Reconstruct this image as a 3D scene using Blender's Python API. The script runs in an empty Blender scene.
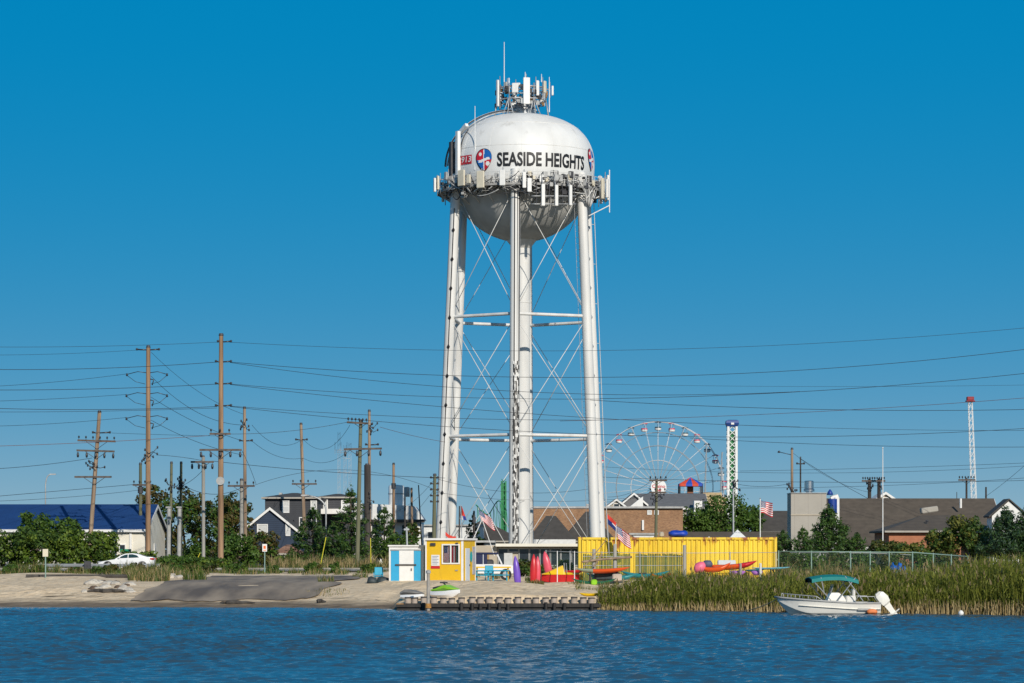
import bpy, bmesh, math, random
import numpy as np
from mathutils import Vector, Matrix, noise
R = math.radians; PI = math.pi
random.seed(7); rng = np.random.default_rng(11)
SC = bpy.context.scene; COL = SC.collection
F = 2844.4; HZ = 549.0; CAMZ = 3.2          # focal length in pixels, horizon row, eye height

def W(px, py, D): return Vector(((px-512)*D/F, D, CAMZ+(HZ-py)*D/F))
def X_(px, D): return (px-512)*D/F
def Z_(py, D): return CAMZ+(HZ-py)*D/F

# ------------------------------------------------------------------ materials
MATS = {}
def mat(name, col, rough=.7, var=.12, scale=3., bump=0., metal=0., col2=None, detail=4, stretch=(1,1,1), thresh=None, spec=.5):
    """principled with a procedural mix between col and col2 (or a lighter/darker col)"""
    if name in MATS: return MATS[name]
    m = bpy.data.materials.new(name); m.use_nodes = True
    nt = m.node_tree; N = nt.nodes; L = nt.links
    b = N['Principled BSDF']
    b.inputs['Roughness'].default_value = rough; b.inputs['Metallic'].default_value = metal
    b.inputs['Specular IOR Level'].default_value = spec
    tc = N.new('ShaderNodeTexCoord'); mp = N.new('ShaderNodeMapping'); mp.inputs['Scale'].default_value = stretch
    L.new(tc.outputs['Object'], mp.inputs['Vector'])
    no = N.new('ShaderNodeTexNoise'); no.inputs['Scale'].default_value = scale; no.inputs['Detail'].default_value = detail
    L.new(mp.outputs[0], no.inputs['Vector'])
    cr = N.new('ShaderNodeValToRGB'); cr.color_ramp.elements[0].position = .3; cr.color_ramp.elements[1].position = .7
    if thresh: cr.color_ramp.elements[0].position, cr.color_ramp.elements[1].position = thresh
    if col2 is None:
        c0 = [c*(1-var) for c in col]; c1 = [min(1, c*(1+var)) for c in col]
    else: c0, c1 = col, col2
    cr.color_ramp.elements[0].color = (*c0, 1); cr.color_ramp.elements[1].color = (*c1, 1)
    L.new(no.outputs['Fac'], cr.inputs['Fac']); L.new(cr.outputs['Color'], b.inputs['Base Color'])
    if bump:
        bp = N.new('ShaderNodeBump'); bp.inputs['Strength'].default_value = bump; bp.inputs['Distance'].default_value = .05
        L.new(no.outputs['Fac'], bp.inputs['Height']); L.new(bp.outputs[0], b.inputs['Normal'])
    MATS[name] = m
    return m
def stain(m, col, scale=1.2, stretch=(1,1,.12), lo=.58, hi=.70, amount=.6, detail=8):
    """weather stains with a shape of their own, mixed over a material's colour"""
    n=m.node_tree; N=n.nodes; L=n.links; b=N['Principled BSDF']; src=b.inputs['Base Color'].links[0].from_socket
    tc=N.new('ShaderNodeTexCoord'); mp=N.new('ShaderNodeMapping'); mp.inputs['Scale'].default_value=stretch; mp.inputs['Location'].default_value=(3.1,7.7,1.3); L.new(tc.outputs['Object'],mp.inputs[0])
    t=N.new('ShaderNodeTexNoise'); t.inputs['Scale'].default_value=scale; t.inputs['Detail'].default_value=detail; t.inputs['Roughness'].default_value=.62; L.new(mp.outputs[0],t.inputs[0])
    r=N.new('ShaderNodeMapRange'); r.inputs[1].default_value=lo; r.inputs[2].default_value=hi; r.inputs[3].default_value=0; r.inputs[4].default_value=amount; L.new(t.outputs['Fac'],r.inputs[0])
    mx=N.new('ShaderNodeMix'); mx.data_type='RGBA'; L.new(r.outputs[0],mx.inputs[0]); L.new(src,mx.inputs[6]); mx.inputs[7].default_value=(*col,1); L.new(mx.outputs[2],b.inputs['Base Color']); return m
def leafmat(name, c0, c1, trans=.25):
    if name in MATS: return MATS[name]
    m = bpy.data.materials.new(name); m.use_nodes = True
    nt = m.node_tree; N = nt.nodes; L = nt.links
    N.remove(N['Principled BSDF'])
    g = N.new('ShaderNodeNewGeometry'); cr = N.new('ShaderNodeValToRGB')
    cr.color_ramp.elements[0].color = (*c0, 1); cr.color_ramp.elements[1].color = (*c1, 1)
    L.new(g.outputs['Random Per Island'], cr.inputs['Fac'])
    d = N.new('ShaderNodeBsdfPrincipled'); d.inputs['Roughness'].default_value = .55; d.inputs['Specular IOR Level'].default_value = .3
    t = N.new('ShaderNodeBsdfTranslucent'); mx = N.new('ShaderNodeMixShader'); mx.inputs[0].default_value = trans
    L.new(cr.outputs[0], d.inputs['Base Color']); L.new(cr.outputs[0], t.inputs['Color'])
    L.new(d.outputs[0], mx.inputs[1]); L.new(t.outputs[0], mx.inputs[2])
    L.new(mx.outputs[0], N['Material Output'].inputs['Surface'])
    MATS[name] = m
    return m
def glassmat(name, tint=(.55,.65,.68), clear=.55):
    if name in MATS: return MATS[name]
    m = bpy.data.materials.new(name); m.use_nodes = True
    nt = m.node_tree; N = nt.nodes; L = nt.links
    b = N['Principled BSDF']; b.inputs['Base Color'].default_value = (.02,.03,.035,1); b.inputs['Roughness'].default_value = .06
    t = N.new('ShaderNodeBsdfTransparent'); t.inputs['Color'].default_value = (*tint, 1)
    mx = N.new('ShaderNodeMixShader'); mx.inputs[0].default_value = clear
    L.new(b.outputs[0], mx.inputs[1]); L.new(t.outputs[0], mx.inputs[2]); L.new(mx.outputs[0], N['Material Output'].inputs['Surface'])
    MATS[name] = m
    return m
def brickmat(name, c1, c2, mortar, scale=1., bw=.22, bh=.075):
    if name in MATS: return MATS[name]
    m = bpy.data.materials.new(name); m.use_nodes = True
    nt = m.node_tree; N = nt.nodes; L = nt.links; b = N['Principled BSDF']; b.inputs['Roughness'].default_value = .9
    tc = N.new('ShaderNodeTexCoord'); sp = N.new('ShaderNodeSeparateXYZ'); cb = N.new('ShaderNodeCombineXYZ'); ad = N.new('ShaderNodeMath')
    L.new(tc.outputs['Object'], sp.inputs[0]); L.new(sp.outputs[0], ad.inputs[0]); L.new(sp.outputs[1], ad.inputs[1])
    L.new(ad.outputs[0], cb.inputs[0]); L.new(sp.outputs[2], cb.inputs[1])
    br = N.new('ShaderNodeTexBrick'); br.inputs['Scale'].default_value = scale
    br.inputs['Brick Width'].default_value = bw; br.inputs['Row Height'].default_value = bh; br.inputs['Mortar Size'].default_value = .012
    br.inputs['Color1'].default_value = (*c1,1); br.inputs['Color2'].default_value = (*c2,1); br.inputs['Mortar'].default_value = (*mortar,1)
    L.new(cb.outputs[0], br.inputs['Vector'])
    no = N.new('ShaderNodeTexNoise'); no.inputs['Scale'].default_value = .8; no.inputs['Detail'].default_value = 5
    L.new(tc.outputs['Object'], no.inputs['Vector'])
    hv = N.new('ShaderNodeHueSaturation'); mr = N.new('ShaderNodeMapRange'); mr.inputs['To Min'].default_value = .7; mr.inputs['To Max'].default_value = 1.3
    L.new(no.outputs['Fac'], mr.inputs['Value']); L.new(mr.outputs[0], hv.inputs['Value']); L.new(br.outputs['Color'], hv.inputs['Color'])
    L.new(hv.outputs[0], b.inputs['Base Color'])
    MATS[name] = m
    return m
def bandmat(name, ca, cb_, axis=2, period=.2, duty=.12, rough=.85, var=.5, vscale=1.2):
    """lapped siding / shingle courses / planks: thin dark line every period metres along one axis plus blotches"""
    if name in MATS: return MATS[name]
    m = bpy.data.materials.new(name); m.use_nodes = True
    nt = m.node_tree; N = nt.nodes; L = nt.links; b = N['Principled BSDF']; b.inputs['Roughness'].default_value = rough
    tc = N.new('ShaderNodeTexCoord'); sp = N.new('ShaderNodeSeparateXYZ'); L.new(tc.outputs['Object'], sp.inputs[0])
    dv = N.new('ShaderNodeMath'); dv.operation = 'DIVIDE'; dv.inputs[1].default_value = period; L.new(sp.outputs[axis], dv.inputs[0])
    fr = N.new('ShaderNodeMath'); fr.operation = 'FRACT'; L.new(dv.outputs[0], fr.inputs[0])
    lt = N.new('ShaderNodeMath'); lt.operation = 'LESS_THAN'; lt.inputs[1].default_value = duty; L.new(fr.outputs[0], lt.inputs[0])
    no = N.new('ShaderNodeTexNoise'); no.inputs['Scale'].default_value = vscale; no.inputs['Detail'].default_value = 6; L.new(tc.outputs['Object'], no.inputs['Vector'])
    mr = N.new('ShaderNodeMapRange'); mr.inputs['To Min'].default_value = 1-var; mr.inputs['To Max'].default_value = 1+var; L.new(no.outputs['Fac'], mr.inputs['Value'])
    mx = N.new('ShaderNodeMix'); mx.data_type = 'RGBA'; mx.inputs[6].default_value = (*ca,1); mx.inputs[7].default_value = (*cb_,1); L.new(lt.outputs[0], mx.inputs[0])
    hv = N.new('ShaderNodeHueSaturation'); L.new(mx.outputs[2], hv.inputs['Color']); L.new(mr.outputs[0], hv.inputs['Value']); L.new(hv.outputs[0], b.inputs['Base Color'])
    MATS[name] = m
    return m

# ------------------------------------------------------------------ mesh builder
class MB:
    def __init__(s): s.v = []; s.f = []; s.m = []
    def add(s, vs, fs, m=0):
        o = len(s.v); s.v.extend(tuple(p) for p in vs); s.f.extend(tuple(i+o for i in f) for f in fs); s.m.extend([m]*len(fs)); return s
    def bx(s, x0,x1,y0,y1,z0,z1, m=0):
        return s.add([(x0,y0,z0),(x1,y0,z0),(x1,y1,z0),(x0,y1,z0),(x0,y0,z1),(x1,y0,z1),(x1,y1,z1),(x0,y1,z1)],
              [(3,2,1,0),(4,5,6,7),(0,1,5,4),(1,2,6,5),(2,3,7,6),(3,0,4,7)], m)
    def box(s, c, sx, sy, sz, rot=None, m=0):
        M = rot.to_3x3() if rot is not None else Matrix.Identity(3); c = Vector(c)
        P = [c+M@Vector((a*sx/2,b*sy/2,d*sz/2)) for d in (-1,1) for a,b in ((-1,-1),(1,-1),(1,1),(-1,1))]
        return s.add(P, [(3,2,1,0),(4,5,6,7),(0,1,5,4),(1,2,6,5),(2,3,7,6),(3,0,4,7)], m)
    def rbox(s, c, sx, sy, sz, bev, rot=None, m=0):
        """box with chamfered vertical and horizontal edges"""
        M = rot.to_3x3() if rot is not None else Matrix.Identity(3); c = Vector(c); L=[]
        hx,hy,hz = sx/2,sy/2,sz/2
        for (z,i) in ((-hz,bev),(-hz+bev,0),(hz-bev,0),(hz,bev)):
            x,y = hx-i,hy-i
            L.append([c+M@Vector(p+(z,)) for p in ((-x+bev,-y),(x-bev,-y),(x,-y+bev),(x,y-bev),(x-bev,y),(-x+bev,y),(-x,y-bev),(-x,-y+bev))])
        return s.loft(L, True, True, m)
    def tube(s, a, b, r0, r1=None, n=8, m=0, caps=True):
        a=Vector(a); b=Vector(b); r1 = r0 if r1 is None else r1
        d=(b-a); 
        if d.length<1e-6: return s
        d.normalize(); u = d.orthogonal().normalized(); w = d.cross(u)
        P=[a+(u*math.cos(2*PI*i/n)+w*math.sin(2*PI*i/n))*r0 for i in range(n)]+[b+(u*math.cos(2*PI*i/n)+w*math.sin(2*PI*i/n))*r1 for i in range(n)]
        fs=[(i,(i+1)%n,n+(i+1)%n,n+i) for i in range(n)]
        if caps: fs += [tuple(range(n-1,-1,-1)), tuple(range(n,2*n))]
        return s.add(P,fs,m)
    def path(s, pts, r, n=6, m=0, caps=True):
        pts=[Vector(p) for p in pts]; k=len(pts); rs = r if isinstance(r,(list,tuple)) else [r]*k
        L=[]; u=None
        for i,p in enumerate(pts):
            d=(pts[min(i+1,k-1)]-pts[max(i-1,0)]).normalized()
            u = d.orthogonal().normalized() if u is None else (u-d*u.dot(d)).normalized()
            w=d.cross(u); L.append([p+(u*math.cos(2*PI*j/n)+w*math.sin(2*PI*j/n))*rs[i] for j in range(n)])
        return s.loft(L, True, caps, m)
    def loft(s, L, closed=True, caps=True, m=0):
        n=len(L[0]); P=[p for l in L for p in l]; fs=[]
        for i in range(len(L)-1):
            for j in range(n if closed else n-1):
                k=(j+1)%n; fs.append((i*n+j,i*n+k,(i+1)*n+k,(i+1)*n+j))
        if caps: fs += [tuple(range(n-1,-1,-1)), tuple(range((len(L)-1)*n, len(L)*n))]
        return s.add(P,fs,m)
    def lathe(s, prof, c=(0,0,0), n=32, m=0):
        c=Vector(c)
        return s.loft([[c+Vector((r*math.cos(2*PI*i/n), r*math.sin(2*PI*i/n), z)) for i in range(n)] for r,z in prof], True, False, m)
    def poly(s, pts, m=0): return s.add(pts,[tuple(range(len(pts)))],m)
    def prism(s, pts, d, m=0):
        """closed outline (3D points) pushed along vector d"""
        d=Vector(d); P=[Vector(p) for p in pts]; n=len(P)
        return s.add(P+[p+d for p in P],[tuple(range(n-1,-1,-1)),tuple(range(n,2*n))]+[(i,(i+1)%n,n+(i+1)%n,n+i) for i in range(n)],m)
    def build(s, name, mats, parent=None, origin=None, smooth=False):
        o0 = ORG.get(parent.as_pointer(), Vector()) if parent is not None else (Vector(origin) if origin is not None else Vector())
        me = bpy.data.meshes.new(name)
        vv = [(p[0]-o0[0],p[1]-o0[1],p[2]-o0[2]) for p in s.v]
        me.from_pydata(vv, [], s.f)
        if not isinstance(mats,(list,tuple)): mats=[mats]
        for mm in mats: me.materials.append(mm)
        if len(mats)>1: me.polygons.foreach_set('material_index', s.m)
        bm = bmesh.new(); bm.from_mesh(me); bmesh.ops.recalc_face_normals(bm, faces=bm.faces); bm.to_mesh(me); bm.free()
        if smooth:
            me.polygons.foreach_set('use_smooth',[True]*len(me.polygons))
            if smooth is not True: me.set_sharp_from_angle(angle=R(smooth))
        me.update()
        o = bpy.data.objects.new(name, me); COL.objects.link(o)
        if parent is not None: o.parent = parent
        else: o.location = o0
        ORG[o.as_pointer()] = o0
        return o
ORG = {}
def npmesh(name, V, Fq, mats, mi=None, parent=None, origin=(0,0,0), smooth=False):
    """numpy verts and quad/tri faces to an object"""
    o0 = ORG.get(parent.as_pointer(), Vector()) if parent is not None else Vector(origin)
    V = np.asarray(V,float)-np.array(o0)
    me = bpy.data.meshes.new(name); k = Fq.shape[1]
    me.vertices.add(len(V)); me.vertices.foreach_set('co', V.ravel().astype(np.float32))
    me.loops.add(Fq.size); me.loops.foreach_set('vertex_index', Fq.ravel().astype(np.int32))
    me.polygons.add(len(Fq)); me.polygons.foreach_set('loop_start', np.arange(0,Fq.size,k,dtype=np.int32))
    if not isinstance(mats,(list,tuple)): mats=[mats]
    for mm in mats: me.materials.append(mm)
    if mi is not None: me.polygons.foreach_set('material_index', mi.astype(np.int32))
    if smooth: me.polygons.foreach_set('use_smooth',[True]*len(Fq))
    me.update(calc_edges=True); me.validate()
    o = bpy.data.objects.new(name, me); COL.objects.link(o)
    if parent is not None: o.parent = parent
    else: o.location = o0
    ORG[o.as_pointer()] = o0
    return o
def tag(o, label=None, cat=None, group=None, kind=None):
    if label: o['label']=label
    if cat: o['category']=cat
    if group: o['group']=group
    if kind: o['kind']=kind
    return o
def thing(name, label, cat, loc=(0,0,0), group=None):
    o = bpy.data.objects.new(name, None); COL.objects.link(o); o.location = loc; o.empty_display_size=.3
    ORG[o.as_pointer()] = Vector(loc)
    return tag(o,label,cat,group)
def copytree(o, parent=None):
    c = o.copy(); COL.objects.link(c)
    if parent is not None: c.parent = parent
    for ch in list(o.children): copytree(ch, c)
    return c
def textmesh(txt, size, bold=0., sx=1., res=3):
    cu = bpy.data.curves.new('t','FONT'); cu.body = txt; cu.size = size; cu.offset = bold; cu.align_x='CENTER'; cu.align_y='CENTER'; cu.resolution_u = res
    ob = bpy.data.objects.new('t',cu); COL.objects.link(ob); bpy.context.view_layer.update()
    me = bpy.data.meshes.new_from_object(ob.evaluated_get(bpy.context.evaluated_depsgraph_get()))
    bpy.data.objects.remove(ob); bpy.data.curves.remove(cu)
    v=[Vector((p.co.x*sx,p.co.y)) for p in me.vertices]; f=[tuple(p.vertices) for p in me.polygons]
    bpy.data.meshes.remove(me)
    return v,f
def textonto(mb, txt, size, O, U, Vv, bold=0., sx=1., m=0):
    v,f = textmesh(txt,size,bold,sx); O=Vector(O);U=Vector(U);Vv=Vector(Vv)
    mb.add([O+U*p.x+Vv*p.y for p in v], f, m)
# ================================================================== camera, light, sky
cam = bpy.data.cameras.new('camera'); camo = bpy.data.objects.new('camera', cam); COL.objects.link(camo)
camo.location = (0,0,CAMZ); camo.rotation_euler = (R(90),0,0)
cam.sensor_width = 36; cam.lens = F*36/1024; cam.shift_y = (HZ-341.5)/1024; cam.clip_start = 1; cam.clip_end = 12000
SC.camera = camo
SUN_EL, SUN_AZ = R(27), R(21)          # azimuth measured from straight behind the camera towards its right
sdir = Vector((math.sin(SUN_AZ)*math.cos(SUN_EL), -math.cos(SUN_AZ)*math.cos(SUN_EL), math.sin(SUN_EL)))
sl = bpy.data.lights.new('sun','SUN'); sl.energy = 3.9; sl.angle = R(.5); sl.color = (1,.93,.82)
so = bpy.data.objects.new('sun', sl); COL.objects.link(so); so.location=(60,-60,80); so.rotation_euler = sdir.to_track_quat('Z','Y').to_euler()
wd = bpy.data.worlds.new('World'); SC.world = wd; wd.use_nodes = True
nt = wd.node_tree; bg = nt.nodes['Background']
sky = nt.nodes.new('ShaderNodeTexSky'); sky.sky_type='NISHITA'; sky.sun_disc=False
sky.sun_elevation = SUN_EL; sky.sun_rotation = math.atan2(sdir.x, sdir.y); sky.altitude = 0; sky.air_density=1.0; sky.dust_density=.3; sky.ozone_density=3.
# clear, dust-free air: look a little higher into the sky model than the true horizon, then deepen the blue
tcw = nt.nodes.new('ShaderNodeTexCoord'); vm = nt.nodes.new('ShaderNodeVectorMath'); vm.operation='MULTIPLY_ADD'
vm.inputs[1].default_value=(1,1,1.9); vm.inputs[2].default_value=(0,0,.13); vn = nt.nodes.new('ShaderNodeVectorMath'); vn.operation='NORMALIZE'
nt.links.new(tcw.outputs['Generated'], vm.inputs[0]); nt.links.new(vm.outputs[0], vn.inputs[0]); nt.links.new(vn.outputs[0], sky.inputs['Vector'])
sc_ = nt.nodes.new('ShaderNodeSeparateColor'); sc_.mode='HSV'; cc_ = nt.nodes.new('ShaderNodeCombineColor'); cc_.mode='HSV'
def wmath(op,a,b_):
    m=nt.nodes.new('ShaderNodeMath'); m.operation=op
    for i,v in enumerate((a,b_)):
        if isinstance(v,(int,float)): m.inputs[i].default_value=v
        else: nt.links.new(v,m.inputs[i])
    return m.outputs[0]
def wmap(v,a,b_,c,d):
    m=nt.nodes.new('ShaderNodeMapRange'); nt.links.new(v,m.inputs[0])
    for i,t in enumerate((a,b_,c,d)): m.inputs[i+1].default_value=t
    return m.outputs[0]
nt.links.new(sky.outputs[0], sc_.inputs[0])
nt.links.new(wmath('ADD',sc_.outputs[0],-.018), cc_.inputs[0])
s_o=wmap(sc_.outputs[1],.50,.70,.46,1.0); s_o.node.interpolation_type='SMOOTHSTEP'; nt.links.new(s_o, cc_.inputs[1])
nt.links.new(wmath('MULTIPLY',wmath('POWER',sc_.outputs[2],.1),6.3), cc_.inputs[2])
spw=nt.nodes.new('ShaderNodeSeparateXYZ'); nt.links.new(tcw.outputs['Generated'],spw.inputs[0])
mxw=nt.nodes.new('ShaderNodeMix'); mxw.data_type='RGBA'; nt.links.new(wmap(spw.outputs[2],.40,.85,0,1),mxw.inputs[0])
nt.links.new(cc_.outputs[0],mxw.inputs[6]); nt.links.new(sky.outputs[0],mxw.inputs[7]); nt.links.new(mxw.outputs[2], bg.inputs['Color'])
bg.inputs['Strength'].default_value = .07
vs = SC.view_settings; vs.view_transform='Standard'; vs.look='None'; vs.gamma=1; vs.exposure=0.0
SC.cycles.max_bounces=6; SC.cycles.transparent_max_bounces=12; SC.cycles.use_denoising=True; SC.cycles.sample_clamp_indirect=4

# ================================================================== ground
def interp(t, xs, ys): return np.interp(t, xs, ys)
def shoreD(X): return np.interp(X, [-3000,-30,-12,-7,4.5,15,27,60,3000],[157,157,156,152.5,149,143,136,125,122])
def zt(X, D):
    X=np.asarray(X,float); D=np.asarray(D,float)
    t = D-shoreD(X)
    z = interp(t,[-60,-6,0,3,8,15,30,60,90,400,4000],[-2.5,-.5,0,.3,.8,1.15,1.3,1.5,1.55,1.7,2.6])
    # filled level behind the bulkhead
    w = np.clip((X+6.3)/.4,0,1)*np.clip((5.0-X)/.6,0,1)
    zf = interp(D,[149.2,149.6,152,164,185],[-1,.62,.72,1.2,1.3])
    z = np.where(D>149.2, z*(1-w)+np.maximum(z,zf)*w, z)
    return z
def gz(X,D): return float(zt(X,D))
def onground(px,D): x=X_(px,D); return Vector((x,D,gz(x,D)))
def axis(core, outer): 
    return np.array(sorted(set(list(np.round(core,3))+list(outer))))
xs = axis(np.arange(-62,62.01,.5), [-3500,-2000,-1000,-500,-250,-150,-110,-85,-72,72,85,110,150,250,500,1000,2000,3500])
ys = axis(np.arange(128,215,.5), list(np.arange(215,300,3))+[310,330,360,400,450,520,600,700,900,1200,1700,2500,4000]+[100,112,120])
GX,GY = np.meshgrid(xs,ys); GZ = zt(GX,GY)
for k in range(14):
    a=rng.uniform(0,2*PI); fq=rng.uniform(.25,2.2); ph=rng.uniform(0,6)
    amp=.035/fq**.6
    GZ += amp*np.sin((GX*math.cos(a)+GY*math.sin(a))*fq+ph)*np.clip((GZ+.05)/.5,0,1)*(np.abs(GX)<62)*np.clip((206-GY)/6,0,1)*np.where((GX>X_(100,GY))&(GX<X_(385,GY))&(GY<196),.15,1)
nx,ny=len(xs),len(ys); idx=np.arange(nx*ny).reshape(ny,nx)
Q=np.stack([idx[:-1,:-1],idx[:-1,1:],idx[1:,1:],idx[1:,:-1]],-1).reshape(-1,4)
gm_ = bpy.data.materials.new('sand_and_soil'); gm_.use_nodes=True
n=gm_.node_tree; N=n.nodes; L=n.links; b=N['Principled BSDF']; b.inputs['Roughness'].default_value=.95; b.inputs['Specular IOR Level'].default_value=.15
ge=N.new('ShaderNodeNewGeometry'); sp=N.new('ShaderNodeSeparateXYZ'); L.new(ge.outputs['Position'],sp.inputs[0])
def noise_(sc,det=5,st=(1,1,1)):
    mp=N.new('ShaderNodeMapping'); mp.inputs['Scale'].default_value=st; L.new(ge.outputs['Position'],mp.inputs[0])
    t=N.new('ShaderNodeTexNoise'); t.inputs['Scale'].default_value=sc; t.inputs['Detail'].default_value=det; L.new(mp.outputs[0],t.inputs[0]); return t.outputs['Fac']
def ramp(fac,p0,p1,c0,c1):
    r=N.new('ShaderNodeValToRGB'); r.color_ramp.elements[0].position=p0; r.color_ramp.elements[1].position=p1
    r.color_ramp.elements[0].color=(*c0,1); r.color_ramp.elements[1].color=(*c1,1); L.new(fac,r.inputs[0]); return r.outputs[0]
def math_(op,a,b_):
    m=N.new('ShaderNodeMath'); m.operation=op
    for i,v in enumerate((a,b_)):
        if isinstance(v,(int,float)): m.inputs[i].default_value=v
        else: L.new(v,m.inputs[i])
    return m.outputs[0]
def mr_(v,a,b_,c=0,d=1):
    m=N.new('ShaderNodeMapRange'); L.new(v,m.inputs[0]); m.inputs[1].default_value=a; m.inputs[2].default_value=b_; m.inputs[3].default_value=c; m.inputs[4].default_value=d; return m.outputs[0]
def mix_(f,a,b_):
    m=N.new('ShaderNodeMix'); m.data_type='RGBA'; L.new(f,m.inputs[0]); L.new(a,m.inputs[6]); L.new(b_,m.inputs[7]); return m.outputs[2]
dry=ramp(noise_(1.6,8),.3,.75,(.64,.49,.32),(.86,.69,.48))
wet=ramp(noise_(.9,6,(1,3,1)),.35,.7,(.15,.115,.08),(.27,.21,.15))
soil=ramp(noise_(.5,8),.35,.65,(.05,.055,.025),(.15,.12,.07))
zz=math_('ADD',sp.outputs[2],math_('MULTIPLY',math_('SUBTRACT',noise_(.35,4,(1,2.5,1)),.5),.5))
col=mix_(mr_(zz,.14,.36),wet,dry)
dd=math_('ADD',sp.outputs[1],math_('MULTIPLY',math_('SUBTRACT',noise_(.12,5),.5),26))
wr=math_('MULTIPLY',mr_(noise_(1.1,9,(.35,2.2,1)),.56,.64),math_('MULTIPLY',mr_(zz,.22,.36),mr_(zz,.75,.5)))
wk=N.new('ShaderNodeMix'); wk.data_type='RGBA'; L.new(wr,wk.inputs[0]); L.new(col,wk.inputs[6]); wk.inputs[7].default_value=(.07,.05,.03,1); col=wk.outputs[2]
sc2=N.new('ShaderNodeMix'); sc2.data_type='RGBA'; L.new(mr_(noise_(2.6,10,(1,1.6,1)),.60,.68,0,.6),sc2.inputs[0]); L.new(col,sc2.inputs[6]); sc2.inputs[7].default_value=(.16,.13,.085,1); col=sc2.outputs[2]
col=mix_(mr_(dd,205,214),col,soil)
L.new(col,b.inputs['Base Color'])
bp=N.new('ShaderNodeBump'); bp.inputs['Strength'].default_value=.8; bp.inputs['Distance'].default_value=.2; L.new(noise_(2.2,10),bp.inputs['Height']); L.new(bp.outputs[0],b.inputs['Normal'])
g=npmesh('ground',np.stack([GX.ravel(),GY.ravel(),GZ.ravel()],-1),Q,gm_,smooth=True); tag(g,kind='structure')

def sheet(name, outline_fn, d0, d1, mats, lift=.02, nd=40, nx=60, kind='structure'):
    """strip between left(D) and right(D) draped on the ground"""
    V=[];
    for j in range(nd+1):
        D=d0+(d1-d0)*j/nd; a,c=outline_fn(D)
        for i in range(nx+1):
            x=a+(c-a)*i/nx; V.append((x,D,gz(x,D)+lift))
    ix=np.arange((nd+1)*(nx+1)).reshape(nd+1,nx+1)
    q=np.stack([ix[:-1,:-1],ix[:-1,1:],ix[1:,1:],ix[1:,:-1]],-1).reshape(-1,4)
    o=npmesh(name,np.array(V),q,mats,smooth=True); return tag(o,kind=kind)
M_asph=mat('worn_asphalt',(.12,.095,.075),.9,col2=(.42,.33,.235),scale=.45,detail=9,stretch=(1.3,.22,1),bump=.3,thresh=(.33,.7))
M_road=mat('road_asphalt',(.10,.10,.10),.9,col2=(.16,.155,.15),scale=.6,detail=8)
M_conc=mat('kerb_concrete',(.30,.28,.24),.9,var=.35,scale=1.2,detail=7)
def rampx(D):
    t=(D-157)/(190-157)
    wob=.6*math.sin(D*.35)+.4*math.sin(D*.63+1)
    return X_(118+86*t,D)+wob*.5, X_(306+66*min(1,max(0,t))**.7,D)+wob*.6
# the ramp's edges break up under drifted sand
n=M_asph.node_tree; N=n.nodes; L=n.links
at=N.new('ShaderNodeAttribute'); at.attribute_name='edge'; ge=N.new('ShaderNodeNewGeometry')
f_=mr_(math_('ADD',at.outputs['Fac'],math_('MULTIPLY',math_('SUBTRACT',noise_(.5,8,(1,.4,1)),.5),1.0)),.28,.36)
tr=N.new('ShaderNodeBsdfTransparent'); mx=N.new('ShaderNodeMixShader'); L.new(f_,mx.inputs[0]); L.new(tr.outputs[0],mx.inputs[1]); L.new(N['Principled BSDF'].outputs[0],mx.inputs[2]); L.new(mx.outputs[0],N['Material Output'].inputs['Surface'])
ro=sheet('boat_ramp',rampx,157.6,194,M_asph,.05,76,80)
ea=ro.data.attributes.new('edge','FLOAT','POINT'); gx,gy=np.meshgrid(np.linspace(0,1,81),np.linspace(0,1,77)); ea.data.foreach_set('value',(np.minimum(np.minimum(gx,1-gx)*9,np.minimum(gy*7,(1-gy)*10)).clip(0,1)).ravel().astype(np.float32))
sheet('road',lambda D:(-400,400),216,228,M_road,.05,6,80)
kb=MB()
for a,c in ((-120,-33),(-26,-11)):
    kb.bx(a,c,193.4,193.65,gz(-30,193.5)-.1,gz(-30,193.5)+.10)
o=kb.build('kerb',M_conc,origin=(-30,193.5,1.3)); tag(o,kind='structure')
ln=MB(); ln.bx(-300,300,217.0,217.14,gz(0,217)+.055,gz(0,217)+.062); ln.bx(-300,300,226.8,226.94,gz(0,227)+.055,gz(0,227)+.062)
o=ln.build('road_marking',mat('road_paint',(.78,.76,.7),.7)); tag(o,kind='structure')
kb=MB(); kb.bx(-300,300,228.0,228.3,gz(0,228)-.1,gz(0,228)+.16)
o=kb.build('road_kerb',M_conc,origin=(0,228,1.5)); tag(o,kind='structure')

# ================================================================== water: real waves near the camera, one sheet
wx=axis(np.arange(-36,36.01,.11),[-4000,-2000,-800,-300,-150,-100,-75,-60,-50,-42,42,50,60,75,100,150,300,800,2000,4000])
wy=axis(np.arange(62,161.01,.13),[-2500,-1000,-400,-150,-60,0,25,40,48,52,168,200])
WX,WY=np.meshgrid(wx,wy); WZ=np.zeros_like(WX); HX=np.zeros_like(WX); HY=np.zeros_like(WX)
fade=np.clip((37-np.abs(WX))/4,0,1)*np.clip((WY-58)/6,0,1)*np.clip((160-WY)/18,0.22,1)
main=R(-78)
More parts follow.
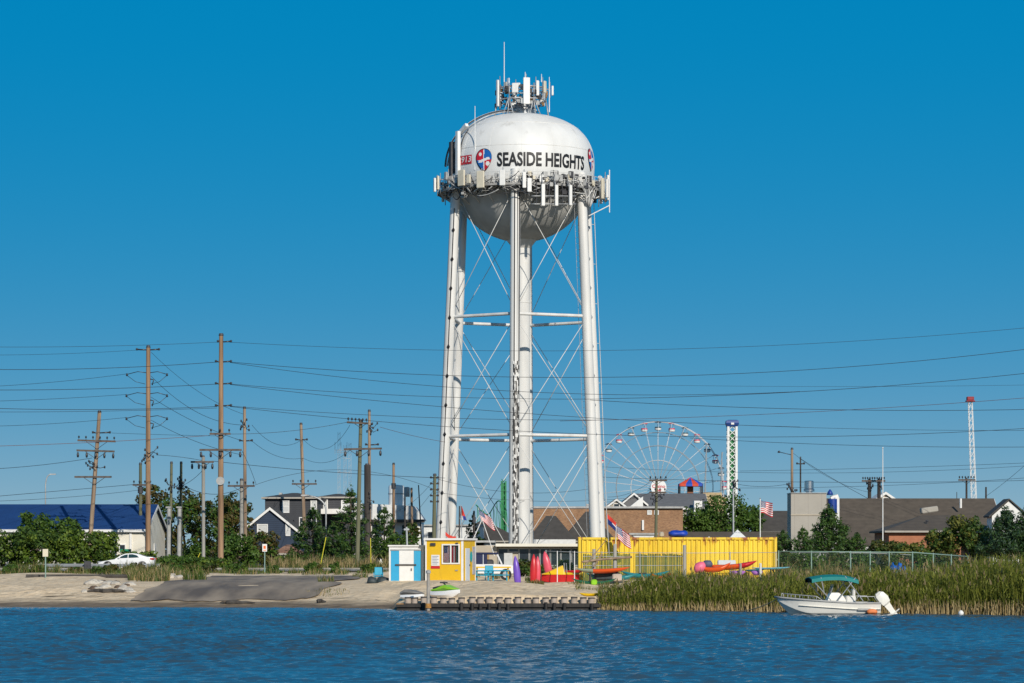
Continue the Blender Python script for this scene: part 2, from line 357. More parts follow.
# gusts: slow patches of rougher and calmer water
gust=.85+.22*np.sin(WX*.09+WY*.05+1)*np.sin(WY*.11-WX*.03+.4)+.12*np.sin(WX*.21-WY*.17)
for k in range(150):
    lam=.28*(1.9/.28)**(rng.random()**1.3); a=main+rng.normal(0,.5); kk=2*PI/lam; ph=rng.uniform(0,2*PI)
    amp=.0049*lam**.82*rng.uniform(.5,1.4)
    arg=kk*(WX*math.cos(a)+WY*math.sin(a))+ph
    WZ+=amp*np.sin(arg); HX+=amp*.55*math.cos(a)*np.cos(arg); HY+=amp*.55*math.sin(a)*np.cos(arg)
WZ*=fade*gust; WX2=WX+HX*fade*gust; WY2=WY+HY*fade*gust
nx,ny=len(wx),len(wy); idx=np.arange(nx*ny).reshape(ny,nx)
Q=np.stack([idx[:-1,:-1],idx[:-1,1:],idx[1:,1:],idx[1:,:-1]],-1).reshape(-1,4)
wm=bpy.data.materials.new('bay_water'); wm.use_nodes=True; n=wm.node_tree; N=n.nodes; L=n.links; b=N['Principled BSDF']
b.inputs['Base Color'].default_value=(.034,.072,.108,1); b.inputs['Roughness'].default_value=.06; b.inputs['IOR'].default_value=1.33
ge=N.new('ShaderNodeNewGeometry')
mp=N.new('ShaderNodeMapping'); mp.inputs['Scale'].default_value=(.55,1.,1); mp.inputs['Rotation'].default_value=(0,0,.2); L.new(ge.outputs['Position'],mp.inputs[0])
t1=N.new('ShaderNodeTexNoise'); t1.inputs['Scale'].default_value=6.; t1.inputs['Detail'].default_value=5; t1.inputs['Roughness'].default_value=.6; L.new(mp.outputs[0],t1.inputs[0])
bp=N.new('ShaderNodeBump'); bp.inputs['Strength'].default_value=.35; bp.inputs['Distance'].default_value=.07; L.new(t1.outputs['Fac'],bp.inputs['Height']); L.new(bp.outputs[0],b.inputs['Normal'])
wo=npmesh('water',np.stack([WX2.ravel(),WY2.ravel(),WZ.ravel()],-1),Q,wm,smooth=True); tag(wo,kind='structure')
# ================================================================== water tower
M_tank=mat('tank_paint',(.66,.66,.64),.45,col2=(.77,.77,.75),scale=.5,detail=8,stretch=(1,1,.35),thresh=(.25,.6))
M_leg=mat('leg_paint',(.56,.55,.525),.5,col2=(.72,.71,.68),scale=.8,detail=8,stretch=(1,1,.15),thresh=(.3,.55))
stain(M_tank,(.40,.38,.34),.9,(1,1,.14),.60,.74,.55); stain(M_leg,(.36,.32,.26),.8,(1,1,.08),.60,.72,.6); stain(M_leg,(.30,.17,.08),2.2,(1,1,.5),.68,.74,.55)
M_galv=mat('galvanised_steel',(.42,.43,.44),.45,metal=.4,var=.25,scale=3)
M_dark=mat('dark_steel',(.05,.05,.055),.6,var=.3)
M_blackcable=mat('black_cable',(.015,.015,.017),.5)
M_panelw=mat('antenna_white',(.80,.79,.76),.45,var=.04)
M_panelt=mat('antenna_tan',(.66,.60,.47),.5,var=.06)
M_radio=mat('radio_grey',(.38,.38,.37),.5,var=.2)
M_black=mat('black_lettering',(.012,.012,.014),.5)
M_red=mat('emblem_red',(.55,.012,.03),.5,var=.1)
M_blue=mat('emblem_blue',(.01,.13,.45),.5,var=.1)
M_white=mat('white_paint',(.8,.8,.78),.5,var=.03)
M_rust=mat('rusty_band',(.30,.17,.07),.8,var=.3)
TD=284.; TX=X_(521.5,TD); TB=Vector((TX,TD,1.55))
twr=thing('water_tower','tall white water tower on six legs with a SEASIDE HEIGHTS tank','water tower',TB)
EQ=41.3; RA=7.3; BU=5.25; BL=7.45
def tankr(z):
    if z>=EQ: return RA*max(0,1-((z-EQ)/BU)**2.35)**(1/2.35)
    return RA*max(0,1-((EQ-z)/BL)**2)**.5
prof=[(tankr(EQ+BU*math.sin(a)) if a>0 else RA*math.cos(a), EQ+(BU if a>0 else BL)*math.sin(a)) for a in np.linspace(-PI/2*.985,PI/2*.99,64)]
prof=[(max(r,.05),z) for r,z in prof]
tk=MB(); tk.lathe(prof,(TX,TD,0),96)
tank=tk.build('tank',M_tank,twr,smooth=True)
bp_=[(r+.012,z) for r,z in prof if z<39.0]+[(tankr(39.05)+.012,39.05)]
bw=MB(); bw.lathe(bp_,(TX,TD,0),96); bw.build('bowl',mat('mottled_bowl_paint',(.34,.34,.325),.6,col2=(.62,.61,.58),scale=.45,detail=8,thresh=(.25,.8)),tank,smooth=True)  # bowl coloured a darker, mottled grey than the tank above
def ang(th,r,z): return Vector((TX+r*math.sin(th), TD-r*math.cos(th), z))     # th measured from the camera side to the right
# seams of the tank plates
sm=MB()
for z in (39.3,42.6,45.0):
    r=tankr(z)+.005; sm.lathe([(r,z-.03),(r+.012,z-.03),(r+.012,z+.03),(r,z+.03)],(TX,TD,0),96)
for q in np.arange(0,2*PI,PI/7):
    sm.path([ang(q,tankr(z)+.004,z) for z in np.linspace(39.4,46.2,16)],.012,4)
sm.build('weld_seam',M_leg,tank,smooth=40)
# lettering wrapped round the tank
def wrap(name,vf,th0,z0,mats,mfun=None,off=.05,cut=.35,parent=tank):
    v,f=vf; bm=bmesh.new(); bv=[bm.verts.new((p.x,0,p.y)) for p in v]
    for q in f:
        try: bm.faces.new([bv[i] for i in q])
        except ValueError: pass
    lo=min(p.y for p in v); hi=max(p.y for p in v); lx=min(p.x for p in v); hx=max(p.x for p in v)
    for k in np.arange(lo+cut,hi,cut): bmesh.ops.bisect_plane(bm,geom=bm.verts[:]+bm.edges[:]+bm.faces[:],plane_co=(0,0,k),plane_no=(0,0,1))
    for k in np.arange(lx+cut,hx,cut): bmesh.ops.bisect_plane(bm,geom=bm.verts[:]+bm.edges[:]+bm.faces[:],plane_co=(k,0,0),plane_no=(1,0,0))
    bm.verts.ensure_lookup_table(); mb=MB(); bm.verts.index_update()
    P=[]
    for p in bm.verts:
        z=z0+p.co.z; P.append(ang(th0+p.co.x/RA, tankr(z)+off, z))
    mb.v=[tuple(p) for p in P]
    for q in bm.faces:
        mb.f.append(tuple(x.index for x in q.verts)); c=q.calc_center_median(); mb.m.append(mfun(c.x,c.z) if mfun else 0)
    bm.free()
    return mb.build(name,mats,parent)
def zat(py,th): return Z_(py,TD-RA*math.cos(th))
SC_T=1.0
v,f=textmesh('SEASIDE HEIGHTS',1.98,.055,1.0)
wid=max(p.x for p in v)-min(p.x for p in v)
th_a=math.asin((497-521.5)/10.2/RA); th_b=math.asin((582.8-521.5)/10.02/RA)
k=(th_b-th_a)*RA/wid; v=[Vector((p.x*k,p.y)) for p in v]
hh=max(p.y for p in v)-min(p.y for p in v); v=[Vector((p.x,p.y*1.38/hh)) for p in v]
wrap('lettering',(v,f),(th_a+th_b)/2,zat(160.2,(th_a+th_b)/2),M_black)
# shield emblems: round-topped, pointed below, quartered red and blue with a white bird across the middle
def grid_shape(fn,x0,x1,z0,z1,n=26):
    v=[];f=[]
    for j in range(n+1):
        z=z0+(z1-z0)*j/n; w=fn((z-z0)/(z1-z0))
        for i in range(n+1): v.append(Vector((-w+2*w*i/n,z)))
    for j in range(n):
        for i in range(n): f.append((j*(n+1)+i,j*(n+1)+i+1,(j+1)*(n+1)+i+1,(j+1)*(n+1)+i))
    return v,f
def shield(t): return .92*(math.sin(PI/2*min(1,t/.62))**.8 if t<.62 else math.sqrt(max(.0,1-((t-.62)/.385)**2)))+.01
def emb(x,z):
    if abs(z+.05-.12*math.sin(x*3))<.13 and abs(x)<.62: return 2
    if (x+.42)**2+(z-.55)**2<.03 or (x-.42)**2+(z+.42)**2<.05 or abs(x+.02)<.05: return 2
    return (1 if x>0 else 0) if z>0 else (0 if x>0 else 1)
for px,thsc in ((484.6,.92),(590.6,.82)):
    th=math.asin(max(-.985,min(.985,(px-521.5)/10.05/RA)))
    zc=zat(159.5,th)
    shw=lambda t:shield(t)*thsc
    ol=grid_shape(shw,0,1,-1.12,1.05); wrap('emblem_edge',([p*1.06+Vector((-.05,-.03)) for p in ol[0]],ol[1]),th,zc,M_black,off=.035)
    e=grid_shape(shw,0,1,-1.08,1.0); wrap('emblem',e,th,zc,[M_red,M_blue,M_white],emb,off=.06)
th=math.asin((465.6-521.5)/10.05/RA); zc=zat(160.,th)
hw=.98
pl=grid_shape(lambda t:hw,0,1,-.44,.44,10); wrap('date_plate',pl,th,zc,M_red,off=.035)
v,f=textmesh('1913',.80,.012,1.25); v=[Vector((p.x+p.y*.15,p.y)) for p in v]; wrap('date_lettering',(v,f),th,zc,M_white,off=.07,cut=.3)
# legs
DLT=R(-4.9); LEG=[]
def legr(z): return 8.93-(z-1.55)*.0468
for k_ in range(6):
    th=DLT+k_*PI/3; LEG.append(th)
    mb=MB(); a=ang(th,legr(1.3),1.3); b_=ang(th,legr(40.2),40.2)
    mb.tube(a,b_,.53,.47,18)
    for z in np.arange(5,38,4.1): mb.tube(ang(th,legr(z),z-.04),ang(th,legr(z+.08),z+.04),.515-.0012*z,None,18)
    lg=mb.build('leg',M_leg,twr,smooth=40)
    fb=MB(); fb.tube(ang(th,legr(1.2),1.15),ang(th,legr(1.2),1.75),.9,.75,16); fb.build('footing',M_conc,lg,smooth=40)
rs=MB(); rs.tube((TX,TD,1.4),(TX,TD,34.6),.86,.86,28)
for z in (8.2,18,27.8): rs.tube((TX,TD,z-.06),(TX,TD,z+.06),.89,.89,28)
rs.lathe([(.86,33.2),(1.5,34.0),(2.1,34.3)],(TX,TD,0),28)
rs.build('riser_pipe',M_leg,twr,smooth=40)
# struts and tie rods between neighbouring legs
LV=[1.9,14.3,26.1,38.9]
for k_ in range(6):
    a,b_=LEG[k_],LEG[(k_+1)%6]
    for z in LV[1:3]:
        mb=MB(); mb.tube(ang(a,legr(z)-.1,z),ang(b_,legr(z)-.1,z),.165,None,10)
        s_=mb.build('strut',M_leg,twr,smooth=40)
    for i in range(3):
        for u,w in ((a,b_),(b_,a)):
            z0=LV[i]+.3; z1=LV[i+1]-.3
            mb=MB(); mb.tube(ang(u,legr(z0)-.1,z0),ang(w,legr(z1)-.1,z1),.035,None,6); mb.build('tie_rod',M_leg,twr,smooth=True)
# cables and clips down the front leg, and clips on two side legs
def legline(th,off,z0,z1,r,mtl,name,parent=twr,side=0):
    mb=MB(); P=[]
    for z in np.linspace(z0,z1,max(2,int((z1-z0)/1.2))):
        p=ang(th,legr(z)+off,z); p+=Vector((math.cos(th),math.sin(th),0))*side; P.append(p)
    mb.path(P,r,6); return mb.build(name,mtl,parent,smooth=True)
for i,sd in enumerate((-.02,.1,.22,.33,.42)):
    legline(LEG[0],.50-abs(sd)*.55,1.8,21.5 if i%2 else 38,.055,[M_blackcable,M_panelw,M_blackcable,M_radio,M_blackcable][i],'cable',side=sd)
def banded(th,off,sd,z0,z1,r,mats,step,name,jit=0.):
    mb=MB(); zs=list(np.arange(z0,z1,step)); n=7
    pts=[]
    for z in zs:
        j=rng.normal(0,jit) if jit else 0
        pts.append(ang(th,legr(z)+off,z)+Vector((math.cos(th),math.sin(th),0))*(sd+j))
    for i in range(len(zs)-1): mb.tube(pts[i],pts[i+1],r*(1.25 if i%2 else 1),None,n,m=int(rng.integers(0,len(mats))),caps=True)
    return mb.build(name,mats,twr)
for i,sd in enumerate((-.06,.06,.18,.30,.42)):
    banded(LEG[0],.56-abs(sd)*.5,sd,1.8,21.5,.05,[M_blackcable,M_panelw,M_radio,M_blackcable],.28+.03*i,'cable',.012)
for kk,sd in ((5,.42),(4,-.40),(1,.42)):
    mb=MB(); P=[];rr=[]
    for z in np.arange(2,37,.24):
        P.append(ang(LEG[kk],legr(z)+.25,z)+Vector((math.cos(LEG[kk])*sd,math.sin(LEG[kk])*sd,0))); rr.append(.17 if int(z/.24)%12==0 else .05)
    mb.path(P,rr,6); mb.build('conduit',M_blackcable if kk!=1 else M_galv,twr)
# climbing ladder outside the right-hand legs
ld=MB()
for s_ in (-.2,.2):
    ld.path([ang(LEG[2]+.02,legr(z)+.95,z)+Vector((0,s_,0)) for z in np.linspace(2.5,38.5,14)],.03,6)
for z in np.arange(2.7,38.5,.45): ld.tube(ang(LEG[2]+.02,legr(z)+.95,z)+Vector((0,-.2,0)),ang(LEG[2]+.02,legr(z)+.95,z)+Vector((0,.2,0)),.015,None,4)
for z in np.arange(4,38,4): ld.tube(ang(LEG[2],legr(z)+.4,z),ang(LEG[2]+.02,legr(z)+.95,z),.025,None,5)
ld.build('ladder',M_leg,twr)
ld=MB()
for s_ in (-.16,.16): ld.path([ang(LEG[1],legr(z)-.75,z)+Vector((s_,0,0)) for z in np.linspace(2.5,37.5,14)],.022,5)
for z in np.arange(2.7,37.5,.6): ld.tube(ang(LEG[1],legr(z)-.75,z)+Vector((-.16,0,0)),ang(LEG[1],legr(z)-.75,z)+Vector((.16,0,0)),.015,None,4)
ld.build('ladder',M_galv,twr)
# balcony
ZB=38.75; R0,R1=6.72,8.35
bk=MB(); n=72
bk.lathe([(R0,ZB),(R1,ZB),(R1,ZB-.22),(R1-.06,ZB-.22),(R1-.06,ZB-.05),(R0,ZB-.05),(R0,ZB)],(TX,TD,0),n)
bal=bk.build('balcony',mat('balcony_steel',(.20,.20,.195),.6,col2=(.38,.37,.35),scale=2.,detail=7),twr,smooth=30)
rl=MB()
for h in (.38,.75,1.1):
    rl.path([ang(2*PI*i/n,R1-.05,ZB+h) for i in range(n+1)],.024,5,caps=False)
for i in range(48): rl.tube(ang(2*PI*i/48,R1-.05,ZB),ang(2*PI*i/48,R1-.05,ZB+1.1),.026,None,5)
rl.build('railing',M_leg,bal)
for k_ in range(24):
    th=2*PI*k_/24+.05; mb=MB(); zl=37.2
    mb.tube(ang(th,tankr(zl),zl),ang(th,R1-.1,ZB-.1),.06,None,6); mb.tube(ang(th,R0-.1,ZB-.14),ang(th,R1-.1,ZB-.14),.07,None,6)
    mb.build('balcony_bracket',M_leg,bal,smooth=True)
# antennas on the balcony: angle, panel bottom and top rows, width in pixels, reach, colour
def thpx(px,r): return math.asin(max(-1,min(1,(px-521.5)/10.15/r)))
def panel(th,r,z0,z1,w,d,mtl,pipe=True,parent=bal,tilt=0):
    rot=Matrix.Rotation(th,4,'Z'); mb=MB(); c=ang(th,r,(z0+z1)/2)
    mb.rbox(c,w,d,z1-z0,.045,rot); o=mb.build('antenna_panel',mtl,parent)
    if pipe:
        q=MB(); q.tube(ang(th,r-.28,z0-.35),ang(th,r-.28,z1+.3),.045,None,6)
        for z in (z0+.3,z1-.3): q.tube(ang(th,r-.28,z),ang(th,r-.06,z),.05,None,5)
        q.tube(ang(th,R1-.1,ZB+.2),ang(th,r-.28,max(z0,min(z1,ZB+.2))),.04,None,5)
        q.tube(ang(th,R1-.1,ZB+.9),ang(th,r-.28,max(z0,min(z1+.2,ZB+.9))),.04,None,5)
        q.build('mounting_pipe',M_galv,o,smooth=True)
    return o
PN=[ # px, y top, y bottom, width, r, mat
 (461.8,170,186,.85,8.75,M_panelt),(469,174.5,183.5,.45,8.7,M_panelt),(480.8,171,188,.80,8.8,M_panelt),(502.4,170,185.5,.56,8.8,M_panelw),
 (524,172,188,.36,8.75,M_panelw),(529,178,192,.42,8.9,M_panelw),(542.5,184,206,.36,9.0,M_panelw),(555.6,185,206,.34,9.0,M_panelw),(569.6,185,205.5,.32,9.0,M_panelw),
 (602.5,178,199,.40,8.85,M_panelt),(607.5,179,198,.42,9.2,M_panelw),(437.5,176,190,.46,8.95,M_panelt),(434.5,178,192,.30,9.25,M_panelw),(446,172,180,.4,8.7,M_radio)]
for px,y0,y1,w,r,mt in PN:
    th=thpx(px,r); D=TD-r*math.cos(th)
    panel(th,r,Z_(y1,D),Z_(y0,D),w,.22,mt)
# the rest of the ring carries panels too (round the back)
for th in np.arange(1.75,4.5,.25): panel(th+rng.normal(0,.03),8.9,38.2+rng.normal(0,.2),40.2+rng.normal(0,.2),.36,.2,M_panelt if rng.random()<.4 else M_panelw)
# radios, junction boxes and cable runs along the balcony
for i in range(46):
    th=thpx(rng.uniform(441,602),8.5) if i<36 else rng.uniform(1.6,4.6)
    if -.72<th<-.2 and rng.random()<.5: continue
    mb=MB(); s_=rng.uniform(.28,.7); c=ang(th,rng.uniform(7.6,8.5),ZB+rng.uniform(.15,1.0))
    mb.rbox(c,s_*.7,.3,s_,.03,Matrix.Rotation(th,4,'Z')); mb.build('radio_unit',[M_radio,M_panelw,M_dark,M_panelt,M_dark][i%5],bal)
for i in range(42):
    th0=thpx(rng.uniform(446,600),8.4); th1=th0+rng.uniform(.05,.4)*rng.choice([-1,1]); z0=ZB+rng.uniform(-.9,.9); z1=ZB+rng.uniform(-.9,.9); r0=rng.uniform(7.5,8.6); r1=rng.uniform(7.5,8.6); dip=rng.uniform(0,.7)
    if max(th0,th1)>1.4 or min(th0,th1)<-1.4: th1=th0
    P=[ang(th0+(th1-th0)*t,r0+(r1-r0)*t,z0+(z1-z0)*t-dip*4*t*(1-t)) for t in np.linspace(0,1,9)]
    mb=MB(); mb.path(P,rng.uniform(.025,.05),5); mb.build('cable',[M_blackcable,M_radio,M_panelw,M_blackcable][i%4],bal,smooth=True)
# dark mechanical clutter crowding the walkway and hanging just below it
for i in range(64):
    th=thpx(rng.uniform(522,600),8.4) if i<40 else (thpx(rng.uniform(437,470),8.6) if i<52 else rng.uniform(1.2,1.5))
    s_=rng.uniform(.22,.6); mb=MB(); mb.rbox(ang(th,rng.uniform(7.4,8.5),ZB+rng.uniform(-1.0,1.0)),s_*rng.uniform(.5,1.3),.3,s_,.03,Matrix.Rotation(th+rng.normal(0,.3),4,'Z')); mb.build('junction_box',[M_dark,M_dark,M_radio,M_blackcable][i%4],bal)
for i in range(60):
    th0=thpx(rng.uniform(436,604),8.5); th1=th0+rng.uniform(.03,.3)*rng.choice([-1,1]); th1=max(-1.5,min(1.5,th1)); z0=ZB+rng.uniform(-1.2,1.1); z1=ZB+rng.uniform(-1.2,1.1); dip=rng.uniform(0,.6); r0=rng.uniform(7.6,8.7); r1=rng.uniform(7.6,8.7)
    mb=MB(); mb.path([ang(th0+(th1-th0)*t,r0+(r1-r0)*t,z0+(z1-z0)*t-dip*4*t*(1-t)) for t in np.linspace(0,1,8)],rng.uniform(.03,.06),5); mb.build('hanging_cable',[M_blackcable,M_dark,M_radio][i%3],bal,smooth=True)
# grey feeder bundle fanning from the balcony to the right-hand front leg
for i in range(9):
    th0=thpx(569+i*3.2,7.8); P=[]
    for t in np.linspace(0,1,10):
        th=th0+(LEG[1]-.05+.012*i-th0)*t**.8; P.append(ang(th,7.9+.35*math.sin(t*PI)+.1*t,ZB+.5-.3*i*.1-2.2*t**1.7))
    mb=MB(); mb.path(P,.05,6); mb.build('feeder_cable',[M_radio,M_panelw,M_galv][i%3],bal,smooth=True)
# lower outrigger pipes below the right-hand balcony
for px0,px1,yy in ((531,575,196),(531,575,204)):
    r=8.75; P=[ang(th,r,Z_(yy,TD-r*math.cos(th))) for th in np.linspace(thpx(px0,r),thpx(px1,r),14)]
    mb=MB(); mb.path(P,.05,6); mb.build('outrigger_rail',M_galv,bal,smooth=True)
for px in (536,549,562,574):
    th=thpx(px,8.75); mb=MB(); mb.tube(ang(th,tankr(37.2),37.0),ang(th,8.7,37.3),.05,None,6); mb.tube(ang(th,8.6,ZB),ang(th,8.75,36.6),.05,None,6); mb.build('outrigger_arm',M_dark,bal)
ol=MB(); 
for z in (38.2,36.8): ol.tube(ang(1.05,7.6,z-.8),ang(1.2,9.3,z+.3),.05,None,6)
ol.tube(ang(1.2,9.3,36.4),ang(1.2,9.3,40.6),.05,None,6); ol.build('outrigger_arm',M_panelw,bal)
# standpipe up the left shoulder and the twin conduit over the dome
def dome(th,z,off): return ang(th,tankr(z)+off,z)
thc=R(-86)
for j,(off,r_,mt) in enumerate(((.28,.10,M_panelw),(.28,.06,M_dark),(.16,.07,M_galv))):
    P=[]
    for t in np.linspace(0,1,22):
        a=t*PI/2*.93; z=EQ+BU*math.sin(a); th=thc+.05*j+(R(-42)-thc)*t
        P.append(ang(th,tankr(z)*1.0+off+.1*(j==1),z+off*math.sin(a)))
    mb=MB(); mb.path(P,r_,7); mb.build('roof_conduit',mt,tank,smooth=True)
vt=MB(); th=R(-56.6); vt.box(ang(th,RA+.2,EQ+.85),.40,.34,4.3,Matrix.Rotation(th,4,'Z')); vt.build('vent_duct',M_white,tank)
hd=MB(); hd.box(ang(R(-54),RA-.25,EQ+3.25),1.3,.34,.34,Matrix.Rotation(R(-56),4,'Z')@Matrix.Rotation(R(-28),4,'Y')); hd.build('vent_hood',M_white,tank)
dk=MB(); dk.box(ang(R(-66),RA+.25,EQ+.3),.5,.4,3.6,Matrix.Rotation(R(-66),4,'Z')); dk.build('cable_duct',M_dark,tank)
P=[ang(R(-58)+.05*t,tankr(EQ+3.3-2.9*t)+.06,EQ+3.3-2.9*t) for t in np.linspace(0,1,10)]
mb=MB(); mb.path(P,.045,5); mb.build('cable',M_blackcable,tank,smooth=True)
wp=MB(); p0=W(474.8,170,TD-5.6); wp.tube(p0,W(475,106,TD-5.6),.055,.03,6); wp.build('whip_antenna',M_white,bal)
# crown of antennas on the roof
cr_=MB(); zr=EQ+BU-.05
cr_.lathe([(1.25,zr-.35),(1.25,zr+.5),(1.05,zr+.5),(1.05,zr+1.0),(.95,zr+1.05),(.05,zr+1.05)],(TX+.1,TD,0),28)
crown=cr_.build('roof_hatch',M_galv,tank,smooth=40)
mt_=MB(); zc0,zc1=zr+1.05,zr+2.6; RC=2.45; n=12
for z in (zc0+.35,zc1):
    mt_.path([ang(2*PI*i/n,RC,z) for i in range(n+1)],.07,6)
for i in range(6):
    th=2*PI*(i+.5)/6; b0=ang(th,RC,zc0+.35)
    mt_.tube(b0,ang(th,RC,zc1+.3),.06,None,6)
    for d in (-.22,0,.22): 
        rr=2.75; zb=EQ+BU*(1-(rr/RA)**2.35)**(1/2.35); mt_.tube(ang(th,RC,zc0+.45),ang(th+d,rr,zb-.05),.05,None,6)
    mt_.tube(b0,ang(th+PI/3,RC,zc1),.035,None,5); mt_.tube(ang(th,RC,zc1),ang(th+PI,RC,zc1),.05,None,5)
crm=mt_.build('roof_antenna_frame',M_galv,tank,smooth=True)
for px,y0,y1,w,r,mt in ((496.9,80,106.5,.34,2.75,M_panelw),(514.5,83,92.5,.62,2.6,M_panelw),(526,77.5,104,.66,2.75,M_panelw),(537,80.5,95.5,.34,2.6,M_panelw),(544.5,81,93,.36,2.7,M_panelt),(553,86,95.5,.42,3.1,M_panelw),(505,82,90,.4,2.4,M_radio)):
    th=thpx(px+.5,r); D=TD-r*math.cos(th); rot=Matrix.Rotation(th,4,'Z')
    mb=MB(); c=ang(th,r,(Z_(y0,D)+Z_(y1,D))/2); mb.rbox(c,w,.2,Z_(y0,D)-Z_(y1,D),.04,rot); o=mb.build('antenna_panel',mt,crm)
    q=MB(); q.tube(ang(th,r-.26,Z_(y1,D)-.2),ang(th,r-.26,Z_(y0,D)+.4),.045,None,6); q.tube(ang(th,r-.26,zc1),ang(th,RC-.3,zc1),.05,None,5); q.build('mounting_pipe',M_galv,o)
for th in (2.2,2.8,3.4,4.0): panel(th,2.75,zc0+.1,zc1+.5,.36,.2,M_panelw,False,crm)
for i in range(54):
    th=rng.uniform(-1.7,1.7); mb=MB(); s_=rng.uniform(.2,.45); mb.rbox(ang(th,rng.uniform(1.3,2.6),rng.uniform(zc0-.2,zc1+.2)),s_,s_*.6,s_*1.2,.03,Matrix.Rotation(th,4,'Z')); mb.build('radio_unit',[M_dark,M_radio,M_panelw,M_dark,M_rust][i%5],crm)
for i in range(44):
    th0=rng.uniform(-1.5,1.5); th1=th0+rng.uniform(-.9,.9); z0=rng.uniform(zc0-.5,zc1); z1=rng.uniform(zr+.2,zc1); P=[ang(th0+(th1-th0)*t,2.3-.9*t,z0+(z1-z0)*t-.4*math.sin(PI*t)) for t in np.linspace(0,1,8)]
    mb=MB(); mb.path(P,.03,5); mb.build('cable',M_blackcable,crm,smooth=True)
for px,y0,y1,r_,dd in ((504.2,42,82,.05,-1.5),(525.2,72,80,.05,-2.6),(541.5,74,82,.045,-2),(549.3,77,112,.05,-1.5),(509,78,90,.09,-1.8)):
    mb=MB(); mb.tube(W(px,y1,TD+dd),W(px,y0,TD+dd),r_,r_*.6,6); mb.build('whip_antenna',M_white,crm)
# ================================================================== utility poles
M_wood=mat('weathered_pole_wood',(.17,.11,.07),.9,col2=(.44,.33,.23),scale=3.,detail=8,stretch=(1,1,.06),bump=.3)
M_woodred=mat('reddish_pole_wood',(.14,.08,.045),.9,col2=(.46,.29,.17),scale=3.2,detail=8,stretch=(1,1,.07),bump=.3)
M_woodgrey=mat('grey_pole_wood',(.26,.25,.22),.9,col2=(.42,.40,.36),scale=2.2,detail=8,stretch=(1,1,.07),bump=.3)
M_wooddark=mat('dark_pole_wood',(.035,.03,.028),.9,col2=(.09,.08,.07),scale=2.2,detail=8,stretch=(1,1,.07))
M_woodgreen=mat('mossy_pole_wood',(.10,.11,.06),.9,col2=(.20,.19,.12),scale=2.2,detail=8,stretch=(1,1,.07))
M_arm=mat('crossarm_wood',(.07,.055,.045),.9,col2=(.15,.12,.10),scale=3)
M_ins=mat('insulator_glaze',(.03,.03,.035),.35,var=.2)
M_metal=mat('lamp_pole_metal',(.45,.46,.46),.5,metal=.3,var=.1)
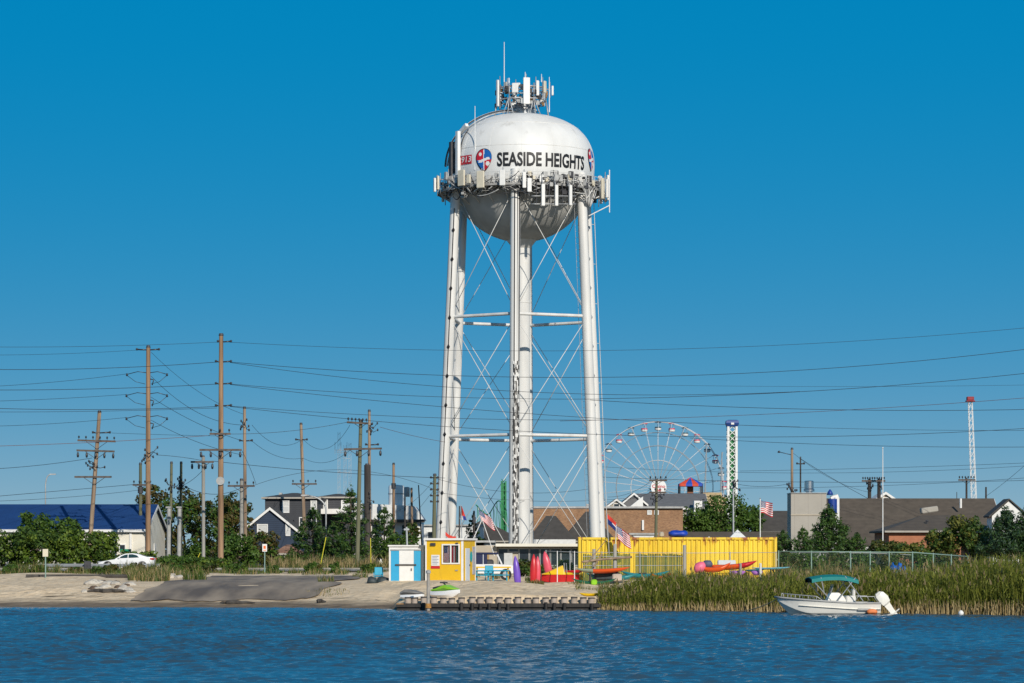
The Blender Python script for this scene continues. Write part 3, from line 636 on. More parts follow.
def pole(label,bx,D,tx,ty,r,mtl,arms=(),group='utility poles along the road',name='utility_pole',zb=None,deco=True,rt=None):
    b=Vector((X_(bx,D),D,0)); b.z=gz(b.x,b.y)-.3 if zb is None else zb
    t=W(tx,ty,D); o=thing(name,label,'utility pole',b,group); r*=.66; rt=rt and rt*.72
    mb=MB(); k=14; P=[b+(t-b)*(i/k) for i in range(k+1)]
    mb.path(P,[r+((rt or r*.72)-r)*(i/k) for i in range(k+1)],10); mb.build('pole_shaft',mtl,o,smooth=40)
    def at(py): 
        f=(Z_(py,D)-b.z)/(t.z-b.z); return b+(t-b)*f
    for a in arms:
        c=at(a[0]); x0,x1=X_(a[1],D),X_(a[2],D); kind=a[3] if len(a)>3 else 'bar'; tilt=a[4] if len(a)>4 else 0
        if kind=='bar':
            am=MB(); am.box((( x0+x1)/2,c.y-r-.06,c.z),x1-x0,.13,.16,Matrix.Rotation(tilt,4,'Y')); arm=am.build('crossarm',M_arm,o)
            nI=a[5] if len(a)>5 else 4; up=a[6] if len(a)>6 else 1
            for i in range(nI):
                x=x0+.12+(x1-x0-.24)*i/max(1,nI-1); z=c.z-math.tan(tilt)*(x-(x0+x1)/2); q=MB()
                if up>0: q.lathe([(.02,0),(.02,.14),(.09,.16),(.06,.22),(.09,.25),(.04,.34),(.01,.35)],(x,c.y-r-.06,z+.07),8)
                else: q.lathe([(.02,0),(.02,-.1),(.10,-.14),(.07,-.22),(.11,-.26),(.09,-.5),(.02,-.56)],(x,c.y-r-.06,z-.07),8)
                q.build('insulator',M_ins,arm,smooth=True)
            br=MB(); w=(x1-x0)*.28
            for s_ in (-1,1): br.tube((c.x+s_*w,c.y-r-.08,c.z-.06),(c.x,c.y-r,c.z-.06-min(.8,w*.7)),.025,None,5)
            br.build('arm_brace',M_dark,o)
        elif kind=='vee':      # post insulators with drooping jumper loops on both sides
            for s_,xe in ((-1,x0),(1,x1)):
                q=MB(); q.path([c,(c.x+(xe-c.x)*.5,c.y,c.z+.12),(xe,c.y,c.z-.12)],[.035,.03,.03],6); q.lathe([(.03,-.16),(.11,-.1),(.06,-.02),(.11,.04),(.03,.1)],(xe,c.y,c.z-.12),8)
                q.path([(xe,c.y,c.z-.2),(c.x+(xe-c.x)*.6,c.y,c.z-.75),(c.x+(xe-c.x)*.15,c.y,c.z-.95)],.022,5); q.build('insulator_arm',M_ins,o,smooth=True)
            q=MB(); q.path([c+Vector((.1,0,-.5)),c+Vector((.5,-.2,-.6)),c+Vector((.35,-.1,-1.05))],.05,6); q.build('dead_end_insulator',M_ins,o,smooth=True)
        elif kind=='pins':     # short post insulators close to the pole
            for s_,xe in ((-1,x0),(1,x1)):
                q=MB(); q.path([c,(xe,c.y-.05,c.z+.05)],[.05,.07],7); q.lathe([(.03,-.1),(.12,-.05),(.07,0),(.12,.05),(.03,.12)],(xe,c.y-.05,c.z+.05),8); q.build('post_insulator',M_ins,o,smooth=True)
        elif kind=='cluster':
            for i in range(9):
                q=MB(); p0=c+Vector((rng.uniform(x0-c.x,x1-c.x),rng.uniform(-.5,.3),rng.uniform(-.7,.7))); q.path([c+Vector((0,-r,rng.uniform(-.3,.3))),(c+p0)/2+Vector((0,0,rng.uniform(-.4,.3))),p0],.03,5)
                q.lathe([(.03,-.12),(.09,-.06),(.05,0),(.09,.06),(.02,.12)],p0,7); q.build('cable_fitting',M_ins,o,smooth=True)
        elif kind=='can':      # transformer
            q=MB(); q.lathe([(.02,-.5),(.28,-.5),(.30,-.45),(.30,.4),(.26,.48),(.05,.52)],(a[1] and X_(a[1],D),c.y-r-.2,c.z),14); q.build('transformer',M_radio,o,smooth=40)
        elif kind=='disc':
            q=MB(); q.tube((c.x,c.y-r-.10,c.z),(c.x,c.y-r-.02,c.z),.35,None,20); q.build('round_plate',M_radio,o,smooth=40)
        elif kind=='collar':
            q=MB(); q.lathe([(r*1.02,-.3),(r*1.35,-.3),(r*1.35,.3),(r*1.02,.3)],c,10); q.build('collar',M_dark,o,smooth=40)
        elif kind=='side':
            q=MB(); q.path([c,(x1,c.y,c.z+.3)],.035,5); q.lathe([(.02,-.1),(.14,-.06),(.16,0),(.05,.12)],(x1,c.y,c.z+.3),8); q.build('bracket_arm',M_ins,o,smooth=True)
    if deco:
        cp=MB(); cp.tube(t-Vector((0,0,.05)),t+Vector((0,0,.14)),r*.86,r*.6,10); cp.build('pole_cap',M_dark,o,smooth=40)
    return o
pole('tilting wooden utility pole with double crossarms in front of the blue roof',88,250,99.5,412,.32,M_wood,
     [(441,78,116,'bar',.03,6,1),(451,77,115,'bar',.03,5,-1),(433,93,110,'pins'),(468,86,106,'cluster'),(477,75,112,'bar',0,0)],group=None,rt=.22)
pole('tall reddish wooden pole with three pairs of drooping insulator arms beside the gable wall',148,246,148.3,347,.36,M_woodred,
     [(350,137,159,'pins'),(373,127,167,'vee'),(394,126.5,167,'vee'),(417,126.5,167,'vee'),(455,142,160,'cluster')],group=None,rt=.25)
pole('tallest brown wooden utility pole with two crossarms and a round plate',220.5,237,221.2,335,.40,M_woodred,
     [(342,218,231,'pins'),(362,216,231,'pins'),(384,216,231,'pins'),(406,216,231,'pins'),(434,210,231,'bar',0,3,1),(450,200,242,'bar',0,5,-1),(481,0,0,'disc')],group=None,rt=.24)
pole('slim wooden pole standing taller behind a stubby grey crossarm pole',245.5,258,244.5,408,.27,M_wood,[(425,240,252,'cluster'),(441,240,252,'pins')],group=None)
pole('stubby grey wooden pole with one wide crossarm in front of autumn trees',241.5,256,241.5,480,.30,M_woodgrey,[(486,228,255,'bar',0,4,1)],group=None)
pole('leaning slim wooden pole with a low crossarm behind the dark grey house',305.5,285,301,424,.30,M_wood,[(440,296,307,'pins'),(484,292,317,'bar',0,4,1)],group=None)
pole('wooden pole with a tee-shaped top and a wide crossarm in front of the pines',357,240,360.8,421,.30,M_woodgreen,[(423,347,368,'bar',.06,6,1),(449,344,382,'bar',-.02,4,-1)],group=None,rt=.2)
pole('tall slim wooden pole just behind the tee-topped pole',369.5,262,369.3,411,.26,M_wood,[(428,366,378,'cluster'),(445,366,378,'pins')],group=None)
pole('short black pole between the tee-topped pole and the white house',367.3,258,367.3,465,.42,M_wooddark,[(500,362,374,'cluster')],group=None,rt=.4)
pole('pinkish bare wooden pole beside the rooftop water cylinder',393.5,300,393.6,464,.27,M_woodred,[(486,390,398,'collar')],group=None)
pole('thin black bare pole left of the double wooden pole',404.8,296,405,487,.16,M_wooddark,[],group=None,deco=False)
pole('short weathered pole with a light box near its top',412.5,292,411.5,489,.24,M_wood,[(492,407,0,'can')],group=None)
pole('thin dark leaning pole rising over the white houses',423,298,418.5,485,.12,M_wooddark,[],group=None,deco=False)
pole('mossy pole with stacked insulators against the white tower leg',433.5,270,434.8,475,.33,M_woodgreen,[(478,431,438,'pins'),(484,431,438,'pins'),(490,431,438,'pins'),(496,431,438,'pins'),(502,431,438,'pins')],group=None,rt=.2)
pole('dark pole topped short behind the tall reddish pole',140.5,262,140.5,464,.28,M_woodgreen,[(485,133,152,'bar',0,4,1),(490,137,144,'collar')],group=None)
pole('grey double-section pole with an equipment cluster, first of two side by side',170,250,171.5,463,.24,M_woodgreen,[(484,165,178,'cluster')],group=None)
pole('grey double-section pole with an equipment cluster, second of two side by side',180.5,250,181.2,463,.24,M_woodgreen,[(486,176,188,'cluster'),(482,173,189,'cluster')],group=None)
pole('pale grey pole with a small crossarm holding hanging insulators',203.5,246,203.3,457,.24,M_woodgrey,[(462,191,214,'bar',0,4,-1)],group=None,rt=.2)
pole('thin black pole just right of the pair of tower legs',459,262,459.5,506,.13,M_wooddark,[],group=None,deco=False)
pole('slender black pole among the green coaster track',474,290,474,512,.2,M_wooddark,[(520,471,477,'collar')],group=None)
pole('wooden utility pole with two crossarms in front of the wheel sign',655.5,275,656.6,480,.26,M_woodgreen,[(480.5,649,667,'bar',0,4,1),(492.5,649,666,'bar',0,4,1),(500,650,664,'cluster')],group=None)
pole('slender grey metal pole with a small top bracket behind the yellow container',733.5,262,733.2,482,.15,M_metal,[(484,728,741,'cluster')],group=None)
pole('wooden pole with a curled bracket arm behind the grey block building',792,280,792,449,.26,M_wood,[(455,0,779,'side'),(490,787,797,'cluster')],group=None)
pole('short dark pole beside the one with a curled bracket',800.5,285,800.5,458,.16,M_wooddark,[(464,797,804,'pins')],group=None)
for px,lb in ((869.5,'twin dark pole with bushy crossarm above the long roof, nearer the block building'),(879,'twin dark pole with bushy crossarm above the long roof, beside the white mast')):
    pole(lb,px,292,px,480,.30,M_wooddark,[(481,px-8,px+6,'bar',0,6,1),(486,px-3,px+3,'cluster')],group=None,rt=.26)
pole('dark pole with a short heavy crossarm beside the white lattice tower',966.5,300,966.5,479,.22,M_wooddark,[(480,958,975,'bar',0,6,1)],group=None)
pole('bare stub pole rising over the roof right of the white lattice tower',986,300,986,487,.2,M_wooddark,[],group=None,deco=False)
pole('small stub post on the ridge of the long roof',956.8,300,956.8,492,.08,M_wooddark,[],group=None,deco=False)

# two pale lower sleeves on the side-by-side poles, and yellow guy guards
for px in (168.5,179):
    p=onground(px,247); t=thing('pole_sleeve','pale grey conduit sleeve strapped to the %s of two side by side poles'%('first' if px<170 else 'second'),'conduit',p)
    mb=MB(); mb.tube(p-Vector((0,0,.2)),W(px+.5,508,247),.19,.18,10); mb.build('sleeve',mat('sleeve_grey',(.36,.36,.34),.7,var=.2),t,smooth=40)
    mb=MB(); mb.rbox(W(px,508,247)+Vector((0,0,.05)),.5,.5,.14,.05); mb.build('cap',M_radio,t)
for x0,y0,x1,y1,lb in ((192,571,200,553,'yellow guy wire guard slanting beside the pale grey pole'),(320,553,326,537,'yellow guy wire guard slanting in front of the pines'),(371,562,370.5,538,'yellow upright marker guard beside the tee-topped pole')):
    p=W(x0,y0,238); p.z=min(p.z,gz(p.x,p.y)+.1); mb=MB(); mb.tube(p,W(x1,y1,238.5),.036,.03,8); o=mb.build('guy_guard',mat('safety_yellow',(.62,.55,.02),.5),origin=p,smooth=40); tag(o,lb,'guy guard')
# street lights
def street_light(label,bx,D,ty,reach,r=.07):
    p=onground(bx,D); o=thing('street_lamp',label,'street lamp',p)
    zt_=Z_(ty,D); mb=MB(); P=[p-Vector((0,0,.2)),(p.x,p.y,zt_-1.4)]+[(p.x+reach*(1-math.cos(a)),p.y,zt_-1.4+1.3*math.sin(a)) for a in np.linspace(.15,PI/2,9)]
    mb.path(P,r,8); mb.build('lamp_pole',M_metal,o,smooth=True)
    e=Vector(P[-1]); mb=MB(); mb.loft([[e+Vector((s_*reach*.3*0+dx,dy,dz)) for dy,dz in ((-.12,0),(.12,0),(.10,.14),(-.10,.14))] for s_,dx in ((1,0),(1,math.copysign(.7,reach)))]); mb.build('lamp_head',M_radio,o)
    return o
street_light('grey curved street lamp arching toward the pines',326,262,495,-1.6)
o=street_light('thin street lamp standing behind the blue roof',45.5,330,474,.5,.07)

# ================================================================== power lines
M_wire=mat('line_conductor',(.03,.03,.035),.5)
M_wirered=mat('coppery_conductor',(.16,.07,.05),.5)
def wire(label,a,mid,b,D0=240,D1=None,r=.026,m=None,group=None,n=40):
    """conductor hanging through three sighted points, D0 at its left end and D1 at its right end"""
    D1=D1 or D0; (x0,y0),(xm,ym),(x1,y1)=a,mid,b
    P=[]; ta=-230/(x1-x0) if x0==0 else 0; tb=1+230/(x1-x0) if x1==1024 else 1      # lines run on past what the photograph shows
    for t in np.linspace(ta,tb,n+1):
        x=x0+(x1-x0)*t
        y=y0*(x-xm)*(x-x1)/((x0-xm)*(x0-x1))+ym*(x-x0)*(x-x1)/((xm-x0)*(xm-x1))+y1*(x-x0)*(x-xm)/((x1-x0)*(x1-xm))
        P.append(W(x,y,D0+(D1-D0)*t))
    mb=MB(); mb.path(P,r*.72,5); o=mb.build('power_line',m or M_wire,origin=P[0],smooth=True)
    tag(o,label,'power line',group); return o
C=237; G1='long lines from the tallest pole towards the frame edge'
far=1330
wire('thinnest topmost line running from the tallest pole past the tower',(227,342),(600,350.5),(1024,328),C,222,.020,group=G1)
wire('upper heavy line leaving the tallest pole below its top, rising past the lattice tower',(230,362),(600,377.3),(1024,349.5),C,222,.028,group=G1)
wire('lower strand of the upper heavy line, sagging behind the tower legs',(230,362.5),(440,386.5),(800,391.5),C,226,.026,group=G1)
wire('third heavy line rising to the right below the upper heavy line',(600,398.6),(800,391.7),(1024,373.5),232,222,.028,group=G1)
wire('middle line from the tallest pole, faint upper strand crossing behind the tower',(230,384),(445,397),(600,399),C,233,.026,group=G1)
wire('middle line from the tallest pole, lower strand falling gently to the right',(230,384.5),(445,407),(800,427),C,230,.026,group=G1)
wire('nearly level line passing just under the lattice tower top',(590,400),(800,409),(1024,409.5),233,222,.028,group=G1)
wire('coppery line climbing to the red lattice tower head',(560,421),(800,412.5),(1024,398),240,222,.024,M_wirered,group=G1)
wire('bottom strand from the tallest pole running behind the tower legs',(230,406),(445,418),(600,420),C,233,.024,group=G1)
wire('lowest of the long lines, level across the wheel top',(230,406.5),(500,430),(1024,428.5),C,222,.026,group=G1)
wire('line crossing just below the wheel rim and over the slender metal pole',(690,438),(800,443.5),(1024,447),240,225,.024,group=G1)
wire('faint line grazing the gondola tops, falling to the right',(690,423),(800,427.3),(1024,430.5),238,224,.018,group=G1)
wire('faint high line between tower and frame edge',(600,384),(800,386.5),(1024,385),300,290,.018,group=G1)
wire('brownish line from the tee-topped pole sloping to the tower',(380,427),(410,435),(445,442),241,250,.024,M_wirered)
wire('upper line behind the block building, rising to the right',(740,471),(880,468),(1024,463),290,260,.022)
wire('second line behind the block building above the roof',(600,477),(800,482),(1024,480.5),290,260,.026)
wire('third line behind the block building, just clear of the vent',(590,466),(800,473),(1024,466),290,260,.02)
wire('lower line running behind the bushy twin poles',(740,488),(870,486),(1024,478),292,262,.022)
wire('cable dropping from the short dark pole to the bushy twin poles',(801,459),(835,480),(869,499),285,292,.03)
wire('cable dropping from the curled bracket pole toward the roof',(792,452),(830,478),(868,492),281,292,.02)
wire('slack line from the slender metal pole to the curled bracket pole',(737,484),(765,486.5),(792,483),262,280,.024)
wire('line from the wheel sign pole to the slender metal pole',(666,492),(700,493),(733,488),275,262,.022)
wire('line slanting up from the wheel sign pole toward the tower leg',(608,497),(630,493),(650,482),280,275,.022)
wire('second line slanting below it from the wheel sign pole',(606,502),(630,499),(650,493),280,275,.02)
wire('line at the far edge sloping down from the frame edge',(985,497),(1005,482),(1024,466),270,255,.022)
# left of the tallest pole
G2='lines from the frame edge to the tallest pole'
wire('topmost thin line from the frame edge to the tallest pole top',(0,347),(110,346),(219,342),225,C,.020,group=G2)
wire('upper heavy line from the frame edge to the tallest pole',(0,369.5),(110,368),(217,362),225,C,.030,group=G2)
wire('middle heavy line from the frame edge to the tallest pole',(0,390),(110,388.5),(217,384),225,C,.030,group=G2)
wire('lower heavy line from the frame edge to the tallest pole',(0,408.5),(110,409.5),(217,406.5),225,C,.030,group=G2)
wire('level line just under the lower heavy line',(0,412),(110,411),(217,408),225,C,.022,group=G2)
G3='lines from the frame edge to the reddish pole'
wire('thin line reaching the top of the reddish pole',(0,355),(70,353.5),(138,350),230,246,.018,group=G3)
wire('rising line reaching the reddish pole first insulator pair',(0,386),(70,380.5),(126,374),230,246,.022,group=G3)
wire('rising line reaching the reddish pole second insulator pair',(0,401),(70,398),(126,394.5),230,246,.022,group=G3)
wire('rising line reaching the reddish pole third insulator pair',(0,426),(70,422.5),(126,417.5),230,246,.022,group=G3)
wire('reddish line from the frame edge across the tilting pole to the tallest pole crossarm',(0,446),(110,441.5),(210,435.5),230,C,.028,M_wirered,group=G3)
wire('line rising from the frame edge to the tilting pole fittings',(0,468.5),(50,464),(92,458),230,250,.028,group=G3)
wire('long low line crossing in front of the sky above the blue roof',(0,496),(70,490),(140,484),235,262,.028,group=G3)
wire('lower line crossing just above the blue roof ridge',(0,501),(70,497),(140,490),235,262,.022,group=G3)
wire('faint line between tilting pole and reddish pole',(112,433),(140,434),(222,436),250,246,.02,group=G3)
G4='drooping lines between the left-hand poles'
wire('steep line falling from the reddish pole top to the tallest pole',(151,352),(185,382),(243,414),246,257,.022,group=G4)
wire('drooping line from the first insulator pair to the slim pole',(151,376),(185,405),(243,425),246,257,.026,group=G4)
wire('drooping line from the second insulator pair to the slim pole',(151,397),(185,417),(243,441),246,257,.026,group=G4)
wire('drooping line from the third insulator pair to the slim pole',(151,420),(185,437),(243,455),246,257,.026,group=G4)
wire('slack line from the reddish pole cluster to the pale grey pole',(158,455),(180,457),(205,461),246,246,.026,group=G4)
wire('line from the slim pole dipping to the leaning slim pole, upper',(252,425),(280,445),(303,439),258,285,.024,group=G4)
wire('line from the slim pole dipping to the leaning slim pole, lower',(252,441),(280,457),(303,458),258,285,.024,group=G4)
wire('line from the leaning slim pole sagging to the tee-topped pole, upper',(303,439),(328,448),(350,425),285,241,.022,group=G4)
wire('line from the leaning slim pole sagging to the tee-topped pole, lower',(303,458),(328,462),(350,450),285,241,.022,group=G4)
wire('straight line from the tallest pole crossarm to the tee-topped pole top',(231,434),(290,431),(348,422),C,240,.024,group=G4)
wire('long low line from the pale grey pole past the tee-topped pole to the tower',(212,461),(330,472),(445,478),246,265,.030,group=G4)
wire('long slack line under the low crossarm toward the tower',(255,485),(350,470),(445,494),256,270,.022,group=G4)
wire('line from the tallest pole crossarm to the low grey pole',(242,451),(250,468),(256,484),C,256,.024,group=G4)
wire('cable from the mossy pole curving down to the white houses',(434,480),(415,500),(395,512),270,295,.02,group=G4)
wire('cable from the mossy pole dropping to the double pole',(434,490),(422,505),(412,518),270,292,.02,group=G4)
wire('line behind the tower between the mossy pole and the brick building',(434,478),(490,490),(600,487),270,300,.024,group=G4)
wire('second line behind the tower above the brick building',(434,492),(510,500),(640,497),270,300,.022,group=G4)
wire('short line between the side by side poles and the pale grey pole',(181,486),(192,480),(203,470),250,246,.026,group=G4)
wire('cable from the side by side poles toward the low grey pole',(181,484),(210,494),(241,488),250,256,.030,group=G4)
# ================================================================== buildings
M_blueroof=bandmat('blue_metal_roof',(.007,.046,.17),(.006,.038,.14),axis=0,period=.6,duty=.05,rough=.7,var=.25,vscale=.6)
M_cream=mat('cream_stucco',(.70,.66,.55),.9,col2=(.80,.76,.66),scale=.7,detail=6)
M_trim=mat('white_trim',(.78,.77,.74),.6,var=.05)
M_greysid=bandmat('charcoal_siding',(.055,.058,.066),(.03,.03,.035),axis=2,period=.2,duty=.15,var=.25)
M_navysid=bandmat('navy_siding',(.03,.048,.085),(.015,.025,.045),axis=2,period=.2,duty=.15,var=.25)
M_shingle=bandmat('dark_shingles',(.075,.068,.06),(.045,.04,.036),axis=2,period=.14,duty=.2,var=.4,vscale=1.5)
M_shingleb=bandmat('brown_shingles',(.105,.085,.065),(.065,.052,.04),axis=2,period=.14,duty=.2,var=.4,vscale=1.5)
M_shingleg=bandmat('grey_shingles',(.16,.16,.165),(.10,.10,.105),axis=2,period=.16,duty=.2,var=.3,vscale=1.5)
M_brick=brickmat('brown_brick',(.22,.09,.035),(.40,.20,.09),(.30,.22,.15))
M_orange=brickmat('orange_brick',(.40,.12,.05),(.46,.16,.07),(.36,.2,.13))
M_tanbrick=brickmat('tan_roof_tile',(.30,.15,.09),(.36,.20,.13),(.22,.13,.09),bw=.3,bh=.2)
M_glass=mat('window_glass',(.03,.04,.05),.08,var=.3,scale=1)
M_curtain=mat('pale_blind',(.55,.56,.55),.7,var=.1)
M_block=bandmat('grey_render',(.40,.37,.32),(.33,.30,.26),axis=0,period=1.2,duty=.03,var=.12,vscale=.8)
M_roofwhite=mat('white_roofing',(.72,.72,.70),.8,var=.1)
M_beige=mat('beige_wall',(.46,.40,.31),.9,var=.12,scale=1.)
def gable(name,label,x0,x1,y0,y1,ze,zr,wall,roof,ridge='x',over=.35,cat='building',zb=None,trim=None,group=None,th=.18):
    """box house with a gable roof; ridge along x or y"""
    zb=min(gz((x0+x1)/2,y0),gz((x0+x1)/2,y1))-.1 if zb is None else zb
    o=thing(name,label,cat,((x0+x1)/2,y0,zb),group)
    mb=MB()
    if ridge=='x':
        ym=(y0+y1)/2
        mb.prism([(x0,y0,zb),(x0,y1,zb),(x0,y1,ze),(x0,ym,zr),(x0,y0,ze)],(x1-x0,0,0))
        mb.build('wall',wall,o)
        r=MB(); sl=(zr-ze)/(ym-y0)
        for s_ in (0,1):
            ya=y0-over if s_==0 else y1+over; za=ze-sl*over
            r.prism([(x0-over,ya,za+.03),(x0-over,ym,zr+.03),(x0-over,ym,zr+.03+th),(x0-over,ya,za+.03+th)],(x1-x0+2*over,0,0))
        ro=r.build('roof',roof,o)
        f=MB(); f.bx(x0-over,x1+over,y0-over-.14,y0-over-.01,ze-sl*over-.12,ze-sl*over+.12); f.build('gutter',trim or M_trim,o)
        for xa in (x0-over-.05,x1+over+.005):
            f=MB()
            for s_ in (0,1):
                ya=y0-over if s_==0 else y1+over; za=ze-sl*over
                f.prism([(xa,ya,za-.12),(xa,ym,zr-.12),(xa,ym,zr+.16),(xa,ya,za+.16)],(.045,0,0))
            f.build('barge_board',trim or M_trim,o)
    else:
        xm=(x0+x1)/2
        mb.prism([(x0,y0,zb),(x1,y0,zb),(x1,y0,ze),(xm,y0,zr),(x0,y0,ze)],(0,y1-y0,0)); mb.build('wall',wall,o)
        r=MB(); sl=(zr-ze)/(xm-x0)
        for s_ in (-1,1):
            xa=x0-over if s_<0 else x1+over; za=ze-sl*over
            r.prism([(xa,y0-over,za+.03),(xm,y0-over,zr+.03),(xm,y0-over,zr+.03+th),(xa,y0-over,za+.03+th)],(0,y1-y0+2*over,0))
        r.build('roof',roof,o)
        f=MB()
        for s_ in (-1,1):
            xa=x0-over if s_<0 else x1+over; za=ze-sl*over
            f.prism([(xa,y0-over-.06,za-.1),(xm,y0-over-.06,zr-.1),(xm,y0-over-.06,zr+.18),(xa,y0-over-.06,za+.18)],(0,.05,0))
        f.build('barge_board',trim or M_trim,o)
    return o
def hip(name,label,x0,x1,y0,y1,ze,zr,wall,roof,over=.5,zb=None,inset=None,cat='building'):
    zb=gz((x0+x1)/2,y0)-.1 if zb is None else zb
    o=thing(name,label,cat,((x0+x1)/2,y0,zb)); mb=MB(); mb.bx(x0,x1,y0,y1,zb,ze); mb.build('wall',wall,o)
    r=MB(); a,b,c,d=x0-over,x1+over,y0-over,y1+over; ym=(c+d)/2; i=min(inset if inset is not None else (d-c)/2,(b-a)/2-.3)
    V=[(a,c,ze),(b,c,ze),(b,d,ze),(a,d,ze),(a+i,ym,zr),(b-i,ym,zr)]; V=[(x,y,z+.02) for x,y,z in V]+[(a,c,ze-.15),(b,c,ze-.15),(b,d,ze-.15),(a,d,ze-.15)]
    r.add(V,[(0,1,5,4),(1,2,5),(2,3,4,5),(3,0,4),(0,6,7,1),(1,7,8,2),(2,8,9,3),(3,9,6,0),(6,9,8,7)]); r.build('roof',roof,o)
    f=MB(); f.bx(a,b,c-.10,c-.005,ze-.13,ze+.03); f.build('gutter',M_block,o)
    return o
def window(parent,x0,x1,z0,z1,y,glass=None,fr=.09,mull=1,cross=0,name='window',fm=None):
    """frame set proud of the wall at depth y (facing the camera), pane behind it"""
    f=MB(); d=.1
    for a in ((x0-fr,x1+fr,z1,z1+fr),(x0-fr,x1+fr,z0-fr,z0),(x0-fr,x0,z0,z1),(x1,x1+fr,z0,z1)): f.bx(a[0],a[1],y-d,y-.002,a[2],a[3])
    for i in range(mull):
        xm=x0+(x1-x0)*(i+1)/(mull+1); f.bx(xm-.035,xm+.035,y-d+.01,y-.002,z0,z1)
    for i in range(cross):
        zm=z0+(z1-z0)*(i+1)/(cross+1); f.bx(x0,x1,y-d+.02,y-.002,zm-.03,zm+.03)
    o=f.build(name,fm or M_trim,parent); p=MB(); p.bx(x0,x1,y-.045,y-.004,z0,z1); p.build('pane',glass or M_glass,o); return o
def pw(parent,px0,px1,py0,py1,D,**k): return window(parent,X_(px0,D),X_(px1,D),Z_(py1,D),Z_(py0,D),D,**k)

# blue roofed hall on the left
D=258
h=gable('blue_roof_hall','long cream hall under a bright blue roof with a plain gable end',-62,-33.3,D,D+15,Z_(530,D),Z_(506.5,D+7.5),M_cream,M_blueroof,over=.25)
pw(h,99,110,543,552,D,mull=2); pw(h,120,125,545,551,D,mull=0)
d=MB(); d.bx(-33.28,-33.2,D+6.2,D+7.4,1.5,3.7); d.build('door',M_trim,h)
d=MB(); d.bx(X_(134,D)-.4,X_(134,D)-.2,D-.12,D-.003,1.6,Z_(531,D)); d.build('downpipe',M_trim,h)
sg=thing('street_sign','small green street name sign beside the cream gable wall','sign',onground(125.5,252)); p=onground(125.5,252)
mb=MB(); mb.tube(p-Vector((0,0,.2)),W(125.5,549,252),.05,None,8); mb.build('post',M_galv,sg)
mb=MB(); mb.box(W(125.5,550.5,251.9),1.0,.04,.26); mb.build('sign_blade',mat('sign_green',(.0,.22,.12),.5),sg)

# charcoal two storey house with hip roof
D=292
h=hip('charcoal_house','two storey charcoal house with a low hip roof and white windows',X_(265,D),X_(318,D),D,D+9,Z_(497.5,D),Z_(493,D+4),M_greysid,M_shingle,over=.35)
pw(h,283,288.5,501,512,D,mull=0,cross=1,glass=M_curtain); pw(h,311.5,316,501,512,D,mull=0,glass=M_curtain)
pw(h,300,305,518,528,D,mull=0,cross=1); pw(h,312,316,518,526,D,mull=0)
ch=MB(); ch.bx(X_(276,D),X_(279,D),D+3.6,D+4.6,Z_(497,D),Z_(492,D)); ch.build('roof_vent',M_radio,h)
h=hip('rear_house','dark house with white deck behind the charcoal house and pines',X_(320,D+8),X_(352,D+8),D+8,D+16,Z_(497,D+8),Z_(494,D+12),M_greysid,M_shingle,over=.3)
pw(h,322,327,500,510,D+8,mull=0,glass=M_curtain); pw(h,342,350,501,509,D+8,mull=1,glass=M_curtain)
dk=MB(); dk.bx(X_(318,D+6),X_(352,D+6),D+4.5,D+7.9,Z_(514,D+6),Z_(509,D+6)); dk.build('deck',M_trim,h)
# navy house with long white gable
D=276
h=gable('navy_house','navy sided house with long white trimmed gable and white windows',X_(239,D),X_(301,D),D,D+8,Z_(534,D),Z_(509,D),M_navysid,M_shingle,ridge='y',over=.25)
pw(h,258,267,525,534,D,mull=0,glass=M_curtain); pw(h,286.5,289.5,524,535,D,mull=0,cross=1,glass=M_curtain)
D=268
h=hip('tan_cottage','low cottage with tan tiled hip roof peeping between the shrubs',X_(276,D),X_(298,D),D,D+5,Z_(553.5,D),Z_(545,D+2),M_cream,M_tanbrick,over=.3,inset=1.2)
pw(h,281,288,556,560,D,mull=1)
# white houses in the middle distance
D=305
h=thing('white_flat_house','long white house with flat white roof deck and dark eaves','house',(X_(395,D),D,1.5))
mb=MB(); mb.bx(X_(352,D),X_(421,D),D,D+10,1.4,Z_(519,D)); mb.build('wall',M_trim,h)
mb=MB(); mb.prism([(X_(350,D),D-.5,Z_(520,D)),(X_(424,D),D-.5,Z_(520,D)),(X_(414,D),D-.5,Z_(506,D)),(X_(352,D),D-.5,Z_(503,D))],(0,11,0)); mb.build('roof',M_roofwhite,h)
mb=MB(); mb.bx(X_(349,D),X_(425,D),D-.8,D-.52,Z_(522.5,D),Z_(519.5,D)); mb.build('eave',M_shingle,h)
for a in (357,372,388,402,412): pw(h,a,a+5.5,525,534,D,mull=0,cross=1)
rd=MB(); rd.lathe([(.05,0),(.4,.1),(.62,.5),(.62,.55),(.35,.2),(.05,.1)],(0,0,0),18)
rd2=MB(); M=Matrix.Rotation(R(75),4,'X'); rd2.v=[tuple(M@Vector(p)+W(385,523,D-1.2)) for p in rd.v]; rd2.f=rd.f; rd2.m=rd.m; rd2.build('satellite_dish',M_radio,h,smooth=True)
D=303
t=thing('roof_tank','white cylinder tank standing on the white flat roof','tank',W(398,506,D)); mb=MB(); c=W(398,506,D)+Vector((-.3,3,0)); mb.lathe([(.02,-.2),(.85,-.2),(.85,2.1),(.78,2.25),(.02,2.35)],c,20); mb.build('cylinder',M_panelw,t,smooth=40)
mb=MB(); mb.lathe([(.88,1.3),(.88,1.42)],c,20); mb.build('band',M_radio,t)
D=318
h=thing('white_block_house','plain white block house behind the tower legs','house',(X_(462,D),D,1.5)); mb=MB(); mb.bx(X_(420,D),X_(484,D),D,D+9,1.4,Z_(526,D)); mb.build('wall',M_roofwhite,h)
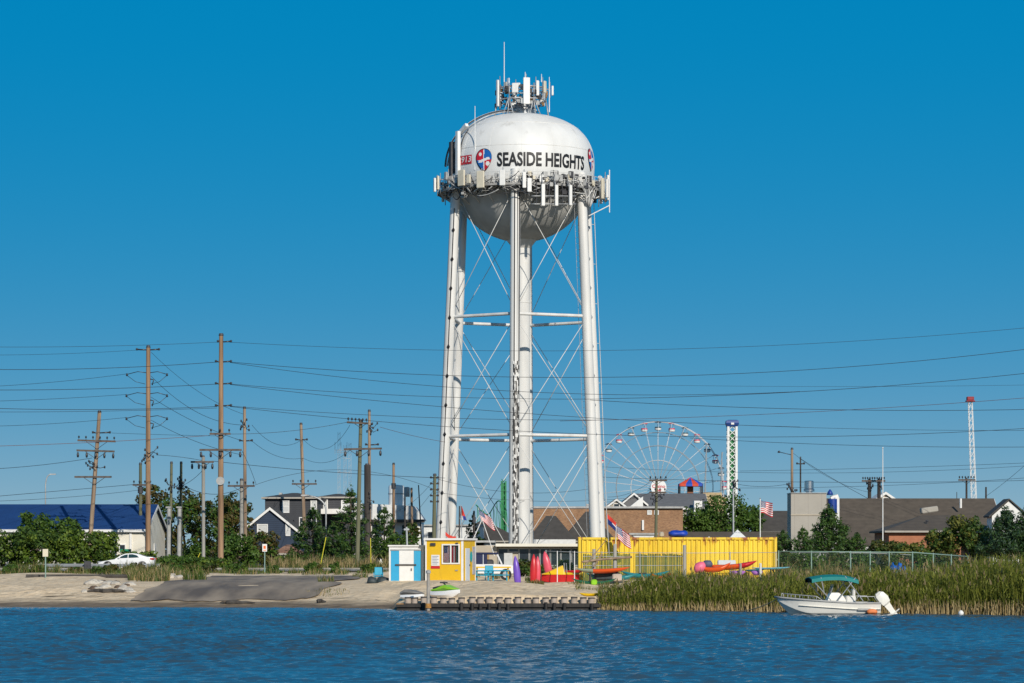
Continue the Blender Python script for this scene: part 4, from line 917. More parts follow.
mb=MB(); mb.bx(X_(419,D),X_(485,D),D-.3,D+9.3,Z_(526,D)+.003,Z_(524.5,D)); mb.build('roof_edge',M_radio,h)
for a in (428,440,469): pw(h,a,a+5,532,540,D,mull=0)
# roof antenna masts behind the houses
for px,lb,ty in ((344,'pair of thin lattice radio masts with whip antennas behind the charcoal house',440),):
    D=320; b=Vector((X_(px,D),D,Z_(500,D))); t=thing('radio_mast',lb,'antenna mast',(b.x,b.y,gz(b.x,b.y)))
    for q,(dx,h0,h1) in enumerate(((-5,520,432),(1,520,445),(6,520,443))):
        mb=MB(); 
        for s_ in (-.12,.12): mb.tube((X_(px+dx,D)+s_,D,gz(0,D)),(X_(px+dx,D)+s_,D,Z_(h1,D)),.022,None,4)
        for z in np.arange(4,Z_(h1,D)-.2,.6): mb.tube((X_(px+dx,D)-.12,D,z),(X_(px+dx,D)+.12,D,z+.3),.016,None,4)
        mb.build('mast',M_metal,t)
    mb=MB()
    for dx0,dx1,yy in ((-9,4,450),(-8,3,452),(-2,6,458),(-6,6,472)): mb.tube(W(px+dx0,yy,D),W(px+dx1,yy+.5,D),.03,None,4)
    for dx in (-9,-3,3): mb.tube(W(px+dx,442,D),W(px+dx,454,D),.025,None,4)
    mb.build('yagi_antenna',M_radio,t)

# low glazed club building between kiosk and container
D=214
h=thing('glazed_building','low flat roofed building with a long row of dark windows and cream fascia','building',(X_(540,D),D,1.3))
xa,xb=X_(473,D),X_(640,D)
mb=MB(); mb.bx(xa,X_(497,D),D,D+9,1.2,Z_(545.5,D)); mb.bx(X_(497,D)+.004,xb,D+.35,D+9,1.2,Z_(545.5,D)); mb.build('wall',M_beige,h)
mb=MB(); mb.bx(X_(497,D)-.1,xb+.4,D-.7,D+9.4,Z_(546.5,D),Z_(543.6,D)); mb.build('roof',M_cream,h)
mb=MB(); mb.bx(xa-.2,X_(497,D)-.15,D-.3,D+9.4,Z_(542.5,D),Z_(540.5,D)); mb.build('roof_edge',M_radio,h)
for i in range(11):
    a=498+i*10.5
    pw(h,a+.6,a+9.6,549,565 if i!=1 else 551.5,D+.35,mull=0,fr=.07,fm=M_radio)
dr=MB(); dr.bx(X_(504,D),X_(512.5,D),D+.2,D+.34,1.3,Z_(553,D)); dr.build('door',M_curtain,h)
pwd=MB(); pwd.bx(X_(478,D),X_(489,D),D-.06,D-.004,Z_(566,D),Z_(553,D)); pwd.build('boarded_window',mat('plywood',(.42,.27,.10),.8,var=.2),h)
# grey hip roofed bungalows behind the tower
for x0,x1,D,ye,yr,lb,ro,ins in ((445,520,318,541,521,'dark hip roofed bungalow left of the tower riser',M_shingle,4.5),(531,572,312,541,516,'dark steep hip roofed bungalow right of the tower riser',M_shingle,2.2),(566,612,316,541,512,'dark roofed bungalow beside the right pair of tower legs',M_shingle,2.8)):
    h=hip('bungalow',lb,X_(x0,D),X_(x1,D),D,D+9,Z_(ye,D),Z_(yr,D+4.5),M_roofwhite,ro,over=.5,inset=ins,cat='house')
    pw(h,x0+8,x0+14,543,547,D,mull=1); pw(h,x1-14,x1-8,543,547,D,mull=1)
D=309; ww=MB(); ww.bx(X_(533,D),X_(575,D),D-3,D-.0,1.4,Z_(539.5,D)); o=ww.build('garden_wall',M_roofwhite,origin=(X_(553,D),D,1.4)); tag(o,'white low wall in front of the steep hip roofed bungalow','wall')
# brick block
D=335
h=thing('brick_building','long brown brick building with flat parapet behind the tower legs','building',(X_(608,D),D,1.5))
mb=MB(); mb.bx(X_(532,D),X_(593,D),D,D+12,1.4,Z_(508.5,D)); mb.bx(X_(593,D)+.004,X_(683,D),D+.3,D+12.3,1.4,Z_(507,D)); mb.build('wall',M_brick,h)
mb=MB(); mb.bx(X_(531.5,D),X_(683.5,D),D-.12,D+12.4,Z_(508.3,D),Z_(506.4,D)); mb.build('parapet_cap',M_radio,h)
mb=MB(); mb.bx(X_(587,D),X_(600,D),D+3,D+5,Z_(506.3,D),Z_(503.5,D)); mb.build('roof_unit',M_radio,h)
mb=MB(); mb.bx(X_(642,D),X_(644,D),D+.05,D+.28,Z_(530,D),Z_(520,D)); mb.build('drain_pipe',M_trim,h)
for a,b_ in ((648,651),(655,658)): pw(h,a,b_,511,514,D+.3,mull=0,glass=M_curtain)
D=318
h=thing('entry_canopy','white sloped canopy over dark roof beside the brick building','canopy',(X_(645,D),D,1.5))
mb=MB(); mb.prism([(X_(632,D),D,Z_(535,D)),(X_(655,D),D,Z_(535,D)),(X_(652,D),D,Z_(539.5,D)),(X_(637,D),D,Z_(539.5,D))],(0,3,0)); mb.build('fascia',M_roofwhite,h)
mb=MB(); mb.bx(X_(629,D),X_(658,D),D-.2,D+3.2,Z_(534.8,D),Z_(533,D)); mb.build('roof',M_radio,h)
for a in (638,651): 
    mb=MB(); mb.bx(X_(a,D),X_(a+1.5,D),D+.2,D+.5,1.4,Z_(539.6,D)); mb.build('post',M_trim,h)
# small gables and grey roofs behind the brick
D=370
h=gable('gable_house','small house with pale yellow gable rising behind the brick building',X_(606,D),X_(627,D),D,D+9,Z_(508,D),Z_(500,D),M_beige,M_shingleg,ridge='y',over=.3)
pw(h,614,619,504,507,D,mull=0)
D=385
h=gable('gable_house','house with white gable and grey roof right of the pale yellow gable',X_(622,D),X_(646,D),D,D+10,Z_(504,D),Z_(494,D),M_shingleg,M_shingleg,ridge='y',over=.3)
mb=MB(); mb.prism([(X_(630,D-3),D-3,Z_(507,D)),(X_(643,D-3),D-3,Z_(507,D)),(X_(643,D-3),D-3,Z_(497,D)),(X_(640,D-3),D-3,Z_(499,D))],(0,2.5,0)); mb.build('porch',M_trim,h)
mb=MB(); mb.bx(X_(639,D-3),X_(642,D-3),D-2.9,D-2.6,1.5,Z_(507.2,D-3)); mb.build('porch_post',M_trim,h)
D=400
h=gable('boardwalk_hall','wide hall with long pale grey roof in front of the ferris wheel',X_(640,D),X_(706,D),D,D+14,Z_(508,D),Z_(495,D+7),M_block,M_shingleg,over=.4)
for a in (650,664,690): pw(h,a,a+8,510.5,514,D,mull=1)
mb=MB(); mb.bx(X_(694,D-2),X_(702,D-2),D-2.4,D-.1,Z_(516,D),Z_(501,D)); mb.build('stair_tower',M_trim,h)
D=330
h=gable('brown_roof_house','house with long brown roof right of the wheel sign pole',X_(684,D),X_(790,D),D,D+9,Z_(549,D),Z_(533.5,D+4.5),M_cream,M_shingleb,over=.4)
mb=MB(); mb.bx(X_(739.2,D),X_(740.4,D),D+2,D+2.3,Z_(537,D),Z_(531,D)); mb.build('vent_pipe',M_trim,h)
pw(h,700,708,551,556,D,mull=1)
D=345
h=gable('slate_roof_house','house with dark slate roof behind the flag on its pole',X_(764,D),X_(800,D),D,D+9,Z_(531,D),Z_(512.5,D+4.5),M_cream,M_shingle,over=.4)
pw(h,770,777,535,540,D,mull=1)
D=240
for px,w_,hh,lb in ((737.5,11.5,11,'white pointed canopy tent top behind the container'),(709,8,4,'low white tent top left of the pointed canopy')):
    b=Vector((X_(px,D),D,gz(X_(px,D),D))); t=thing('canopy_tent',lb,'tent',b); zt0=Z_(541,D); a=w_*D/F
    mb=MB(); z1=Z_(541-hh-.5,D); mb.add([(b.x-a,D-a,zt0),(b.x+a,D-a,zt0),(b.x+a,D+a,zt0),(b.x-a,D+a,zt0),(b.x,D,z1),(b.x-a,D-a,zt0-.3),(b.x+a,D-a,zt0-.3),(b.x+a,D+a,zt0-.3),(b.x-a,D+a,zt0-.3)],[(0,1,4),(1,2,4),(2,3,4),(3,0,4),(0,5,6,1),(1,6,7,2),(2,7,8,3),(3,8,5,0)]); mb.build('canopy',M_roofwhite,t)
    for sx in (-1,1):
        for sy in (-1,1):
            mb=MB(); mb.tube((b.x+sx*(a-.06),D+sy*(a-.06),b.z-.1),(b.x+sx*(a-.06),D+sy*(a-.06),zt0-.02),.03,None,6); mb.build('leg',M_galv,t)
# grey block building with steel vent
D=252
h=thing('block_building','tall plain grey rendered block building with a steel rooftop vent','building',(X_(808,D),D,1.4))
mb=MB(); mb.bx(X_(791,D),X_(826.5,D),D,D+3.4,1.3,Z_(493.5,D)); mb.build('wall',M_block,h)
mb=MB(); mb.bx(X_(790.6,D),X_(827,D),D-.1,D+3.5,Z_(493.4,D),Z_(492.6,D)); mb.build('parapet_cap',M_radio,h)
mb=MB(); mb.bx(X_(790.8,D),X_(826.7,D),D-.06,D-.003,Z_(515.5,D),Z_(514.3,D)); mb.build('ledge',M_beige,h)
c=W(809,492,D+1.6); mb=MB(); mb.lathe([(.02,-.1),(.30,-.1),(.30,.1),(.42,.12),(.42,.95),(.36,1.0),(.02,1.0)],c,20); mb.lathe([(.5,.05),(.5,.22),(.42,.3)],c,20); mb.build('steel_vent',mat('polished_steel',(.6,.6,.6),.25,metal=1.,var=.1),h,smooth=40)
D=253.5
t=thing('blue_hopper','blue and white vertical hopper strapped beside the grey block building','hopper',(X_(833,D),D,gz(X_(833,D),D)))
mb=MB(); mb.tube((X_(832.5,D-1),D-1,Z_(513,D-1)),(X_(832.5,D-1),D-1,Z_(499,D-1)),.42,None,16); mb.build('drum',mat('royal_blue_paint',(.008,.045,.26),.45,var=.1),t,smooth=40)
mb=MB(); mb.tube((X_(837.2,D-1),D-.6,1.4),(X_(836.7,D-1),D-.9,Z_(497.5,D-1)),.26,None,12); mb.tube((X_(831,D-1),D-.8,Z_(498.3,D-1)),(X_(838.5,D-1),D-.8,Z_(496.2,D-1)),.2,None,10); mb.build('white_pipe',M_trim,t,smooth=40)
mb=MB(); mb.lathe([(.02,0),(.3,0),(.22,.25),(.05,.5)],W(830,495,D-1),10); mb.build('cap',MATS['royal_blue_paint'],t,smooth=True)
# long dark roof and front hip
D=270
h=gable('long_roof_building','long low building with wide dark shingled roof and white gable tip',X_(828,D),X_(1004,D),D,D+16,Z_(546,D),Z_(500.5,D+8),M_beige,M_shingleb,over=.4)
mb=MB(); mb.rbox(W(929,511,D+1.5)+Vector((0,0,.1)),1.6,1.2,.55,.08,Matrix.Rotation(R(-8),4,'Y')); mb.build('roof_vent_hood',M_block,h)
mb=MB(); mb.tube(W(960.7,508,D+5),W(960.7,498.5,D+5),.12,None,8); mb.build('vent_pipe',M_trim,h)
pw(h,850,858,550,556,D,mull=1)
D=252
h=hip('orange_brick_house','orange brick wing under a dark hip roof with pale gutter',X_(889,D),X_(1000,D),D,D+10,Z_(531,D),Z_(515.5,D+5),M_orange,M_shingleb,over=.45,inset=4.2)
mb=MB(); mb.lathe([(.02,0),(.1,0),(.1,.3),(.18,.32),(.02,.5)],W(927,525,D+2),8); mb.build('vent_pipe',M_dark,h)
pw(h,938,946,536,542,D,mull=1)
D=247
o=thing('white_gable_house','white gable wall rising above the cedar at the roof end','house',(X_(1003,D),D,1.4)); mb=MB(); mb.prism([(X_(992,D),D,1.4),(X_(1026,D),D,1.4),(X_(1026,D),D,Z_(516,D)),(X_(1009,D),D,Z_(501,D)),(X_(992,D),D,Z_(516,D))],(0,2.6,0)); mb.build('wall',M_trim,o)
mb=MB(); mb.prism([(X_(989,D),D-.2,Z_(517.5,D)),(X_(1009,D),D-.2,Z_(500,D)),(X_(1009,D),D-.2,Z_(498.6,D)),(X_(988.5,D),D-.2,Z_(516,D))],(0,3,0)); mb.prism([(X_(1009,D)+.003,D-.2,Z_(500,D)),(X_(1029,D),D-.2,Z_(517.5,D)),(X_(1029.5,D),D-.2,Z_(516,D)),(X_(1009,D)+.003,D-.2,Z_(498.6,D))],(0,3,0)); mb.build('roof',M_shingle,o)
D=330
h=gable('attic_gable','small pale gable attic behind the bushy twin poles',X_(873,D),X_(898,D),D,D+6,Z_(502,D),Z_(493.5,D),M_beige,M_roofwhite,ridge='y',over=.3,cat='house')
pw(h,884,888,498,501,D,mull=0)
mp=thing('flag_staff','slim white mast standing before the long dark roof','mast',onground(882.8,246)); p=onground(882.8,246); mb=MB(); mb.tube(p-Vector((0,0,.2)),W(882.8,448,246),.06,.03,8); mb.build('mast',M_panelw,mp)
mb=MB(); mb.lathe([(.02,-.05),(.08,0),(.02,.08)],W(882.8,448,246),8); mb.build('finial',M_panelw,mp)

# ================================================================== amusement pier
M_rim=mat('wheel_steel',(.62,.64,.66),.5,var=.06)
M_rimd=mat('wheel_steel_dark',(.30,.34,.37),.5,var=.1)
M_pink=mat('gondola_red',(.62,.05,.10),.45,var=.1); M_teal=mat('gondola_teal',(.05,.10,.12),.45,var=.1)
D=600; HX_,HZ_=X_(658,D),Z_(487.5,D); RW=66.3*D/F
fw=thing('ferris_wheel','large white ferris wheel with pink and teal gondolas and a round hub sign','ferris wheel',(HX_,D,gz(HX_,D)))
def ring(r,tr,y,mtl,name):
    mb=MB(); mb.path([(HX_+r*math.cos(a),D+y,HZ_+r*math.sin(a)) for a in np.linspace(0,2*PI,73)],tr,5,caps=False); return mb.build(name,mtl,fw,smooth=True)
for y in (-1.2,1.2):
    ring(RW-.15,.075,y,M_rim,'outer_rim'); ring(RW*.83,.045,y,M_rimd,'middle_rim'); ring(RW*.63,.065,y,M_rimd,'inner_rim'); ring(RW*.41,.045,y,M_rim,'hub_rim')
for i in range(30):
    a=PI/2+2*PI*i/30; mb=MB()
    for y in (-1.2,1.2): mb.tube((HX_+.8*math.cos(a),D+y*.6,HZ_+.8*math.sin(a)),(HX_+(RW-.1)*math.cos(a),D+y,HZ_+(RW-.1)*math.sin(a)),.038,None,5)
    mb.tube((HX_+RW*math.cos(a),D-1.2,HZ_+RW*math.sin(a)),(HX_+RW*math.cos(a),D+1.2,HZ_+RW*math.sin(a)),.06,None,5)
    mb.build('spoke',M_rim,fw,smooth=True)
for i in range(30):
    a=PI/2+2*PI*i/30; c=Vector((HX_+RW*math.cos(a),D,HZ_+RW*math.sin(a)-.35))
    mb=MB(); mb.loft([[c+Vector((r*math.cos(q),r*math.sin(q),z)) for q in np.linspace(0,2*PI,11)[:-1]] for r,z in ((.3,-1.6),(.6,-1.5),(.70,-1.15),(.66,-.85))]); g_=mb.build('gondola',M_pink if i%2 else M_teal,fw,smooth=40)
    mb=MB(); mb.loft([[c+Vector((r*math.cos(q),r*math.sin(q),z)) for q in np.linspace(0,2*PI,11)[:-1]] for r,z in ((.72,-1.12),(.70,-1.3),(.62,-1.53))],caps=False); mb.build('white_band',M_white,g_,smooth=40)
    mb=MB(); mb.loft([[c+Vector((r*math.cos(q),r*math.sin(q),z)) for q in np.linspace(0,2*PI,11)[:-1]] for r,z in ((.74,.05),(.68,.18),(.1,.38))]); mb.build('canopy',M_dark if i%2==0 else M_pink,g_,smooth=40)
    mb=MB()
    for q in (.8,2.3,3.9,5.5): mb.tube(c+Vector((.6*math.cos(q),.6*math.sin(q),-.8)),c+Vector((.6*math.cos(q),.6*math.sin(q),.06)),.04,None,4)
    mb.build('gondola_post',M_rimd,g_)
mb=MB(); 
for y in (-1.9,1.9):
    for s_ in (-1,1): mb.tube((HX_+s_*.3,D+y*.8,HZ_),(HX_+s_*7.5,D+y*2,gz(0,D)),.28,.34,8)
mb.tube((HX_,D-2.3,HZ_),(HX_,D+2.3,HZ_),.4,None,12); mb.build('support_tower',M_rim,fw)
mb=MB(); mb.tube((HX_,D-2.6,HZ_),(HX_,D-2.32,HZ_),1.65,None,32); sgn=mb.build('hub_sign',M_white,fw,smooth=40)
mb=MB(); textonto(mb,'Casino',1.0,(HX_,D-2.63,HZ_+.18),(1,0,0),(0,0,1),.02); textonto(mb,'Pier',.8,(HX_,D-2.63,HZ_-.62),(1,0,0),(0,0,1),.02); mb.build('sign_lettering',M_red,sgn)
# drop tower with green lattice
M_green=mat('ride_green',(.02,.20,.06),.5,var=.15)
D=590; a=thing('drop_tower','white framed drop tower with green lattice and dark blue crown','ride',(X_(732,D),D,gz(0,D)))
xl,xr=X_(728,D),X_(736.2,D); zb,zt1=gz(0,D),Z_(426.5,D)
for x in (xl,xr):
    for y in (D-.9,D+.9):
        mb=MB(); mb.bx(x-.22,x+.22,y-.2,y+.2,zb,zt1); mb.build('white_column',M_white,a)
mb=MB(); zs=np.arange(zb,zt1,1.25)
for z in zs:
    mb.tube((xl+.2,D-.9,z),(xr-.2,D-.9,z+1.2),.09,None,5); mb.tube((xr-.2,D-.7,z),(xl+.2,D-.7,z+1.2),.09,None,5); mb.tube((xl,D+.9,z),(xr,D+.9,z+1.2),.09,None,5)
mb.build('lattice',M_white,a)
mb=MB(); mb.bx(xl+.32,xr-.32,D-.25,D+.25,zb,zt1-1); 
for z in np.arange(zb,zt1-1,2.2): mb.bx(xl+.24,xr-.24,D-.35,D+.35,z,z+.8)
mb.build('lift_core',M_green,a)
mb=MB(); c=Vector((X_(732.1,D),D,0)); mb.loft([[c+Vector((sx*w/2,sy*w/2,z)) for sx,sy in ((-1,-1),(1,-1),(1,1),(-1,1))] for w,z in ((2.3,zt1),(2.5,zt1+.3),(2.7,zt1+.7),(2.5,zt1+1.2),(1.6,zt1+1.35))]); mb.build('crown',mat('crown_blue',(.015,.06,.25),.5),a)
mb=MB(); mb.bx(X_(730.6,D),X_(733.6,D),D-1.42,D-1.36,zt1+.35,zt1+.75); mb.build('crown_lettering_band',M_white,a)
# white lattice tower on the right
D=620; a=thing('lattice_tower','slender white lattice mast with a red platform head','tower',(X_(975,D),D,gz(0,D)))
zb,zt1=gz(0,D),Z_(402,D); b0=X_(976,D); t0=X_(970.2,D)
def lt(t,sx,sy): w=.58-.18*t; return Vector((b0+(t0-b0)*t+sx*w,D+sy*w,zb+(zt1-zb)*t))
for sx in (-1,1):
    for sy in (-1,1):
        mb=MB(); mb.path([lt(t,sx,sy) for t in (0,.5,1)],.07,6); mb.build('mast_leg',M_white,a)
mb=MB(); n_=22
for i in range(n_):
    for sy in (-1,1): mb.tube(lt(i/n_,-1,sy),lt((i+1)/n_,1,sy),.045,None,4); mb.tube(lt(i/n_,1,sy),lt((i+1)/n_,-1,sy),.03,None,4)
mb.build('mast_bracing',M_white,a)
c=Vector((t0,D,zt1)); mb=MB(); mb.rbox(c+Vector((0,0,.2)),1.9,1.9,.25,.05); mb.rbox(c+Vector((0,0,.75)),1.5,1.5,.8,.1); mb.build('red_head',mat('oxide_red',(.30,.03,.04),.6,var=.2),a)
mb=MB(); mb.tube(lt(.17,0,0)-Vector((2.2,0,0)),lt(.17,0,0)+Vector((2.2,0,0)),.5,None,10); mb.build('ring_seat',M_white,a)
# red and blue striped tent, boardwalk deck
D=520; c=W(690.5,489,D); t=thing('striped_tent','open tent with red and blue striped pyramid roof','tent',(c.x,c.y,Z_(493,D)))
r0=2.15; zt0=Z_(484,D); apx=Vector((c.x,D,Z_(477.2,D))); ring_=[(c.x-r0,D-r0),(c.x-r0*.45,D-r0),(c.x+r0*.1,D-r0),(c.x+r0*.6,D-r0),(c.x+r0,D-r0),(c.x+r0,D+r0),(c.x-r0,D+r0)]
mb=MB(); ms=[0,1,0,1,1,0,1]
for i in range(7):
    p,q=ring_[i],ring_[(i+1)%7]; mb.add([(p[0],p[1],zt0),(q[0],q[1],zt0),apx],[(0,1,2)],ms[i]); mb.add([(p[0],p[1],zt0),(q[0],q[1],zt0),(q[0],q[1],zt0-.45),(p[0],p[1],zt0-.45)],[(0,1,2,3)],ms[i])
mb.build('tent_roof',[mat('tent_red',(.62,.07,.03),.7),mat('tent_blue',(.02,.08,.45),.7)],t)
for sx in (-1,1):
    for sy in (-1,1):
        mb=MB(); mb.tube((c.x+sx*(r0-.1),D+sy*(r0-.1),Z_(495,D)),(c.x+sx*(r0-.1),D+sy*(r0-.1),zt0),.12,None,6); mb.build('tent_pole',M_dark,t)
mb=MB(); mb.bx(c.x-.6,c.x+.5,D-.3,D+.5,Z_(495,D),Z_(486,D)); mb.build('booth',mat('booth_brown',(.25,.10,.05),.7),t)
D=540; o=MB(); o.bx(X_(700,D),X_(726,D),D,D+8,1.8,Z_(496.5,D)); o.bx(X_(703,D),X_(722,D),D-.2,D+8,Z_(496.4,D),Z_(492.5,D)); o=o.build('boardwalk_stand',mat('stand_tan',(.48,.36,.20),.8,var=.15),origin=(X_(713,D),D,1.9)); tag(o,'tan boarded pier stand under the drop tower','stand')
# ride arms right of the wheel
D=560
for px,py0,px1,py1,lb in ((703,500,706.5,446,'thin dark ride mast crossing the wheel rim'),(719,500,722,452,'shorter dark ride mast right of the wheel rim')):
    mb=MB(); b=W(px,py0,D); b.z=gz(b.x,D); mb.tube(b,W(px1,py1,D),.22,.12,6)
    for i in range(10): mb.tube(b+(W(px1,py1,D)-b)*(i/10)+Vector((-.25,0,0)),b+(W(px1,py1,D)-b)*((i+1)/10)+Vector((.25,0,0)),.05,None,4)
    o=mb.build('ride_mast',M_rimd,origin=b); tag(o,lb,'ride mast')
# green coaster seen between the tower legs
D=560; t=thing('green_coaster','bright green roller coaster track and lift tower behind the flags','roller coaster',(X_(490,D),D,gz(0,D)))
M_gr=mat('coaster_green',(.025,.22,.075),.5,var=.2)
for x in (501.5,505.8):
    for dy in (-.8,.8):
        mb=MB(); mb.bx(X_(x,D)-.14,X_(x,D)+.14,D+dy-.14,D+dy+.14,gz(0,D),Z_(481,D)); mb.build('lift_column',M_gr,t)
mb=MB()
for z in np.arange(2,Z_(482,D),1.): mb.tube((X_(501.5,D),D-.8,z),(X_(505.8,D),D-.8,z+1),.09,None,4); mb.tube((X_(505.8,D),D+.8,z),(X_(501.5,D),D+.8,z+1),.09,None,4)
mb.bx(X_(502.2,D),X_(505.2,D),D-.4,D+.4,gz(0,D),Z_(483,D)); mb.build('lift_lattice',M_gr,t)
P=[W(476+i*1.6,508+7*math.cos(i*.42+3.4)+(4 if i<4 else 0),D+4*math.sin(i*.3)) for i in range(20)]
for dz in (0,.5): 
    mb=MB(); mb.path([p+Vector((0,dz,dz*.2)) for p in P],.08,6); mb.build('track_rail',M_gr,t,smooth=True)
for i in range(1,20,2):
    mb=MB(); mb.tube(P[i],(P[i].x,P[i].y,gz(0,D)),.06,None,5); mb.tube(P[i],(P[i].x+1.2,P[i].y,gz(0,D)),.04,None,5); mb.build('track_support',M_gr,t)
# ================================================================== bulkhead and beach
M_timber=mat('black_wet_timber',(.010,.009,.008),.6,col2=(.030,.025,.021),scale=2.,stretch=(3,1,.6),detail=6)
M_pile=mat('bleached_piling',(.34,.27,.21),.9,col2=(.50,.42,.35),scale=3,detail=6)
M_cap=mat('piling_cap',(.06,.05,.045),.8,var=.3)
bh=thing('bulkhead','black timber bulkhead topped by a row of pale piling heads along the water','bulkhead',(X_(498,149),149,-.3))
xa,xb=X_(397,149),X_(601,149); mb=MB()
mb.bx(xa,xb,149.0,149.3,-1,.35); 
mb.bx(xa,xa+.3,149.304,153.5,-1,.33)
mb.build('timber_wall',M_timber,bh)
mb=MB(); mb.bx(xa-.05,xb,148.86,148.995,.16,.30); mb.bx(xa-.05,xb,148.87,148.995,-.1,.02); mb.build('waler',M_timber,bh)
npl=21
for i in range(npl):
    x=xa+.45+(xb-xa-.9)*i/(npl-1)+rng.normal(0,.03); h=.66+rng.normal(0,.025)
    if i==0: x+=.15
    mb=MB(); mb.tube((x,149.48,-1),(x,149.48,h-.05),.185,.175,12); pl_=mb.build('piling',M_pile,bh,smooth=40)
    mb=MB(); mb.tube((x,149.48,h-.05),(x,149.48,h+.012),.2,.17,12); mb.build('cap',M_cap,pl_,smooth=40)
    if rng.random()<.5:
        mb=MB(); mb.tube((x,148.80,-.6),(x,148.80,.34+rng.random()*.08),.09,None,8); mb.build('fender_post',M_timber,bh)
mb=MB(); x=X_(402,149); mb.bx(xa-.02,xa+.35,148.9,149.0,.25,.36); mb.build('iron_bracket',M_rust,bh)
# mooring post in the water in front of the bulkhead
b=Vector((X_(428.3,148),148,-1)); t=thing('mooring_post','slim grey post standing in the water against the bulkhead, rusty at its foot','post',b)
mb=MB(); mb.tube(b,W(428.3,573,148),.095,.085,12); mb.build('post_shaft',mat('weathered_grey',(.36,.33,.29),.9,var=.25,scale=4),t,smooth=40)
mb=MB(); mb.tube(W(428.3,608,148),W(428.3,603.5,148),.16,.15,12); mb.build('rusty_collar',mat('rust_orange',(.35,.17,.04),.85,var=.4,scale=5),t)
mb=MB(); mb.lathe([(.02,-.02),(.13,-.02),(.13,.12),(.02,.17)],W(428.3,573,148),12); mb.build('cap',M_radio,t,smooth=40)

# ------------------------------------------------------------------ shed and kiosk
def local(o_loc,rz):
    M=Matrix.Translation(o_loc)@Matrix.Rotation(rz,4,'Z'); return lambda x,y,z:M@Vector((x,y,z)), Matrix.Rotation(rz,4,'Z')
def lbox(mb,P,rot,x0,x1,y0,y1,z0,z1,m=0): mb.box(P((x0+x1)/2,(y0+y1)/2,(z0+z1)/2),x1-x0,y1-y0,z1-z0,rot,m)
M_yel=mat('kiosk_yellow',(.72,.42,.008),.55,col2=(.80,.50,.012),scale=1.2,detail=6)
M_sky=mat('shed_blue',(.03,.36,.62),.55,var=.06,scale=2)
M_shed=mat('shed_white',(.70,.69,.66),.6,col2=(.80,.79,.76),scale=1.5,detail=6)
stain(M_yel,(.40,.26,.03),1.6,(1,1,.25),.58,.74,.5); stain(M_shed,(.40,.36,.28),1.6,(1,1,.2),.58,.74,.5); stain(M_sky,(.12,.32,.42),1.5,(1,1,.25),.56,.72,.5)
D=168; c=Vector((X_(389,D),D,gz(X_(400,D),D)-.05))
sh=thing('beach_shed','low white shed with two sky blue panels and a white double door','shed',c); P,rot=local(c,R(-4))
w,d,h=2.06,2.0,2.24
mb=MB(); lbox(mb,P,rot,0,w,0,d,0,h); mb.build('wall',M_shed,sh)
mb=MB(); lbox(mb,P,rot,-.06,w+.06,-.10,d+.1,h+.003,h+.09); mb.build('roof',M_shed,sh)
for x0,x1 in ((.12,.60),(1.48,1.90)):
    mb=MB(); lbox(mb,P,rot,x0,x1,-.03,-.003,.12,1.98); mb.build('blue_panel',M_sky,sh)
mb=MB(); lbox(mb,P,rot,.61,1.47,-.045,-.003,.10,2.0); dr=mb.build('door',M_trim,sh)
mb=MB(); lbox(mb,P,rot,.38,1.62,-.11,-.05,1.12,1.20); mb.build('locking_bar',M_wooddark,dr)
mb=MB(); lbox(mb,P,rot,1.30,1.36,-.08,-.046,.8,.95); mb.build('handle',M_dark,dr)
mb=MB(); lbox(mb,P,rot,.10,1.95,-.06,-.003,2.01,2.08); mb.build('door_header',M_radio,sh)
mb=MB(); lbox(mb,P,rot,.0,w,-.05,-.003,-.05,.08); mb.build('skid',M_dark,sh)
c=Vector((X_(426,D),D-.9,gz(X_(440,D),D-.9)-.02))
kk=thing('yellow_kiosk','bright yellow rental kiosk with white trim, sliding window and side door','kiosk',c); P,rot=local(c,R(-15)); KP,KR=P,rot
w,d,h=2.27,2.75,2.52
mb=MB(); 
# walls with a real window opening in the front
x0,x1,z0,z1=1.08,2.02,1.20,2.22
for a in ((0,x0,0,h),(x1,w,0,h),(x0,x1,0,z0),(x0,x1,z1,h)): lbox(mb,P,rot,a[0],a[1],0,.1,a[2],a[3])
lbox(mb,P,rot,0,.1,.1,d,0,h); lbox(mb,P,rot,w-.1,w,.1,d,0,h); lbox(mb,P,rot,.1,w-.1,d-.1,d,0,h); lbox(mb,P,rot,.1,w-.1,.1,d-.1,.02,.08)
mb.build('wall',M_yel,kk)
mb=MB(); lbox(mb,P,rot,-.08,w+.1,-.14,d+.1,h+.003,h+.12); mb.build('roof',M_trim,kk)
for (a,b_,y0,y1) in ((-.015,.07,-.02,-.003),(w-.09,w+.02,-.025,-.003)):
    mb=MB(); lbox(mb,P,rot,a,b_,y0,y1,0,h); mb.build('corner_trim',M_trim,kk)
mb=MB(); lbox(mb,P,rot,w+.003,w+.03,-.02,.08,0,h); mb.build('corner_trim',M_trim,kk)
mb=MB(); lbox(mb,P,rot,w+.003,w+.03,d-.1,d+.02,0,h); mb.build('corner_trim',M_trim,kk)
mb=MB(); lbox(mb,P,rot,0,w,-.03,-.004,.0,.12); mb.build('base_trim',M_trim,kk)
f=MB()
for a in ((x0-.08,x1+.08,z1,z1+.08),(x0-.08,x1+.08,z0-.08,z0),(x0-.08,x0,z0,z1),(x1,x1+.08,z0,z1),((x0+x1)/2-.04,(x0+x1)/2+.04,z0,z1)): lbox(f,P,rot,a[0],a[1],-.05,-.003,a[2],a[3])
fw_=f.build('window',M_trim,kk); g_=MB(); lbox(g_,P,rot,x0,x1,.03,.045,z0,z1); g_.build('pane',glassmat('clear_pane',(.9,.93,.95),.82),fw_)
